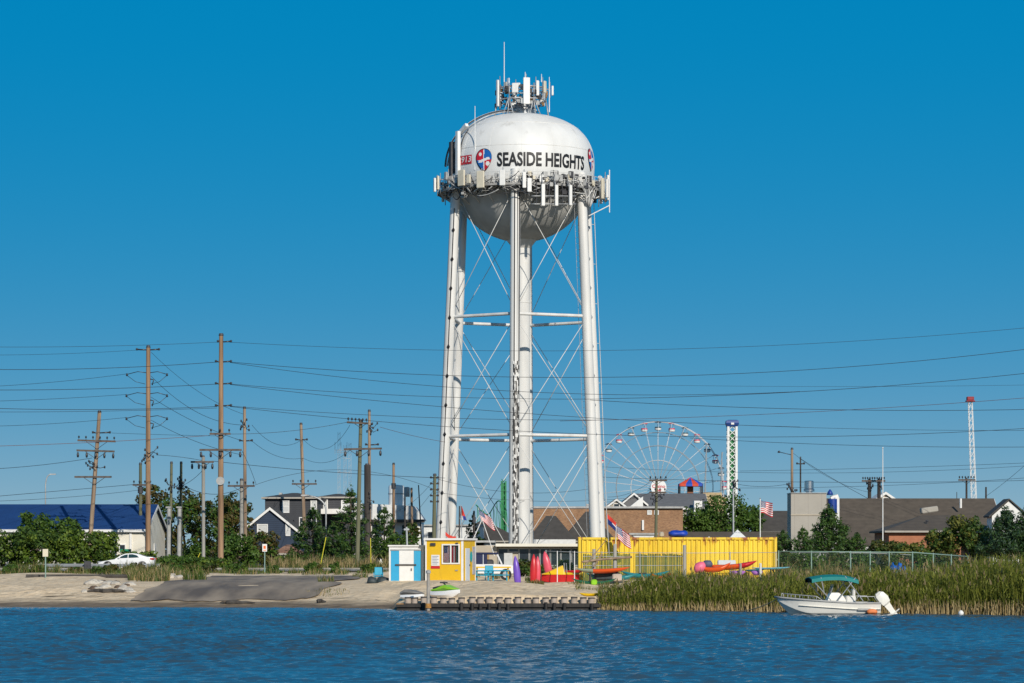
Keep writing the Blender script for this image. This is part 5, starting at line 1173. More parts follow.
mb=MB(); lbox(mb,P,rot,w+.003,w+.05,.55,1.35,.08,2.05); dr=mb.build('door',mat('door_palewhite',(.62,.68,.74),.5,var=.05),kk)
mb=MB(); lbox(mb,P,rot,w+.051,w+.09,1.24,1.32,1.0,1.1); mb.build('handle',M_dark,dr)
mb=MB(); lbox(mb,P,rot,w+.003,w+.03,2.05,2.62,.5,2.15); mb.build('notice_board',mat('notice_grey',(.42,.42,.46),.6,var=.2,scale=6),kk)
mb=MB(); q=[Vector((w+.012,1.75+.24*math.cos(a),1.55+.32*math.sin(a))) for a in np.linspace(0,2*PI,17)[:-1]]; mb.prism([P(*v) for v in q],rot.to_3x3()@Vector((.02,0,0))); mb.build('round_decal',mat('decal_teal',(.02,.36,.38),.5,var=.2),kk)
mb=MB(); lbox(mb,P,rot,.32,.62,-.10,-.003,2.2,2.36); mb.build('flood_lamp',M_dark,kk)
mb=MB(); lbox(mb,P,rot,1.86,2.0,-.1,-.003,2.30,2.38); mb.build('camera_box',M_dark,kk)
mb=MB(); lbox(mb,P,rot,.36,.86,-.03,-.003,1.02,1.66); sgn=mb.build('notice_sign',M_trim,kk)
mb=MB(); lbox(mb,P,rot,.34,.88,-.035,-.003,.86,1.0); mb.build('red_strip',mat('sign_red',(.60,.02,.03),.5),kk)
mb=MB()
for i in range(6): lbox(mb,P,rot,.42,.80-.07*(i%2),-.036,-.031,1.56-i*.09,1.59-i*.09)
mb.build('notice_print',mat('print_bluegrey',(.16,.2,.30),.6),sgn)
mb=MB(); lbox(mb,P,rot,1.82,1.98,-.05,-.003,.72,.79); mb.build('latch',M_radio,kk)
# flags: cells coloured by stripe and canton, waved
M_fred=mat('flag_red',(.55,.015,.03),.8,var=.05); M_fwhite=mat('flag_white',(.80,.79,.77),.8,var=.03); M_fblue=mat('flag_blue',(.012,.03,.16),.8,var=.05)
def us_flag(name,label,O,U,V,wv=.08,pole=None,curl=0.,depth=(0,-1,0),r=.025,phase=0.,cat='flag',vert=False,stars=True):
    """O hoist top corner, U along the fly, V down the hoist; pole = (foot, tip) of its staff"""
    O=Vector(O);U=Vector(U);V=Vector(V);N=Vector(depth)
    base=Vector(pole[0]) if pole else O
    t=thing(name,label,cat,base); nu,nv=26,26
    def S(u,v): return O+U*u+V*v*(1-.10*math.sin(u*5+phase))+N*(wv*math.sin(u*7+v*1.5+phase)*(.25+u))+Vector((0,0,-curl*u*u*U.length))
    mb=MB(); vs=[S(i/nu,j/nv) for j in range(nv+1) for i in range(nu+1)]; fs=[];ms=[]
    for j in range(nv):
        for i in range(nu):
            fs.append((j*(nu+1)+i,j*(nu+1)+i+1,(j+1)*(nu+1)+i+1,(j+1)*(nu+1)+i))
            ms.append(2 if (i<nu*.4 and j<14) else (0 if (j//2)%2==0 else 1))
    mb.v=[tuple(p) for p in vs]; mb.f=fs; mb.m=ms
    cl=mb.build('cloth',[M_fred,M_fwhite,M_fblue],t,smooth=True)
    if stars:
        mb=MB(); dn=U.cross(V).normalized()
        for s_ in (-1,1):
            for a in range(9):
                for b_ in range(6 if a%2==0 else 5):
                    u=(.4/12)*(1+2*b_+(a%2)); v=(7/13/10)*(a+1); p=S(u,v)+dn*s_*.008; e=.028*V.length
                    Pn=[p+U.normalized()*math.sin(k_*PI/5)*(e if k_%2==0 else e*.42)-V.normalized()*math.cos(k_*PI/5)*(e if k_%2==0 else e*.42) for k_ in range(10)]
                    mb.add(Pn+[p],[(k_,(k_+1)%10,10) for k_ in range(10)])
        mb.build('stars',M_fwhite,cl)
    if pole:
        mb=MB(); mb.tube(pole[0],pole[1],r,r*.8,8); st=mb.build('staff',M_trim,t,smooth=40)
        mb=MB(); mb.lathe([(.01,-.05),(.05,0),(.01,.05)],pole[1],8); mb.build('finial',M_galv,st)
    return t
rz=rot.to_3x3()
o=us_flag('window_flag','upright striped flag with dark canton hung inside the left kiosk pane',P(1.10,.075,2.18),rz@Vector((0,0,-.95)),rz@Vector((.44,0,0)),wv=.02,depth=rz@Vector((0,1,0)))
mb=MB()
for i in range(7): 
    a=1.57+i*.062; q=[P(a,.075+.015*(i%2),z) for z in (1.22,2.18)]+[P(a+.062,.075+.015*((i+1)%2),z) for z in (2.18,1.22)]; mb.add(q,[(0,1,2,3)],0 if i in (0,1,3) else (1 if i in (2,) else 2))
o=mb.build('window_curtain',[MATS['flag_red'],MATS['flag_white'],mat('curtain_green',(.06,.10,.07),.8)],origin=P(1.8,.14,1.22)); tag(o,'red and grey striped curtain hung inside the right kiosk pane','curtain')
# flags round the kiosk and container
D=176
us_flag('flag','american flag flying from a slanted white staff right of the yellow kiosk',W(478.5,509.5,D),(W(492,519,D)-W(478.5,509.5,D)),(W(481.5,521,D)-W(478.5,509.5,D)),wv=.10,pole=(W(494.5,556,D),W(478.3,508,D)),phase=.8)
mb=MB(); b=W(471,540,D+3); b.z=gz(b.x,b.y)-.1; mb.tube(b,W(471.5,543,D+3),.03,None,6); mb.tube(W(471.5,543,D+3),W(484,515,D+3),.03,None,6); o=mb.build('bare_staff',M_trim,origin=b); tag(o,'bare white staff slanting the other way behind the flag staff','flag staff')
D=190
t=thing('pennant','drooping red flag with white and blue hem over the kiosk roof','flag',W(463.5,545,D)); f=MB(); n=14
A=[W(460.6,518,D),W(459.4,517.5,D),W(466.2,521,D)]
for j in range(n):
    for i in range(6):
        def q(u,v): 
            top=W(461,506,D); l=W(459.8,519,D); r_=W(466.8,520.5,D); p=top+(l-top)*v+(r_-l)*u*(.12+.88*v); p.y+=.12*math.sin(u*6+v*2); return p
        f.add([q(i/6,j/n),q((i+1)/6,j/n),q((i+1)/6,(j+1)/n),q(i/6,(j+1)/n)],[(0,1,2,3)],0 if j<10 else (1 if i<3 else 2))
f.build('cloth',[mat('pennant_red',(.66,.05,.03),.8),M_fwhite,mat('pennant_blue',(.02,.04,.25),.8)],t,smooth=True)
b=W(463.2,545,D); b.z=gz(b.x,b.y)-.1; mb=MB(); mb.tube(b,W(460.8,505,D),.035,.025,8); mb.build('staff',M_galv,t)
o=MB(); 
pts=[W(445.5,535.5,172),W(449,538.5,172),W(453,540,172),W(456,540,172)]
o.loft([[p+Vector((0,.05*s_,.0)) for s_ in (-1,1)]+[p+Vector((0,.03,.22)),p+Vector((0,-.03,.22))] for p in pts]); o=o.build('red_board',MATS['pennant_red'],origin=W(450,540,172)); tag(o,'small red curved board lying on the kiosk roof edge','board')
D=171.5
us_flag('flag','american flag hanging from a slanted staff in front of the yellow container',W(616.5,526,D),(W(629,531.5,D)-W(616.5,526,D))*1.05,(W(618.5,540.5,D)-W(616.5,526,D)),wv=.12,pole=(W(614.5,580,D),W(616.3,524.5,D)),curl=.28,phase=2.)
t=thing('flag','red and navy flag folded in the wind above the container corner','flag',W(610,560,D+.6)); f=MB(); a0=W(607.3,514,D+.6)
def q(u,v):
    p=a0+(W(616.5,521.5,D+.6)-a0)*u+(W(607.8,524,D+.6)-a0)*v; p.y+=.10*math.sin(5*u+2*v); p.z-=.1*u*u; return p
for i in range(14):
    for j in range(9): f.add([q(i/14,j/9),q((i+1)/14,j/9),q((i+1)/14,(j+1)/9),q(i/14,(j+1)/9)],[(0,1,2,3)],0 if j<4 else (1 if j<5 and i>6 else 2))
f.build('cloth',[MATS['pennant_red'],M_fwhite,MATS['flag_blue']],t,smooth=True)
b=W(610.5,580,D+.6); b.z=gz(b.x,b.y); mb=MB(); mb.tube(b,W(607,513,D+.6),.03,.02,8); mb.build('staff',M_metal,t)
D=179
us_flag('flag','american flag on an upright pole at the right end of the yellow container',W(760.7,500.5,D),(W(772,503,D)-W(760.7,500.5,D))*1.03,(W(760.9,513.5,D)-W(760.7,500.5,D)),wv=.16,pole=(onground(760.2,D),W(760.2,498.5,D)),phase=.3,r=.035)

# ------------------------------------------------------------------ container
D=173; xa,xb=X_(578.5,D),X_(777,D); zb=gz((xa+xb)/2,D)+.02; zt1=Z_(537.3,D); dp=2.44
M_cont=mat('container_yellow',(.76,.50,.02),.5,col2=(.88,.64,.05),scale=.7,detail=8,stretch=(1,1,.4))
# rust blotches along the top edge and streaks, fixed to the steel
def rustmix(m,z_top):
    n=m.node_tree; N=n.nodes; L=n.links; b=N['Principled BSDF']; src=b.inputs['Base Color'].links[0].from_socket
    tc=N.new('ShaderNodeTexCoord'); mp=N.new('ShaderNodeMapping'); mp.inputs['Scale'].default_value=(1.3,1.3,.35); L.new(tc.outputs['Object'],mp.inputs[0])
    t=N.new('ShaderNodeTexNoise'); t.inputs['Scale'].default_value=1.6; t.inputs['Detail'].default_value=9; t.inputs['Roughness'].default_value=.65; L.new(mp.outputs[0],t.inputs[0])
    sp=N.new('ShaderNodeSeparateXYZ'); L.new(tc.outputs['Object'],sp.inputs[0])
    mr=N.new('ShaderNodeMapRange'); mr.inputs[1].default_value=z_top-.75; mr.inputs[2].default_value=z_top; mr.inputs[3].default_value=0; mr.inputs[4].default_value=.16; L.new(sp.outputs[2],mr.inputs[0])
    ad=N.new('ShaderNodeMath'); L.new(t.outputs['Fac'],ad.inputs[0]); L.new(mr.outputs[0],ad.inputs[1])
    r=N.new('ShaderNodeMapRange'); r.inputs[1].default_value=.63; r.inputs[2].default_value=.72; L.new(ad.outputs[0],r.inputs[0])
    mx=N.new('ShaderNodeMix'); mx.data_type='RGBA'; L.new(r.outputs[0],mx.inputs[0]); L.new(src,mx.inputs[6]); mx.inputs[7].default_value=(.33,.10,.02,1); L.new(mx.outputs[2],b.inputs['Base Color'])
stain(M_cont,(.42,.24,.03),1.1,(1,1,.22),.56,.72,.6); stain(M_cont,(.30,.27,.12),2.,(1,1,.5),.62,.72,.4); rustmix(M_cont,zt1-zb)
ct=thing('shipping_container','long bright yellow corrugated shipping container with rust along its top rail','container',((xa+xb)/2,D,zb))
mb=MB(); n=int((xb-xa-.4)/.3); prof_=[]
x=xa+.2
while x<xb-.45:
    prof_+= [(x,.0),(x+.09,.0),(x+.14,.075),(x+.24,.075)]; x+=.29
prof_.append((xb-.2,0))
for i in range(len(prof_)-1):
    (a,ya),(b_,yb)=prof_[i],prof_[i+1]; mb.add([(a,D+.05+ya,zb+.16),(b_,D+.05+yb,zb+.16),(b_,D+.05+yb,zt1-.14),(a,D+.05+ya,zt1-.14)],[(0,1,2,3)])
mb.build('corrugated_side',M_cont,ct)
mb=MB(); mb.bx(xa+.16,xb-.16,D+.005,D+.14,zt1-.14,zt1); mb.build('top_rail',M_cont,ct)
mb=MB(); mb.bx(xa+.16,xb-.16,D+.005,D+.14,zb,zb+.16); mb.build('bottom_rail',M_cont,ct)
for a in (xa,xb-.16):
    for y in (D,D+dp-.16):
        mb=MB(); mb.bx(a,a+.16,y,y+.16,zb-.02,zt1+.02); mb.build('corner_post',M_cont,ct)
mb=MB(); mb.bx(xa+.17,xb-.17,D+.18,D+dp-.02,zt1-.06,zt1-.015); mb.build('roof',M_cont,ct)
mb=MB(); mb.bx(xa+.17,xb-.17,D+dp-.06,D+dp-.01,zb+.02,zt1-.07); mb.build('rear_side',M_cont,ct)
for a in (xa+.03,xb-.09):
    mb=MB(); mb.bx(a,a+.06,D+.17,D+dp-.17,zb+.02,zt1-.02); mb.build('end_panel',M_cont,ct)
# blue bundle and junk on the container roof
b=W(678,537,D+1); mb=MB(); L_=[]
for x in np.linspace(-.58,.58,12): 
    r=.21*(1-abs(x/.62)**4)**.5; L_.append([b+Vector((x,.4*math.cos(a)*r/.21,.20+r*math.sin(a)+.02*math.sin(9*x+a*2))) for a in np.linspace(0,2*PI,15)[:-1]])
mb.loft(L_); o=mb.build('rolled_tarp',mat('tarp_blue',(.01,.05,.40),.45,var=.2),origin=b,smooth=True); tag(o,'bright blue rolled inflatable lying on the container roof','tarp')
mb=MB(); mb.rbox(W(661.5,534.5,D+1.2),.30,.3,.35,.08); o=mb.build('bucket',M_beige,origin=W(661.5,537,D+1.2)); tag(o,'small beige tub beside the blue bundle on the container roof','tub')

# ------------------------------------------------------------------ chain link fence in front of the container, screens, racks
M_mesh=bpy.data.materials.new('chain_link'); M_mesh.use_nodes=True; n=M_mesh.node_tree; N=n.nodes; L=n.links; bb=N['Principled BSDF']; bb.inputs['Base Color'].default_value=(.10,.17,.15,1); bb.inputs['Roughness'].default_value=.5
tc=N.new('ShaderNodeTexCoord'); sp=N.new('ShaderNodeSeparateXYZ'); L.new(tc.outputs['Object'],sp.inputs[0])
def mm(op,a,b_):
    m=N.new('ShaderNodeMath'); m.operation=op
    for i,v in enumerate((a,b_)):
        if isinstance(v,(int,float)): m.inputs[i].default_value=v
        else: L.new(v,m.inputs[i])
    return m.outputs[0]
sm_=[]
for op in ('ADD','SUBTRACT'):
    sm_.append(mm('LESS_THAN',mm('FRACT',mm('DIVIDE',mm(op,sp.outputs[0],sp.outputs[2]),.075),0),.04))
tr=N.new('ShaderNodeBsdfTransparent'); mx=N.new('ShaderNodeMixShader'); L.new(mm('MAXIMUM',sm_[0],sm_[1]),mx.inputs[0]); L.new(tr.outputs[0],mx.inputs[1]); L.new(bb.outputs[0],mx.inputs[2]); L.new(mx.outputs[0],N['Material Output'].inputs['Surface'])
M_fgreen=mat('fence_rail_green',(.22,.33,.29),.5,var=.1)
def chain_fence(label,pts,posts,mtl,topr=.03,postr=.035,mesh=True):
    """pts: list of (px, py top, D); posts: px list"""
    P=[W(*p) for p in pts]; base=Vector((P[0].x,P[0].y,gz(P[0].x,P[0].y))); o=thing('chain_link_fence',label,'fence',base)
    mb=MB(); mb.path(P,topr,6); mb.build('top_rail',mtl,o,smooth=True)
    def at(px):
        for i in range(len(pts)-1):
            if pts[i][0]<=px<=pts[i+1][0]:
                t=(px-pts[i][0])/(pts[i+1][0]-pts[i][0]); return P[i]+(P[i+1]-P[i])*t
        return P[-1]
    for px in posts:
        p=at(px); mb=MB(); mb.tube((p.x,p.y,gz(p.x,p.y)-.2),(p.x,p.y,p.z+.06),postr,None,8); mb.build('fence_post',mtl,o)
    if mesh:
        mb=MB()
        for i in range(len(P)-1):
            a,b_=P[i],P[i+1]; mb.add([(a.x,a.y+.03,gz(a.x,a.y)),(b_.x,b_.y+.03,gz(b_.x,b_.y)),(b_.x,b_.y+.03,b_.z),(a.x,a.y+.03,a.z)],[(0,1,2,3)])
        mb.build('mesh_panel',M_mesh,o)
    return o
chain_fence('chain link fence running in front of the yellow container',[(545,551,171.5),(580,552.3,171),(690,553,170.5),(777,552.5,171)],[546,570,602,640,684,730,776],M_metal,.018,.03)
chain_fence('green railed chain link fence standing among the reeds right of the container',[(778,551.5,176),(850,552,175),(915,552.5,177),(968,556.5,181)],[778.5,811.5,850.5,870,889,912.5,933,951,968],M_fgreen,.035,.04)
chain_fence('second chain link fence line with bare posts behind the green railed one',[(790,552.5,190),(870,553,190),(960,557,194)],[820,838,860,893,921,945],M_metal,.02,.035)
M_bamboo=bandmat('reed_screen',(.16,.19,.05),(.08,.10,.03),axis=0,period=.12,duty=.25,var=.6,vscale=3)
for x0,x1,y0,y1,lb in ((583,630,553.5,575,'green and tan reed screen at the left end of the container fence'),(635.5,683,553.5,572,'green and tan reed screen at the middle of the container fence')):
    D=170.85; t=thing('reed_screen',lb,'screen',(X_(x0,D),D,gz(X_(x0,D),D)))
    mb=MB(); x=X_(x0,D)
    while x<X_(x1,D):
        w_=rng.uniform(.03,.09); mb.bx(x,x+w_,D-.02-rng.random()*.03,D,max(gz(x,D),Z_(y1+8,D)),Z_(y0,D)-abs(rng.normal(0,.05))); x+=w_+rng.uniform(.0,.03)
    sc=mb.build('reed_slats',M_bamboo,t)
    for yy in (y0+3,y0+12):
        mb=MB(); mb.bx(X_(x0,D),X_(x1,D),D-.075,D-.055,Z_(yy,D)-.015,Z_(yy,D)+.015); mb.build('tie_wire',M_galv,t)
# kayaks
def kayak(label,c,length,beam,rz,cols,tilt=0.,roll=0.,cockpit=True,cat='kayak',name='kayak',thick=.30,rock=.28,M=None):
    """cols = (hull, second half or None)"""
    M=M if M is not None else Matrix.Translation(c)@Matrix.Rotation(rz,4,'Z')@Matrix.Rotation(tilt,4,'Y')@Matrix.Rotation(roll,4,'X')
    t=thing(name,label,cat,M.translation); N_=22; L_=[];n=14
    for i in range(N_+1):
        u=-1+2*i/N_; w=beam/2*max(.012,(1-abs(u)**2.3))**.75; h=thick*max(.1,(1-abs(u)**4)); zc=rock*abs(u)**2.4
        L_.append([M@Vector((u*length/2,w*math.cos(a),zc+h*.5*(math.sin(a) if math.sin(a)<0 else .62*math.sin(a)))) for a in np.linspace(0,2*PI,n+1)[:-1]])
    mb=MB(); 
    if cols[1] is not None:
        k=int(N_*cols[2]) if len(cols)>2 else N_//2
        mb.loft(L_[:k+1],True,True,0); mb.loft(L_[k:],True,True,1); mb.build('hull',[cols[0],cols[1]],t,smooth=50)
    else: mb.loft(L_); mb.build('hull',[cols[0]],t,smooth=50)
    if cockpit:
        mb=MB(); mb.path([M@Vector((.55*math.cos(a)*length*.13-.05*length,beam*.30*math.sin(a),thick*.36+.0)) for a in np.linspace(0,2*PI,17)],.03,6,caps=False); mb.build('cockpit_rim',M_dark,t,smooth=True)
        mb=MB(); mb.prism([M@Vector((.5*math.cos(a)*length*.13-.05*length,beam*.27*math.sin(a),thick*.29)) for a in np.linspace(0,2*PI,15)[:-1]],M.to_3x3()@Vector((0,0,.035))); mb.build('seat_well',M_dark,t)
    return t
K_or=mat('kayak_orange',(.75,.10,.015),.35,var=.05); K_red=mat('kayak_red',(.55,.02,.025),.35,var=.08); K_rose=mat('kayak_rose',(.70,.09,.13),.35,var=.08)
K_pur=mat('kayak_purple',(.17,.08,.48),.35,var=.08); K_grey=mat('kayak_sage',(.30,.34,.24),.4,var=.1); K_green=mat('kayak_green',(.02,.13,.06),.35,var=.1); K_lime=mat('kayak_lime',(.28,.60,.02),.35,var=.05)
K_yel=mat('kayak_yellow',(.80,.50,.01),.35,var=.05); K_teal=mat('kayak_teal',(.02,.22,.24),.35,var=.1); K_aqua=mat('board_aqua',(.20,.52,.62),.35,var=.08); K_pink=mat('float_pink',(.80,.16,.26),.5,var=.1); K_lil=mat('board_lilac',(.40,.16,.50),.4,var=.1)
def upright(px,pyb,pyt,D,lean,beam,label,cols,face=0.,cockpit=False,lenx=1.):
    b=W(px,pyb,D); ln=(pyb-pyt)*D/F*lenx
    M=Matrix.Translation(b+Vector((lean*ln/2,0,ln/2)))@Matrix.Rotation(face,4,'Z')@Matrix.Rotation(math.atan(lean),4,'Y')@Matrix.Rotation(-PI/2,4,'Y')@Matrix.Rotation(-PI/2,4,'X')
    return kayak(label,None,ln,beam,0,cols,M=M,cockpit=cockpit,rock=.12,thick=.24)
upright(519,595,555.5,164,-.10,.40,'purple board standing upright in the sand left of the red ones',(K_pur,None))
upright(533,592,554,166,.02,.40,'crimson kayak standing upright in the sand, second from the purple board',(K_red,None))
upright(537.4,590,556,166.6,.01,.36,'rose red kayak standing upright pressed against the crimson one',(K_rose,None))
upright(551,584,551,168,-.2,.46,'rose red kayak leaning upright behind the yellow and red boat',(K_rose,None))
# yellow topped red paddle boat
D=167; c=onground(560,D)+Vector((0,0,.02)); t=thing('paddle_boat','red paddle boat with a yellow peaked deck lying on the sand','paddle boat',c)
M=Matrix.Translation(c)@Matrix.Rotation(R(8),4,'Z'); L_=[]
for u in np.linspace(-1,1,15):
    w=.55*(1-max(0,abs(u)-.1)**3*.8); s_=1.12*u; zl=.10*abs(u)**3
    L_.append([M@Vector((s_,-w*.7,zl)),M@Vector((s_,w*.7,zl)),M@Vector((s_,w,.46+.04*u*u)),M@Vector((s_,-w,.46+.04*u*u))])
mb=MB(); mb.loft(L_); mb.build('hull',K_red,t,smooth=30)
mb=MB(); mb.loft([[M@Vector((s_,-.56*k,.47)),M@Vector((s_,.56*k,.47)),M@Vector((s_,.35*k,z)),M@Vector((s_,-.35*k,z))] for s_,z,k in ((-1.12,.50,.75),(-.7,.62,.95),(-.2,.86,1),(.12,1.0,1),(.2,.62,1),(.6,.58,1),(1.1,.54,.8))]); mb.build('deck',K_yel,t)
mb=MB()
for s_ in (-1,1): mb.tube(M@Vector((.35,s_*.4,.5)),M@Vector((.3,s_*.4,1.15)),.03,None,6)
mb.build('grab_rail',M_galv,t)
kayak('dark red kayak lying behind the paddle boat',W(567,572.5,168.4),2.4,.7,R(4),(K_red,None),roll=R(-15))
for px,y0,lb in ((557.3,551,'slim white stake in front of the paddle boat'),(574.5,551,'slim white stake at the container corner')):
    b=onground(px,165.4); mb=MB(); mb.tube(b-Vector((0,0,.2)),W(px,y0,165.4),.03,.025,8); o=mb.build('stake',M_trim,origin=b); tag(o,lb,'stake')
# storage rack with kayaks
D=166.3; b=onground(603,D); rk=thing('kayak_rack','driftwood post rack carrying the orange and grey kayak','rack',b)
for px,top in ((594,549),(615,544),(684.5,545)):
    q=onground(px,D+1.5); mb=MB(); mb.tube(q-Vector((0,0,.2)),W(px,top,D+1.5),.12,.10,9); mb.build('rack_post',M_woodgrey,rk)
mb=MB(); mb.path([W(582,562,D+1.3),W(600,559.5,D+1.3),W(632,557,D+1.3)],.07,7); mb.build('rack_pole',M_wood,rk)
mb=MB(); mb.tube(W(594,567,D+1.3),W(602,554,D+1.3),.05,None,6); mb.tube(W(583,568,D+1.3),W(597,551,D+1.3),.03,None,6); mb.tube(W(590,560,D+1.2),W(606,540,D+1.2),.035,.02,6); mb.build('branch',M_wood,rk)
for px in (590,618): 
    q=onground(px,D); mb=MB(); mb.tube(q-Vector((0,0,.1)),W(px,574,D),.07,None,7); mb.tube(W(px,573.8,D-.5),W(px,573.8,D+.6),.06,None,7); mb.build('rack_arm',M_wooddark,rk)
kayak('long kayak with grey bow and orange stern resting on the driftwood rack',W(602.5,570.5,D),3.2,.72,R(3),(K_grey,K_or,.36),tilt=R(-1.5),cockpit=False,thick=.34,rock=.16)
kayak('dark green kayak with lime middle on the sand under the rack',W(594,583,164.6),2.6,.7,R(-3),(K_green,None),thick=.3)
mb=MB(); mb.rbox(W(594,582.4,164.2),.36,.34,.34,.07); o=mb.build('lime_bag',K_lime,origin=W(594,585,164.2)); tag(o,'lime green bag lying on the dark green kayak','bag')
kayak('teal kayak stowed low behind the reeds under the orange kayak',W(612,578,167.2),3.0,.7,R(2),(K_teal,None),thick=.4)
mb=MB(); c=W(607,576,166.9); mb.rbox(c,1.5,.6,.55,.12); o=mb.build('covered_crate',mat('dark_cover',(.03,.045,.05),.6,var=.3),origin=c-Vector((0,0,.3))); tag(o,'dark covered crate under the orange kayak','crate')
mb=MB(); c=W(617,577.5,165.6); mb.rbox(c,.55,.5,.42,.06); o=mb.build('pale_crate',mat('crate_beige',(.52,.42,.34),.8,var=.15),origin=c-Vector((0,0,.2))); tag(o,'pale beige crate at the reed edge below the orange kayak','crate')
kayak('yellow kayak lying on the sand at the bulkhead edge beside the reeds',W(590,594.5,151.5),1.15,.4,R(4),(K_yel,None),thick=.22,rock=.08,cockpit=False)
kayak('teal kayak half hidden in the reeds in front of the middle reed screen',W(645,575.5,168.5),2.9,.7,R(3),(K_teal,None),thick=.36)
kayak('small orange kayak tip showing above the reeds below the middle screen',W(661,577.5,167.5),1.2,.5,R(-8),(K_or,None),thick=.3,cockpit=False)
# pile at the right end
kayak('orange red kayak lying highest on the pile in front of the container',W(733,566.2,168.6),2.9,.75,R(4),(K_or,K_red,.62),tilt=R(-5),thick=.42,rock=.2,cockpit=False)
kayak('orange kayak at the bottom left of the pile in front of the container',W(715,569,168),1.9,.72,R(-6),(K_or,None),tilt=R(-6),thick=.42,cockpit=False)
mb=MB(); c=W(699.5,567.3,168); mb.loft([[c+Vector((x,.3*r*math.cos(a),.30*r*math.sin(a)+.2*x)) for a in np.linspace(0,2*PI,13)[:-1]] for x,r in ((-.33,.3),(-.25,.9),(0,1.1),(.25,.95),(.36,.3))]); o=mb.build('pink_float',K_pink,origin=c,smooth=True); tag(o,'pink float at the left end of the kayak pile','float')
mb=MB(); c=W(707.5,564.2,168.3); mb.loft([[c+Vector((x,.25*r*math.cos(a),.24*r*math.sin(a))) for a in np.linspace(0,2*PI,13)[:-1]] for x,r in ((-.3,.3),(-.2,.9),(0,1.),(.2,.9),(.3,.3))]); o=mb.build('life_vest',mat('vest_slate',(.08,.09,.15),.7,var=.2),origin=c,smooth=True); tag(o,'slate blue life vest on top of the pink float','vest')
mb=MB(); c=W(726.5,563,169.6); mb.rbox(c,1.08,.5,.34,.05); o=mb.build('cool_box',mat('cooler_white',(.62,.66,.68),.5,var=.06),origin=c-Vector((0,0,.17))); tag(o,'long white cool box behind the orange kayak pile','cool box')
kayak('aqua paddleboard lying flat on trestles at the right end of the container',W(771,568.3,167.5),2.3,.62,R(2),(K_aqua,None),thick=.16,rock=.06,cockpit=False,name='paddle_board',cat='paddleboard',tilt=R(-1))
kayak('teal blue paddleboard just left of the aqua one',W(756.5,569.8,168.3),1.4,.55,R(-8),(K_teal,None),thick=.18,rock=.06,cockpit=False,name='paddle_board',cat='paddleboard',tilt=R(-6))
for px,ln_,lb in ((738,.9,'lilac board end showing under the orange kayak'),(757,.7,'lilac board end showing under the teal blue paddleboard')):
    kayak(lb,W(px,572.5,167.2),ln_,.5,R(5),(K_lil,None),thick=.36,rock=.05,cockpit=False,name='lilac_board',cat='board')
for px,lb in ((740.5,'grey stub post standing through the orange kayak pile'),(760.5,'white bottle topped stake beside the aqua paddleboard')):
    b=onground(px,167); mb=MB(); mb.tube(b-Vector((0,0,.1)),W(px,563.5,166.6),.085,.07,8); o=mb.build('stub_post',M_woodgrey if px<750 else M_trim,origin=b); tag(o,lb,'post')
for px in (772,777.5):
    b=onground(px,168); mb=MB(); mb.tube(b,W(px-1.5,569.5,168),.05,None,6); mb.tube(b+Vector((.4,0,0)),W(px+.5,569.5,168),.05,None,6); o=mb.build('trestle',mat('pine_board',(.50,.36,.18),.8),origin=b); tag(o,'pine trestle leg under the aqua paddleboard '+('nearer the container' if px<775 else 'at its free end'),'trestle')
mb=MB(); 
for i in range(16): mb.rbox(W(rng.uniform(888,908),rng.uniform(565.5,571),172),rng.uniform(.25,.6),.4,rng.uniform(.15,.35),.06,Matrix.Rotation(rng.uniform(-.6,.6),4,'Y'))
vs_=[];n=22
c=onground(898,168); L_=[]
for i in range(n+1):
    u=-1+2*i/n; L_.append([c+Vector((u*.62,.4*math.cos(a),.02+(.98+.12*math.sin(u*9)+.06*math.sin(u*23))*max(0.05,(1-u**6))*max(0,math.sin(a)))) for a in np.linspace(0,PI,9)])
mb=MB(); mb.loft(L_,False,False); o=mb.build('blue_tarpaulin',mat('tarp_bright',(.01,.13,.50),.5,var=.25,scale=5),origin=c); tag(o,'crumpled bright blue tarpaulin in the weeds before the green railed fence','tarpaulin')

# ------------------------------------------------------------------ jeep, rails, tables beside the kiosk
M_carw=mat('car_white',(.80,.80,.80),.25,var=.02); M_tyre=mat('tyre_rubber',(.02,.02,.02),.85,var=.2); M_navytop=mat('navy_canvas',(.012,.02,.07),.75,var=.15); M_tint=mat('tinted_glass',(.02,.05,.055),.06,var=.2)
D=176; g0=gz(X_(500,D),D); x1=X_(515.5,D)
jp=thing('jeep','white open sided jeep with a navy canvas top, nose toward the purple board','jeep',(x1-1.7,D,g0))
mb=MB(); mb.loft([[(x,D-w,g0+z0),(x,D+w+1.5-.0,g0+z0),(x,D+w+1.5,g0+z1),(x,D-w,g0+z1)] for x,w,z0,z1 in ((x1-3.6,.05,.45,1.0),(x1-1.35,.05,.42,1.0),(x1-1.3,.05,.42,1.02),(x1-.25,0,.42,.95),(x1-.02,-.08,.5,.86))]); mb.build('body',M_carw,jp)
mb=MB(); mb.rbox((x1-2.3,D+.75,g0+1.66),2.5,1.6,.14,.05); mb.bx(x1-3.5,x1-1.75,D-.01,D+.03,g0+.82,g0+1.62); mb.build('canvas_top',M_navytop,jp)
mb=MB()
for y in (D+.03,D+1.5):
    mb.path([(x1-.85,y,g0+1.0),(x1-1.15,y,g0+1.62)],.05,6); mb.path([(x1-2.0,y,g0+1.0),(x1-2.0,y,g0+1.62)],.05,6)
mb.tube((x1-1.15,D,g0+1.62),(x1-1.15,D+1.5,g0+1.62),.05,None,6); mb.build('roll_frame',M_carw,jp)
mb=MB(); mb.add([(x1-.86,D+.08,g0+1.02),(x1-.86,D+1.45,g0+1.02),(x1-1.14,D+1.45,g0+1.6),(x1-1.14,D+.08,g0+1.6)],[(0,1,2,3)]); mb.build('windscreen',M_tint,jp)
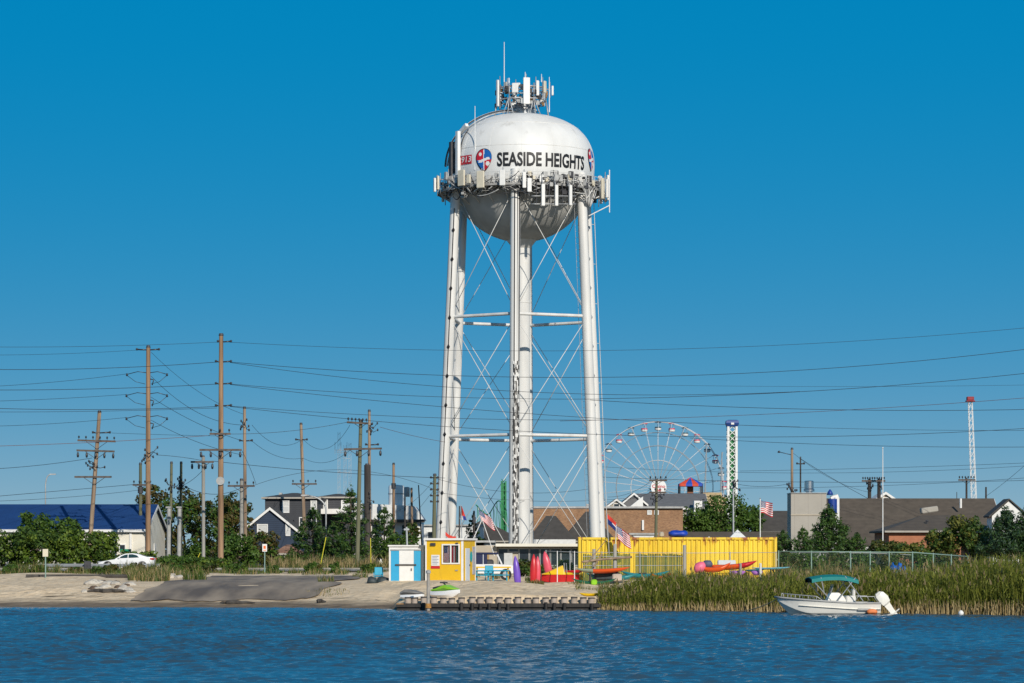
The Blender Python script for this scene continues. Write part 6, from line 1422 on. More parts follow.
for x in (x1-.6,x1-2.9):
    for y in (D-.06,D+1.5):
        mb=MB(); mb.tube((x,y-.02,g0+.36),(x,y+.2,g0+.36),.36,None,20); wh=mb.build('wheel',M_tyre,jp,smooth=40)
        mb=MB(); mb.tube((x,y-.03,g0+.36),(x,y-.021,g0+.36),.2,None,14); mb.build('hub',M_galv,wh)
for y in (D+.2,D+1.3):
    mb=MB(); mb.tube((x1-.10,y,g0+.72),(x1+.0,y,g0+.72),.1,None,12); mb.build('headlight',M_galv,jp)
for x in (x1-1.6,):
    mb=MB(); mb.rbox((x,D+.4,g0+1.05),.5,.45,.5,.1); mb.rbox((x-.25,D+.4,g0+1.3),.15,.45,.6,.06); mb.build('seat',M_dark,jp)
D=172.5; t=thing('railing','low yellow railing between the kiosk and the jeep','railing',onground(478,D)); g0=gz(X_(490,D),D)
mb=MB(); mb.bx(X_(474,D),X_(511,D),D-.04,D+.04,Z_(568,D),Z_(566.6,D)); mb.build('rail',K_yel,t)
for px in (477,492.5,508): mb=MB(); mb.bx(X_(px,D)-.05,X_(px,D)+.05,D+.041,D+.12,g0-.1,Z_(566.8,D)); mb.build('rail_post',mat('ochre_post',(.55,.33,.04),.7),t)
M_aqua=mat('turquoise_plastic',(.01,.34,.50),.4,var=.1)
def picnic(label,px,D,w=1.3):
    b=onground(px,D); t=thing('picnic_table',label,'picnic table',b)
    mb=MB(); mb.rbox(b+Vector((0,0,.66)),w,.62,.07,.03); mb.build('table_top',M_aqua,t)
    for s_ in (-1,1):
        mb=MB(); mb.rbox(b+Vector((0,s_*.55,.40)),w,.26,.06,.025); mb.build('bench',M_aqua,t)
        for q in (-1,1):
            mb=MB(); mb.tube(b+Vector((s_*w*.36,q*.62,0)),b+Vector((s_*w*.36,q*.1,.64)),.04,None,6); mb.build('leg',M_aqua,t)
    return t
picnic('turquoise picnic table close beside the yellow kiosk',482.5,170.5,.95)
picnic('turquoise picnic table nearer the purple board',500,171,1.15)
for px,dd,lb in ((489,171.8,'turquoise plastic chair with rounded back between the two picnic tables'),(378.5,169,'turquoise plastic chair standing left of the white shed')):
    b=onground(px,dd); t=thing('plastic_chair',lb,'chair',b)
    mb=MB(); mb.rbox(b+Vector((0,0,.42)),.5,.5,.06,.025); mb.build('seat',M_aqua,t)
    mb=MB(); mb.rbox(b+Vector((0,.24,.72)),.5,.06,.5,.028,Matrix.Rotation(R(-12),4,'X')); mb.build('backrest',M_aqua,t)
    for sx in (-1,1):
        for sy in (-1,1): mb=MB(); mb.tube(b+Vector((sx*.22,sy*.22,0)),b+Vector((sx*.2,sy*.2,.4)),.03,.025,6); mb.build('leg',M_aqua,t)
        mb=MB(); mb.path([b+Vector((sx*.26,-.2,.42)),b+Vector((sx*.27,-.18,.62)),b+Vector((sx*.27,.2,.64))],.025,6); mb.build('armrest',M_aqua,t)
for px,ln_,lb in ((383,.8,'dark covered bundle on the sand against the shed wall'),(372,.6,'low dark bundle beside the turquoise chair')):
    c=onground(px,168.6); mb=MB(); mb.loft([[c+Vector((x*ln_,.25*r*math.cos(a),.02+.42*r*max(0,math.sin(a)))) for a in np.linspace(0,PI,9)] for x,r in ((-.5,.2),(-.4,.8),(-.1,1.),(.2,.85),(.45,.7),(.5,.2))]); o=mb.build('covered_bundle',MATS['dark_cover'],origin=c,smooth=True); tag(o,lb,'bundle')
b=onground(369.5,170); mb=MB(); mb.tube(b-Vector((0,0,.1)),W(369.5,577,170),.07,None,8); o=mb.build('stub_post',M_pile,origin=b); tag(o,'short pale stub post left of the turquoise chair','post')
# jet ski on the sand behind the bulkhead
D=151.1; c=onground(444,D)+Vector((0,0,-.14)); js=thing('jet_ski','lime green and white jet ski pulled up behind the bulkhead','jet ski',c)
M=Matrix.Translation(c)@Matrix.Rotation(R(-40),4,'Z')@Matrix.Scale(.86,4)
def js_loft(S,mtl,nm,par=js,caps=True):
    mb=MB(); mb.loft([[M@Vector((x,w*k,z0+(z1-z0)*q)) for k,q in ((-.55,0),(.55,0),(1,.45),(.9,1),(-.9,1),(-1,.45))] for x,w,z0,z1 in S],True,caps); return mb.build(nm,mtl,par,smooth=35)
js_loft([(-.85,.42,.14,.46),(-.4,.5,.05,.48),(.3,.5,.04,.5),(.9,.36,.12,.56),(1.25,.08,.38,.60)],M_carw,'hull')
js_loft([(-.8,.36,.47,.58),(-.35,.40,.49,.66),(.0,.36,.51,.80),(.25,.34,.52,.88),(.55,.36,.54,.78),(.95,.26,.57,.68),(1.22,.06,.6,.64)],K_lime,'deck')
js_loft([(-.78,.18,.56,.72),(-.4,.2,.62,.80),(-.05,.16,.7,.84)],M_dark,'seat')
mb=MB(); mb.tube(M@Vector((.12,0,.84)),M@Vector((-.02,0,1.02)),.05,None,6); mb.tube(M@Vector((-.02,-.33,1.02)),M@Vector((-.02,.33,1.02)),.035,None,6); mb.rbox(M@Vector((.0,0,1.02)),.16,.2,.1,.03); mb.build('handlebar',M_dark,js)
D=151.0; c=onground(412,D)+Vector((0,0,-.2)); js=thing('jet_ski','white jet ski under a grey cover left of the lime green one','jet ski',c); M=Matrix.Translation(c)@Matrix.Rotation(R(-30),4,'Z')@Matrix.Scale(.74,4)
js_loft([(-.75,.42,.10,.38),(-.3,.48,.03,.40),(.4,.46,.03,.42),(.95,.14,.22,.46)],M_carw,'hull',js)
js_loft([(-.78,.44,.385,.56),(-.4,.48,.41,.78),(.05,.46,.42,.72),(.5,.42,.43,.62),(1.,.12,.47,.52)],mat('grey_cover',(.20,.19,.18),.8,var=.2,scale=5),'cover',js)
D=170; b=onground(406.5,169.4-.4); t=thing('shower_post','slim grey post with a crosspiece behind the white shed','post',b+Vector((0,3,0))); q=b+Vector((0,3,0)); mb=MB(); mb.tube(q-Vector((0,0,.1)),W(406.5,527,D+2.1),.06,None,8); mb.rbox(W(406.5,529.5,D+2.1),.34,.1,.14,.03); mb.build('post_shaft',M_metal,t)

# ------------------------------------------------------------------ motor boat at the reeds
D=139.5; M_hull=mat('gelcoat_white',(.78,.76,.70),.25,var=.04,scale=1.5); M_tealc=mat('bimini_teal',(.0,.20,.19),.7,var=.1)
c=Vector((X_(836,D),D,-.02)); bt=thing('motor_boat','white centre console motor boat with a teal bimini top moored at the reeds','boat',c)
Lh=4.95; M=Matrix.Translation(c+Vector((-.42,0,0)))@Matrix.Rotation(R(4),4,'Z')
def bx_(x): return -Lh/2+Lh*x          # x 0 bow .. 1 stern
S=[]
for t_ in np.linspace(0,1,20):
    w=1.02*(1-(1-min(1,t_/.55))**2.2)**.8 if t_<.55 else 1.02-.06*(t_-.55)/.45
    w=max(w,.03); sheer=.88-.30*min(1,t_/.75)**.8; ch=(.62*(1-t_/.32)**1.6 if t_<.32 else 0)+.08; keel=(.86*(1-t_/.22)**1.7 if t_<.22 else 0)-.18
    S.append([M@Vector((bx_(t_)+dx,y,z)) for dx,y,z in ((-.12*(1-t_),-w,sheer),(0,-w*.97,sheer-.10),(0,-w*.86,max(ch+.1,keel+.1)),(0,-w*.80,max(ch,keel+.05)),(0,0,keel),(0,w*.80,max(ch,keel+.05)),(0,w*.86,max(ch+.1,keel+.1)),(0,w*.97,sheer-.10),(-.12*(1-t_),w,sheer))])
mb=MB(); mb.loft(S,False,False); mb.poly(S[-1]); hull=mb.build('hull',M_hull,bt,smooth=28)
mb=MB()
for s_ in (0,8): mb.path([s[s_]+Vector((0,0,0)) for s in S],.045,6)
mb.build('rub_rail',M_radio,bt,smooth=True)
mb=MB(); 
for i in range(len(S)-1):
    a=[S[i][0],S[i][8],S[i+1][8],S[i+1][0]]; d_=-.05 if i<4 else -.30; mb.add([p+Vector((0,0,d_)) for p in a],[(0,1,2,3)])
mb.build('deck',M_hull,bt)
def bp_(t_,y,z): return M@Vector((bx_(t_),y,z))
mb=MB(); mb.loft([[bp_(t0,-.4*k,z),bp_(t0,.4*k,z),bp_(t1,.4*k,z),bp_(t1,-.4*k,z)] for t0,t1,k,z in ((.48,.68,1,.35),(.49,.67,.98,.72),(.51,.64,.9,.95),(.53,.6,.85,1.08))]); con=mb.build('console',M_hull,bt)
mb=MB(); mb.add([bp_(.525,-.34,1.05),bp_(.525,.34,1.05),bp_(.545,.3,1.42),bp_(.545,-.3,1.42)],[(0,1,2,3)]); mb.build('windscreen',glassmat('boat_screen',(.7,.75,.78),.5),con)
mb=MB(); 
for y in (-.3,0,.3): mb.tube(bp_(.525,y,1.05),bp_(.55,y,1.5),.02,None,5)
mb.build('screen_frame',M_galv,con)
mb=MB(); mb.path([bp_(.625,.16*math.cos(a),1.0+.16*math.sin(a)) for a in np.linspace(0,2*PI,13)],.018,5,caps=False); mb.build('steering_wheel',M_dark,con)
mb=MB(); mb.rbox(bp_(.72,0,.66),.5,.9,.55,.06,M.to_3x3().to_4x4()); mb.rbox(bp_(.755,0,1.05),.14,.85,.42,.05); mb.build('helm_seat',M_hull,bt)
tz=Z_(573.6,D)
mb=MB(); L_=[]
for t_ in np.linspace(.31,.775,15):
    u=(t_-.31)/.465; zz=tz-.02-.13*(2*u-1)**2*1.0-.10*max(0,u-.75)*2; L_.append([bp_(t_,y,zz-.10*(abs(y)/.95)**2.5-(.16 if abs(y)>.99 else 0)) for y in (-1.0,-.97,-.6,0,.6,.97,1.0)]+[bp_(t_,y,zz-.04-.10*(abs(y)/.95)**2.5-(.16 if abs(y)>.99 else 0)) for y in (.98,.95,.6,0,-.6,-.95,-.98)])
mb.loft(L_); mb.build('bimini_top',M_tealc,bt,smooth=35)
for s_ in (-1,1):
    for (ta,za,tb,zb_) in ((.50,.72,.315,tz-.28),(.56,.66,.745,tz-.16),(.82,.68,.64,tz-.1),(.43,tz-.85,.40,tz-.15)):
        mb=MB(); mb.tube(bp_(ta,s_*.96,za),bp_(tb,s_*.96,zb_),.024,None,6); mb.build('bimini_strut',M_galv,bt)
rr=MB()
for s_ in (-1,1):
    P_=[]
    for t_ in (.05,.12,.2,.28,.36):
        w=max(.03,1.02*(1-(1-min(1,t_/.55))**2.2)**.8)*.93; z=.88-.30*min(1,t_/.75)**.8; P_.append(bp_(t_,s_*w,z+.2)); rr.tube(bp_(t_,s_*w,z-.02),bp_(t_,s_*w,z+.2),.016,None,5)
    P_.append(bp_(.44,s_*.96,.63)); rr.path(P_,.02,6)
    P_=[bp_(t_,s_*.93,.9 if 0.76<t_<.95 else .64) for t_ in (.74,.77,.85,.93,.96)]; rr.path(P_,.018,6)
rr.build('grab_rail',M_galv,bt,smooth=True)
mb=MB(); mb.box(bp_(.83,-.99,.28),.62,.02,.09,M.to_3x3().to_4x4()); mb.build('name_strip',M_radio,bt)
mb=MB(); cc=bp_(.905,-1.05,.16); mb.path([cc+Vector((x,0,.02*math.cos(x*9))) for x in np.linspace(-.26,.26,8)],[.04,.11,.12,.12,.12,.12,.11,.04],10); o=mb.build('fender',mat('fender_orange',(.70,.20,.06),.6),origin=cc,smooth=True); tag(o,'orange fender hanging on the motor boat side near its stern','fender')
# outboard, tilted up
ob=MB(); a0=bp_(1.02,0,.62); ax=Vector((.62,0,-.78)).normalized(); up=Vector((.78,0,.62)).normalized(); sd=Vector((0,1,0))
def op(u,v,y): return a0+ax*u+up*v+sd*y
ob.loft([[op(u,v0,-w),op(u,v0,w),op(u,(v0+v1)/2,w*1.12),op(u,v1,w*.75),op(u,v1,-w*.75),op(u,(v0+v1)/2,-w*1.12)] for u,v0,v1,w in ((-.42,.08,.30,.14),(-.30,.0,.44,.24),(.0,-.02,.50,.26),(.25,.02,.44,.22),(.32,.08,.36,.15))])
cow=ob.build('outboard_motor',M_hull,bt,smooth=35)
ob=MB(); ob.loft([[op(u,v0,-w),op(u,v0,w),op(u,v1,w*.6),op(u,v1,-w*.6)] for u,v0,v1,w in ((.3,.06,.38,.12),(.7,.08,.34,.09),(.95,.06,.34,.08),(1.08,.04,.34,.07))]); ob.loft([[op(u,v0,-w),op(u,v0,w),op(u,v1,w),op(u,v1,-w)] for u,v0,v1,w in ((.84,-.02,.55,.16),(.88,-.02,.55,.16))]); ob.build('outboard_leg',M_hull,cow,smooth=30)
ob=MB(); hub=op(1.0,.46,0)
for q in range(3):
    a=q*2*PI/3; dv=ax*math.cos(a)*.2+sd*math.sin(a)*.2; ob.prism([hub,hub+dv*.6+up*.03,hub+dv,hub+dv*.6-up*.06],up*.015)
ob.build('propeller',M_radio,cow)
mb=MB(); P_=[bp_(.02,0,.83)]; q0=W(716,612,146.0); q0.z=.1
for t_ in np.linspace(.1,1,12): P_.append(bp_(.02,0,.83).lerp(q0,t_)-Vector((0,0,.55*4*t_*(1-t_)*.6)))
mb.path(P_,.022,5); o=mb.build('mooring_line',mat('rope_tan',(.42,.33,.2),.9),origin=q0,smooth=True); tag(o,'tan mooring rope slanting from the boat bow into the reeds','rope')
mb=MB(); c=Vector((X_(961,137.5),137.5,.08)); mb.lathe([(.01,-.1),(.12,-.06),(.14,.04),(.08,.13),(.02,.16)],c,12); o=mb.build('float_buoy',M_trim,origin=c,smooth=True); tag(o,'tiny white float drifting at the reed edge right of the boat','float')

# ------------------------------------------------------------------ car, guard rail, signs on the left
D=222; g0=gz(X_(125,D),D)+.05; xl,xr=X_(97,D),X_(153.5,D); Lc=xr-xl
car=thing('parked_car','white coupe with dark windows and red tail light behind the guard rail','car',((xl+xr)/2,D,g0)); wv=.86
def cs(u): return xl+u*Lc
body=[(0,.70,.62,.30,.42),(.02,.78,.72,.22,.55),(.10,.84,.83,.18,.68),(.25,.88,.86,.18,.80),(.40,.9,.88,.18,.88),(.60,.9,.88,.18,.92),(.80,.9,.88,.20,.98),(.94,.86,.80,.24,1.02),(.985,.80,.74,.3,.98),(1,.72,.66,.36,.82)]
mb=MB(); mb.loft([[(cs(u),D+wv-w,g0+z0),(cs(u),D+wv+w,g0+z0),(cs(u),D+wv+w,g0+z0*.4+z1*.6),(cs(u),D+wv+w2,g0+z1),(cs(u),D+wv-w2,g0+z1),(cs(u),D+wv-w,g0+z0*.4+z1*.6)] for u,w,w2,z0,z1 in body]); mb.build('body',M_carw,car,smooth=35)
cab=[(.30,.80,.80,.80,.82),(.42,.78,.70,.84,1.16),(.50,.78,.64,.86,1.28),(.62,.78,.63,.88,1.31),(.72,.78,.64,.90,1.24),(.84,.78,.70,.94,1.08),(.90,.76,.74,.96,1.0)]
mb=MB(); mb.loft([[(cs(u),D+wv-w,g0+z0),(cs(u),D+wv+w,g0+z0),(cs(u),D+wv+w2,g0+z1),(cs(u),D+wv-w2,g0+z1)] for u,w,w2,z0,z1 in cab]); mb.build('cabin',M_carw,car,smooth=25)
yy=D+wv
for pts,nm in (([(.385,.93),(.54,.95),(.54,1.22),(.49,1.19),(.43,1.08)],'front_window'),([(.555,.95),(.74,.985),(.70,1.15),(.62,1.235),(.555,1.225)],'rear_window')):
    mb=MB(); mb.prism([(cs(u),yy-(.80-.155*(z-.9)/.38)-.0,g0+z) for u,z in pts],(0,-.012,0)); mb.build(nm,M_tint,car)
mb=MB(); mb.add([(cs(.765),yy-.58,g0+1.222),(cs(.765),yy+.58,g0+1.222),(cs(.875),yy+.66,g0+1.06),(cs(.875),yy-.66,g0+1.06)],[(0,1,2,3)]); mb.build('rear_windscreen',M_tint,car)
mb=MB(); mb.add([(cs(.31),yy-.70,g0+.87),(cs(.31),yy+.70,g0+.87),(cs(.42),yy+.62,g0+1.175),(cs(.42),yy-.62,g0+1.175)],[(0,1,2,3)]); mb.build('windscreen',M_tint,car)
for s_ in (-1,1):
    mb=MB(); mb.rbox((cs(.965),yy+s_*.74,g0+.86),.36,.2,.16,.04); mb.build('tail_light',mat('tail_red',(.5,.01,.015),.25),car)
    mb=MB(); mb.rbox((cs(.03),yy+s_*.66,g0+.62),.25,.2,.12,.04); mb.build('headlight',M_galv,car)
    mb=MB(); mb.rbox((cs(.39),yy+s_*.93,g0+.95),.16,.14,.11,.03); mb.build('mirror',M_carw,car)
    for u in (.19,.80):
        y=yy+s_*.80; mb=MB(); mb.tube((cs(u),y-.11,g0+.32),(cs(u),y+.11,g0+.32),.32,None,20); wh=mb.build('wheel',M_tyre,car,smooth=40)
        mb=MB(); mb.tube((cs(u),y+s_*.111,g0+.32),(cs(u),y+s_*.118,g0+.32),.21,None,14); mb.build('hub',M_galv,wh)
        mb=MB(); mb.path([(cs(u)+.36*math.cos(a),yy+s_*.895,g0+.32+.36*math.sin(a)) for a in np.linspace(0,PI,11)],.025,5); mb.build('arch',M_dark,car)
mb=MB(); mb.bx(cs(.36),cs(.75),yy-.905,yy-.895,g0+.62,g0+.635); mb.build('door_crease',M_radio,car)
D=214; gr=thing('guard_rail','long low grey steel guard rail in front of the parked white coupe','guard rail',onground(100,D)); 
M_rail=mat('rail_steel',(.34,.36,.38),.5,metal=.3,var=.2,scale=.5)
def grail(x0,x1,par):
    n=30; L_=[]
    for i in range(n+1):
        x=X_(x0+(x1-x0)*i/n,D); z=gz(x,D)+.33; L_.append([(x,D+dy,z+dz) for dy,dz in ((0,.04),(-.05,.09),(-.05,.12),(0,.16),(-.05,.20),(-.05,.24),(0,.28),(.02,.28),(.02,.04))])
    mb=MB(); mb.loft(L_); mb.build('rail_beam',M_rail,par)
    for px in np.arange(x0+3,x1,17):
        p=onground(px,D+.12); mb=MB(); mb.bx(p.x-.07,p.x+.07,D+.03,D+.2,p.z-.2,p.z+.70); mb.build('rail_post',M_woodgrey,par)
grail(38,160,gr)
for px in (86,89): pass
b=onground(87.5,213.4); mb=MB(); mb.rbox(b+Vector((0,0,.45)),.5,.3,.75,.05); o=mb.build('utility_box',M_dark,origin=b); tag(o,'small dark utility box beside the guard rail','utility box')
def sign(label,px,pyb,pyt,D,w,h,mt,txt=None):
    p=onground(px,D); t=thing('road_sign',label,'sign',p); top=W(px,pyt,D)
    mb=MB(); mb.tube(p-Vector((0,0,.2)),(p.x,p.y,top.z-.05),.04,None,8); mb.build('post',M_fgreen,t)
    mb=MB(); mb.rbox((p.x,p.y-.05,top.z-h/2),w,.03,h,.012); f=mb.build('sign_plate',mt,t); return t,f,Vector((p.x,p.y-.07,top.z-h/2))
sign('blank grey square sign on a slim green post on the sand by the bushes',45.5,577,549,184,.36,.5,M_panelt)
t,f,c=sign('small white sign with an orange symbol on a post behind the boat ramp',264.7,575,544,204,.34,.55,M_trim)
mb=MB(); mb.box(c+Vector((0,0,.04)),.17,.006,.22); mb.box(c-Vector((0,0,.17)),.2,.006,.05); mb.build('sign_symbol',mat('symbol_orange',(.75,.16,.03),.6),f)
# timbers, rubble and driftwood
D=186; mb=MB()
P_=[onground(px,D)+Vector((0,0,.12)) for px in np.linspace(26,128,12)]; mb.path(P_,.13,8); o=mb.build('timber_edging',M_wooddark,origin=P_[0],smooth=40); tag(o,'long dark timber edging lying across the sand','timber')
def rock(px,D,s,mtl,label,group):
    c=onground(px,D); bm=bmesh.new(); bmesh.ops.create_icosphere(bm,subdivisions=2,radius=1); sc=Vector((rng.uniform(.8,1.4),rng.uniform(.7,1.1),rng.uniform(.45,.75)))*s; off=Vector(rng.uniform(0,50,3))
    mb=MB(); 
    for v in bm.verts: v.co*= 1+.35*noise.noise(v.co*1.3+off)
    mb.v=[tuple(c+Vector((v.co.x*sc.x,v.co.y*sc.y,v.co.z*sc.z+.1*s))) for v in bm.verts]; bm.verts.index_update(); mb.f=[tuple(x.index for x in f.verts) for f in bm.faces]; mb.m=[0]*len(mb.f); bm.free()
    o=mb.build('rock',mtl,origin=c); tag(o,label,'rock',group)
M_rk=mat('pale_rubble',(.36,.32,.27),.95,col2=(.58,.54,.47),scale=4,detail=6); M_rkd=mat('brown_rubble',(.10,.07,.05),.95,var=.4,scale=4)
for i in range(17): rock(rng.uniform(78,132),rng.uniform(163,172),rng.uniform(.18,.42),M_rk,'pale broken rock in the rubble heap on the sand','rubble on the left beach')
for i in range(8): rock(rng.uniform(78,134),rng.uniform(164,173),rng.uniform(.14,.3),M_rkd,'dark brown rock in the rubble heap on the sand','dark rubble on the left beach')
for i in range(16): rock(rng.uniform(165,200),rng.uniform(186,198),rng.uniform(.2,.45),M_rk if i%4 else M_rkd,'rock in the broken kerb heap beside the boat ramp','rocks beside the boat ramp')
def driftwood(label,px,D,ln,n,mtl):
    c=onground(px,D); t=MB()
    for i in range(n):
        a=rng.uniform(-.3,.3)+ (PI if rng.random()<.5 else 0); l=ln*rng.uniform(.4,1); P_=[c+Vector((0,0,.1))]
        for k_ in range(1,6): P_.append(c+Vector((math.cos(a)*l*k_/5,rng.uniform(-.15,.15),.08+rng.uniform(0,.10)*math.sin(k_/5*3.1))))
        t.path(P_,[.13,.12,.1,.08,.06,.03],6)
    o=t.build('driftwood',mtl,origin=c,smooth=40); tag(o,label,'driftwood')
driftwood('dark gnarled root lying on the rubble heap',108,163.5,1.4,5,M_wooddark)
driftwood('dark driftwood log stranded at the foot of the boat ramp',232,157.6,1.5,2,M_wooddark)
driftwood('small dark driftwood stub at the waterline right of the log',318,157.2,.7,2,M_wooddark)
# ================================================================== trees and shrubs
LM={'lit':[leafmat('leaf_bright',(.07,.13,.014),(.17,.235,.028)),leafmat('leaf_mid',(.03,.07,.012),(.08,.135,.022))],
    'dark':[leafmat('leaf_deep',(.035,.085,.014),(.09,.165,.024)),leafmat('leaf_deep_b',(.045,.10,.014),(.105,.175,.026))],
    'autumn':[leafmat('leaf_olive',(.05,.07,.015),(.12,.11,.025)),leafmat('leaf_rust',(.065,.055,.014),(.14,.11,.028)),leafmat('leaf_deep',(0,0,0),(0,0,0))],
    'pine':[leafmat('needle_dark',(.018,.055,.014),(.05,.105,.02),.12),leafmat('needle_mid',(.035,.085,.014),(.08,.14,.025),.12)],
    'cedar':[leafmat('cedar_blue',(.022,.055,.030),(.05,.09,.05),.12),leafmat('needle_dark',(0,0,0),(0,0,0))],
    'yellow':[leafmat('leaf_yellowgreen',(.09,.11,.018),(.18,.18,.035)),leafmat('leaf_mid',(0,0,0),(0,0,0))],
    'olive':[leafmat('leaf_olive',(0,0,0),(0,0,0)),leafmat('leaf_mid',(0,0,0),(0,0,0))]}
M_bark=mat('bark',(.07,.05,.035),.95,col2=(.14,.11,.08),scale=3,stretch=(1,1,.2))
def leaves(C,Rd,n,size,thin=1.,up=.35,hollow=.55):
    """n leaf faces scattered through ellipsoid clumps (centres C, radii Rd), denser toward each clump's outside"""
    C=np.asarray(C,float);Rd=np.asarray(Rd,float); vol=Rd.prod(1)**(2/3); k=rng.choice(len(C),n,p=vol/vol.sum())
    d=rng.normal(size=(n,3)); d/=np.linalg.norm(d,axis=1)[:,None]; r=(hollow+(1-hollow)*rng.random(n)**.6)*(1+.14*rng.normal(size=n))
    p=C[k]+d*Rd[k]*r[:,None]
    nrm=d+rng.normal(size=(n,3))*.65; nrm[:,2]+=up; nrm/=np.linalg.norm(nrm,axis=1)[:,None]
    a=np.cross(nrm,rng.normal(size=(n,3))); a/=np.linalg.norm(a,axis=1)[:,None]+1e-9; b=np.cross(nrm,a)
    s=size*rng.uniform(.6,1.35,n); a=a*s[:,None]; b=b*(s*thin)[:,None]
    V=np.stack([p-a*.5,p+b*.32,p+a*.5,p-b*.32],1).reshape(-1,3)
    return V,np.arange(n*4).reshape(n,4),k
def limb(mb,a,b,r0,r1,wob=.12):
    a=Vector(a);b=Vector(b);L=(b-a).length; P=[a.lerp(b,t)+Vector((rng.normal(0,wob*.12*L),rng.normal(0,wob*.12*L),0))*math.sin(PI*t) for t in np.linspace(0,1,6)]
    mb.path(P,[r0+(r1-r0)*t for t in np.linspace(0,1,6)],7)
def tree(name,label,px,hw,pt,pb,D,kind='dark',n=2600,size=.26,ncl=15,trunk=True,cat='tree',group=None,depth=1.,flat=.75,low=.12):
    c=Vector((X_(px,D),D,0)); c.z=gz(c.x,c.y); top=Z_(pt,D); bot=max(c.z,Z_(pb,D)); w=hw*D/F; H=top-bot
    o=thing(name,label,cat,c,group); C=[];Rd=[]
    for i in range(ncl):
        f=(i+.5)/ncl; z=bot+H*(low+(.86-low)*f); prof_=math.sin(PI*min(1,.12+.88*((z-bot)/H)*.8+.1))**.6
        a=i*2.4+rng.uniform(-.5,.5); rr=w*prof_*rng.uniform(.35,.78); s=w*rng.uniform(.26,.46)
        C.append((c.x+rr*math.cos(a),c.y+rr*math.sin(a)*depth,z)); Rd.append((s,s*depth,min(s*flat,H*.25)))
    for i in range(ncl):   # small outer sprays break the outline
        a=rng.uniform(0,2*PI); z=bot+H*rng.uniform(low,.96); q=(z-bot)/H; rr=w*(1-.75*max(0,q-.35)**1.4)*rng.uniform(.75,1.); s=w*rng.uniform(.10,.2)
        C.append((c.x+rr*math.cos(a),c.y+rr*math.sin(a)*depth,z)); Rd.append((s,s,s*.8))
    V,Fq,k=leaves(C,Rd,n,size); cm=rng.integers(0,len(LM[kind]),len(C)); mi=np.where(rng.random(len(k))<.25,rng.integers(0,len(LM[kind]),len(k)),cm[k])
    V[:,2]=np.maximum(V[:,2],c.z+.02)
    npmesh('crown',V,Fq,LM[kind],mi,o)
    mb=MB(); th=min(top-.3*H,bot+.7*H); limb(mb,c-Vector((0,0,.2)),(c.x,c.y,th),max(.06,w*.07),.04)
    for i in range(min(ncl,9)): limb(mb,(c.x,c.y,c.z+(th-c.z)*rng.uniform(.25,.9)),C[i],max(.03,w*.03),.012)
    mb.build('trunk',M_bark,o,smooth=True)
    return o
def pine(label,px,hw,pt,pb,D,kind='pine',n=3600,size=.34,tiers=9,group=None,lean=0.,name='pine_tree'):
    c=Vector((X_(px,D),D,0)); c.z=gz(c.x,c.y); top=Z_(pt,D); bot=max(c.z,Z_(pb,D)); w=hw*D/F; H=top-bot
    o=thing(name,label,'tree',c,group); C=[];Rd=[]; mb=MB(); tp=Vector((c.x+lean*H,c.y,top-.25)); limb(mb,c-Vector((0,0,.2)),tp,max(.08,w*.07),.03,.05)
    for t_ in range(tiers):
        f=t_/(tiers-1); z=bot+H*(.06+.82*f); rr0=w*(1-f**1.5)*rng.uniform(.8,1.1)+.12*w; nb=max(3,int(7-4*f)); a0=rng.uniform(0,6)
        for b_ in range(nb):
            a=a0+2*PI*b_/nb+rng.uniform(-.35,.35); rr=rr0*rng.uniform(.6,1.12); st=Vector((c.x+lean*(z-c.z),c.y,z)); en=Vector((st.x+rr*math.cos(a),st.y+rr*math.sin(a),z+rr*rng.uniform(.12,.4)))
            limb(mb,st,en,max(.03,w*.025),.012)
            for q in (.55,.8,1.): 
                p=st.lerp(en,q); s=w*(.15+.07*(1-f))*rng.uniform(.8,1.3); C.append(tuple(p)); Rd.append((s,s,s*.75))
            s=w*.09; C.append((en.x,en.y,en.z+s*1.6)); Rd.append((s*.7,s*.7,s*1.9))
    C.append((tp.x,tp.y,top-.2)); Rd.append((w*.08,w*.08,w*.22))
    V,Fq,k=leaves(C,Rd,n,size,thin=.45,up=.5,hollow=.3); mi=(rng.random(len(k))<.45).astype(int); V[:,2]=np.maximum(V[:,2],c.z+.02)
    npmesh('crown',V,Fq,LM[kind],mi,o); mb.build('trunk',M_bark,o,smooth=True); return o
# left thicket in front of the blue roofed hall
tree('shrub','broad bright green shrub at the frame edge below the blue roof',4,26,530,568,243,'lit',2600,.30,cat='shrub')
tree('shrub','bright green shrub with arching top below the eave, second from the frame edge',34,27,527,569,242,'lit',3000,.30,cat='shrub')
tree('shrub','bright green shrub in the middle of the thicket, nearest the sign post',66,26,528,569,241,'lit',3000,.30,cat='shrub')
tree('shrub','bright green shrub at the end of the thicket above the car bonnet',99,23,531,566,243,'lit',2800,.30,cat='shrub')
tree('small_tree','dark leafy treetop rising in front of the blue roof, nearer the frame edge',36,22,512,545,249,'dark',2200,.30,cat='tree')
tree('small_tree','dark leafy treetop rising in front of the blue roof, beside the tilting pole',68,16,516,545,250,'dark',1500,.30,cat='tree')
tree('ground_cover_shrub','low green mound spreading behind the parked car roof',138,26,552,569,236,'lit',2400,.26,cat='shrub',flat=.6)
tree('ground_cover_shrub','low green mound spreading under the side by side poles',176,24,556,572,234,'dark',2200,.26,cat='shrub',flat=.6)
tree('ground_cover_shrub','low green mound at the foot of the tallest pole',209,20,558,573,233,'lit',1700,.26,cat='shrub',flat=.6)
tree('autumn_tree','olive and rust tinged tree showing above the hall roof end',151,20,481,553,282,'autumn',2600,.34)
tree('autumn_tree','broad olive and rust tree behind the side by side poles',184,27,488,560,277,'autumn',3600,.34,ncl=20)
tree('autumn_tree','rusty olive tree behind the tallest pole',219,26,491,560,272,'autumn',3400,.34,ncl=20)
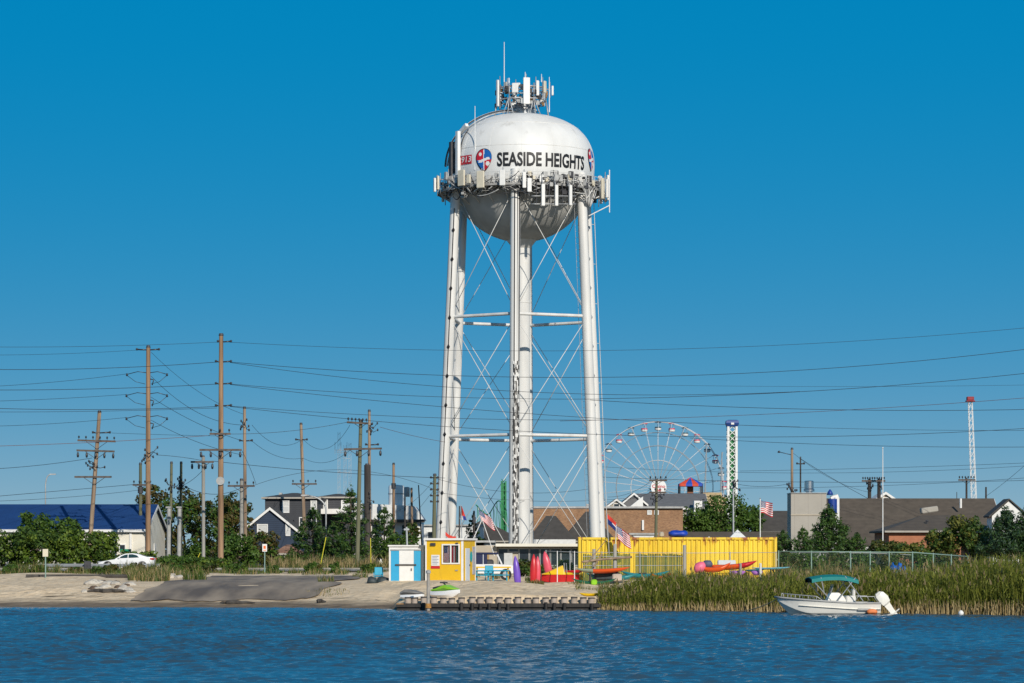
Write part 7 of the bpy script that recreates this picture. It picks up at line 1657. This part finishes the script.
tree('autumn_tree','dense olive tree right of the tallest pole below the navy gable',236,21,493,560,276,'autumn',2800,.34)
tree('shrub','deep green bush in front of the autumn trees right of the tallest pole',236,24,534,572,250,'dark',2800,.28,cat='shrub')
tree('shrub','rusty bush in front of the navy house and tan cottage',262,18,530,568,254,'autumn',2200,.28,cat='shrub')
tree('shrub','low green bush below the tan cottage eave',286,14,556,572,248,'lit',1100,.26,cat='shrub')
tree('shrub','small dark bush between the autumn trees and the pale grey pole',196,16,545,570,252,'dark',1600,.28,cat='shrub')
pine('dark spreading pine in front of the charcoal house',313,23,505,566,254,n=4200)
pine('tallest dark pine behind the tee-topped pole',351,24,485,566,256,n=4800,tiers=10)
pine('low dark pine between the two taller pines',333,16,522,567,252,n=2600,tiers=7)
pine('dark pine in front of the white flat house',384,19,505,562,262,n=3400)
tree('small_tree','lone leafy tree end left of the mossy pole',411,9,519,552,272,'olive',900,.28)
tree('shrub','green shrubbery behind the white shed',398,20,535,566,256,'dark',2400,.28,cat='shrub')
pine('small dark cypress behind the flags and coaster',473,8,513,546,298,n=1200,tiers=7)
tree('shrub','bush behind the purple board and jeep',528,12,559,584,186,'olive',1300,.2,cat='shrub')
tree('shrub','round weedy bush between the upright boards',542,9,563,586,171,'lit',900,.16,cat='shrub')
tree('shrub','weedy bush behind the slim white stakes',563,12,560,576,178,'lit',900,.18,cat='shrub')
# right side
for px,hw,pt,lb in ((700,24,506,'rounded deep green tree crown nearest the striped tent'),(722,30,494.5,'largest rounded deep green tree in front of the drop tower'),(748,20,503,'rounded deep green tree crown behind the pole flag')):
    tree('round_tree',lb,px,hw,pt,545,345,'dark',3600,.36,ncl=22)
pine('low dark pine at the right end of the yellow container',783,13,530,558,204,n=2200,size=.26,tiers=7)
pine('small spiky dark pine left of the tall pine',803,12,526,558,202,n=2000,size=.26,tiers=7)
pine('tall broad dark pine in front of the grey block building',829,25,505,558,206,n=5600,size=.28,tiers=11)
pine('small dark pine right of the tall broad pine',857,14,533,558,205,n=1900,size=.26,tiers=6)
tree('shrub','low olive shrub in front of the long dark roof',884,17,541,560,212,'olive',1900,.22,cat='shrub')
tree('shrub','low yellow green shrub below the orange brick wall',910,18,543,560,209,'yellow',1900,.22,cat='shrub')
tree('shrub','yellow green bush covering the corner of the orange brick wall',938,19,529,560,211,'yellow',2400,.24,cat='shrub')
tree('shrub','tallest yellow green bush right of the orange brick wall',966,25,514,560,210,'yellow',3600,.25,cat='shrub')
pine('blue green cedar at the frame edge before the white gable',1006,25,507,562,207,'cedar',9500,.28,12,name='cedar_tree')
pine('blue green cedar cut by the frame edge',1030,27,503,562,206,'cedar',8500,.28,12,name='cedar_tree')
for i,(px,pt) in enumerate(((790,552),(815,554),(838,551),(862,553),(892,552),(922,551),(948,552))):
    tree('low_bush',['weedy bush behind the green railed fence near the container end','weedy bush behind the green railed fence under the spiky pine','weedy bush behind the green railed fence under the tall pine','weedy bush behind the green railed fence under the small pine','weedy bush behind the blue tarpaulin','weedy bush behind the fence beside the blue tarpaulin','weedy bush behind the last bays of the green railed fence'][i],px,15,pt,582,187,'dark' if i%2 else 'olive',1500,.2,cat='shrub')

for px,hw,pt,pb,D,k,lb in ((147,11,570,588,187,'lit','leafy green weed clump growing from the pale grass beside the ramp'),(194,8,567,583,192,'lit','bright green weed clump at the top corner of the boat ramp'),(38,11,566,577,200,'lit','low green weed bush just left of the grey square sign'),(176,13,562,577,206,'autumn','rusty weed bush in front of the low mound by the tallest pole'),
    (311,7,562,577,207,'dark','dark green weed bush on the verge right of the orange symbol sign'),(368,9,564,577,206,'lit','green weed bush on the verge behind the turquoise chair'),(240,9,566,576,207,'lit','small green weed bush on the verge left of the orange symbol sign'),(100,14,566,576,205,'olive','olive weed bush on the verge in front of the car bonnet'),(20,10,568,578,203,'olive','olive weed bush on the verge at the frame edge')):
    tree('weed_bush',lb,px,hw,pt,pb,D,k,900,.17,9,cat='weed')
for i in range(20):
    px=rng.uniform(0,392); D=rng.uniform(203,213); hw=rng.uniform(5,11); py=549+(3.2-1.42)*F/D; tree('weed_bush','low dark green weed bush among the grass of the roadside verge',px,hw,py-rng.uniform(6,11),py,D,['dark','olive','dark','autumn'][i%4],650,.16,7,cat='weed',group='weeds along the roadside verge')
# ------------------------------------------------------------------ reeds, grasses
R_green=leafmat('reed_green',(.12,.165,.02),(.34,.35,.055),.45); R_olive=leafmat('reed_olive',(.11,.135,.022),(.27,.28,.06),.4); R_straw=leafmat('reed_straw',(.32,.23,.10),(.55,.43,.22),.2); R_plume=leafmat('reed_plume',(.20,.15,.07),(.36,.28,.14),.35)
def blades(bx,by,bz,h,w,lean,mats,mi,nseg=3,parent=None,name='reed_bed',droop=.35):
    n=len(bx); a=rng.uniform(0,2*PI,n); wd=np.stack([np.cos(a),np.sin(a),np.zeros(n)],1); la=rng.uniform(0,2*PI,n); ld=np.stack([np.cos(la),np.sin(la),np.zeros(n)],1)*(lean*h)[:,None]
    V=[]; 
    for s in range(nseg+1):
        t=s/nseg; p=np.stack([bx,by,bz+h*(t-droop*np.abs(lean)*t**3)],1)+ld*(t**2); ww=w*(1-t**1.6)*.5+.004
        V.append(p-wd*ww[:,None]); V.append(p+wd*ww[:,None])
    V=np.stack(V,1).reshape(-1,3); k=2*(nseg+1); b=np.arange(n)[:,None]*k
    Fq=np.concatenate([b+np.array([[2*s,2*s+1,2*s+3,2*s+2]]) for s in range(nseg)],1).reshape(-1,4)
    return V,Fq,np.repeat(mi,nseg)
def scatter(n,px0,px1,dfn):
    px=rng.uniform(px0,px1,n); D=dfn(px); return X_(px,D),D,px
# tall reed bed along the right shore, growing taller toward the frame edge
def reed_h(px): return np.interp(px,[596,612,650,700,760,800,850,900,950,1030],[.5,.95,1.5,1.5,1.35,1.3,1.35,1.5,1.8,2.4])
def bed(n,px0,px1,name,label):
    px=rng.uniform(px0,px1,n); x0=X_(px,145); sh=shoreD(x0); dep=np.interp(px,[596,640,760,1030],[2,4,5.5,8.5]); D=sh+.2+rng.random(n)**1.25*dep
    x=X_(px,D); z=zt(x,D); pat=np.sin(x*.55+D*.2)+np.sin(x*1.3+2)+.6*np.sin(x*2.9+D); h=reed_h(px)*(1+.09*pat*.6)*rng.uniform(.62,1.12,n)
    h*=np.clip(.62+.38*(D-sh)/2.2,.6,1)
    u=rng.random(n); mi=np.where(u<.50,0,np.where(u<.82,1,2)); h=np.where(mi==2,h*rng.uniform(.3,.75,n),h)
    V,Fq,m=blades(x,D,z-.05,h,rng.uniform(.03,.065,n),np.where(rng.random(n)<.12,rng.uniform(.4,1.1,n),np.abs(rng.normal(.11,.09,n))),None,mi)
    # bleached broken stalks along the water's edge
    nf=int(n*.28); pf=rng.uniform(px0,px1,nf); xf=X_(pf,145); Df=shoreD(xf)+rng.uniform(-.1,1.3,nf); xf=X_(pf,Df)
    Vf,Ff,mf=blades(xf,Df,zt(xf,Df)-.05,rng.uniform(.25,.85,nf)*np.interp(pf,[596,700,1030],[.5,.8,1.15]),rng.uniform(.03,.06,nf),np.abs(rng.normal(.15,.2,nf)),None,np.full(nf,2))
    # side leaves half way up the stalks
    k=int(n*1.3); ii=rng.integers(0,n,k); f=rng.uniform(.35,.92,k); V2,F2,m2=blades(x[ii],D[ii],z[ii]+h[ii]*f,h[ii]*rng.uniform(.14,.3,k),rng.uniform(.035,.06,k),rng.uniform(.5,1.5,k),None,np.where(rng.random(k)<.6,0,1),2,droop=.5)
    # plumes
    j=rng.choice(n,int(n*.035),replace=False); j=j[(mi[j]!=2)]; V3,F3,m3=blades(x[j],D[j],z[j]+h[j]*.93,rng.uniform(.22,.42,len(j)),rng.uniform(.05,.11,len(j)),rng.uniform(.1,.6,len(j)),None,np.full(len(j),3),2)
    Vs=np.concatenate([V,V2,V3,Vf]); Fs=np.concatenate([Fq,F2+len(V),F3+len(V)+len(V2),Ff+len(V)+len(V2)+len(V3)]); ms=np.concatenate([m,m2,m3,mf])
    o=npmesh(name,Vs,Fs,[R_green,R_olive,R_straw,R_plume],ms,origin=(X_((px0+px1)/2,146),146,0)); tag(o,label,'reeds',kind='stuff'); return o
bed(11000,598,800,'reed_bed','dense green and straw reeds between the bulkhead and the motor boat')
bed(19000,800,1045,'reed_bed','tall brown plumed reeds behind and right of the motor boat')
bed(3500,1045,1150,'reed_bed','tall reeds continuing beyond the frame edge')
# undergrowth along the fence and roadside
def tufts(spots,name,label,mats,wr=(.02,.05),thr=-.55):
    Vs=[];Fs=[];ms=[];o=0
    for (px0,px1,d0,d1,n,h0,h1,pm) in spots:
        px=rng.uniform(px0,px1,n); cl=rng.random(n); D=rng.uniform(d0,d1,n)
        x=X_(px,D); den=np.sin(x*1.1+D*.7)+np.sin(x*2.7-D*.4+1)+.5*np.sin(x*5.1); keep=den>thr; x=x[keep];D=D[keep];den=den[keep]
        n=len(x); h=rng.uniform(h0,h1,n)*(.65+.3*np.clip(den,0,2)); V,Fq,m=blades(x,D,zt(x,D)-.03,h,rng.uniform(*wr,n),np.abs(rng.normal(.25,.2,n)),None,rng.choice(len(mats),n,p=pm),2)
        Vs.append(V);Fs.append(Fq+o);ms.append(m);o+=len(V)
    ob=npmesh(name,np.concatenate(Vs),np.concatenate(Fs),mats,np.concatenate(ms),origin=(0,200,1.3)); tag(ob,label,'grass',kind='stuff'); return ob
G4=[leafmat('grass_olive',(.05,.075,.015),(.13,.15,.03),.3),leafmat('grass_dry',(.12,.10,.03),(.26,.20,.08),.25),R_straw,leafmat('grass_fresh',(.035,.09,.012),(.10,.18,.025),.3)]
tufts([(-30,395,205,213.5,6000,.12,.42,[.4,.2,.06,.34]),(-30,395,229,238,8000,.25,.7,[.4,.2,.1,.3]),(-30,160,199,212,3500,.12,.5,[.4,.2,.06,.34]),(185,400,198,206,2800,.2,.6,[.35,.25,.15,.25]),
       (18,60,199,207,1500,.6,1.1,[.4,.2,.1,.3]),(120,165,196,204,1400,.5,1.1,[.4,.2,.2,.2])],'roadside_grass','rough green and straw grass along the roadside verge',G4,thr=.4)
tufts([(128,170,176,190,2600,.35,1.0,[.3,.15,.35,.2]),(160,200,188,200,1300,.25,.8,[.3,.2,.3,.2]),(183,206,178,186,500,.4,.95,[.4,.1,.1,.4])],'beach_grass','pale and green grass clump on the sand beside the boat ramp',G4)
tufts([(300,350,160,164,160,.1,.3,[.3,.3,.3,.1]),(318,334,172,177,220,.2,.55,[.3,.2,.2,.3]),(352,368,185,190,160,.2,.5,[.3,.2,.2,.3]),(526,545,163.5,165,420,.1,.35,[.3,.3,.2,.2]),(545,582,164,165.5,420,.08,.28,[.3,.3,.2,.2]),(525,580,168,176,1800,.2,.8,[.35,.3,.1,.25]),(575,610,158,164,500,.1,.35,[.3,.3,.2,.2])],'sand_tufts','small weed tufts growing through the sand',G4,(.015,.035))
tufts([(690,1040,158,176,9000,.4,1.0,[.35,.35,.15,.15]),(780,1040,176,200,9000,.5,1.2,[.35,.35,.15,.15])],'fence_undergrowth','weedy undergrowth along the green railed fence',G4,(.03,.06))
tufts([(270,400,238,248,5000,.5,1.3,[.15,.3,.45,.1]),(395,500,180,205,2600,.2,.6,[.3,.3,.3,.1])],'dry_grass','tall dry grass in front of the pines',G4,(.03,.06))
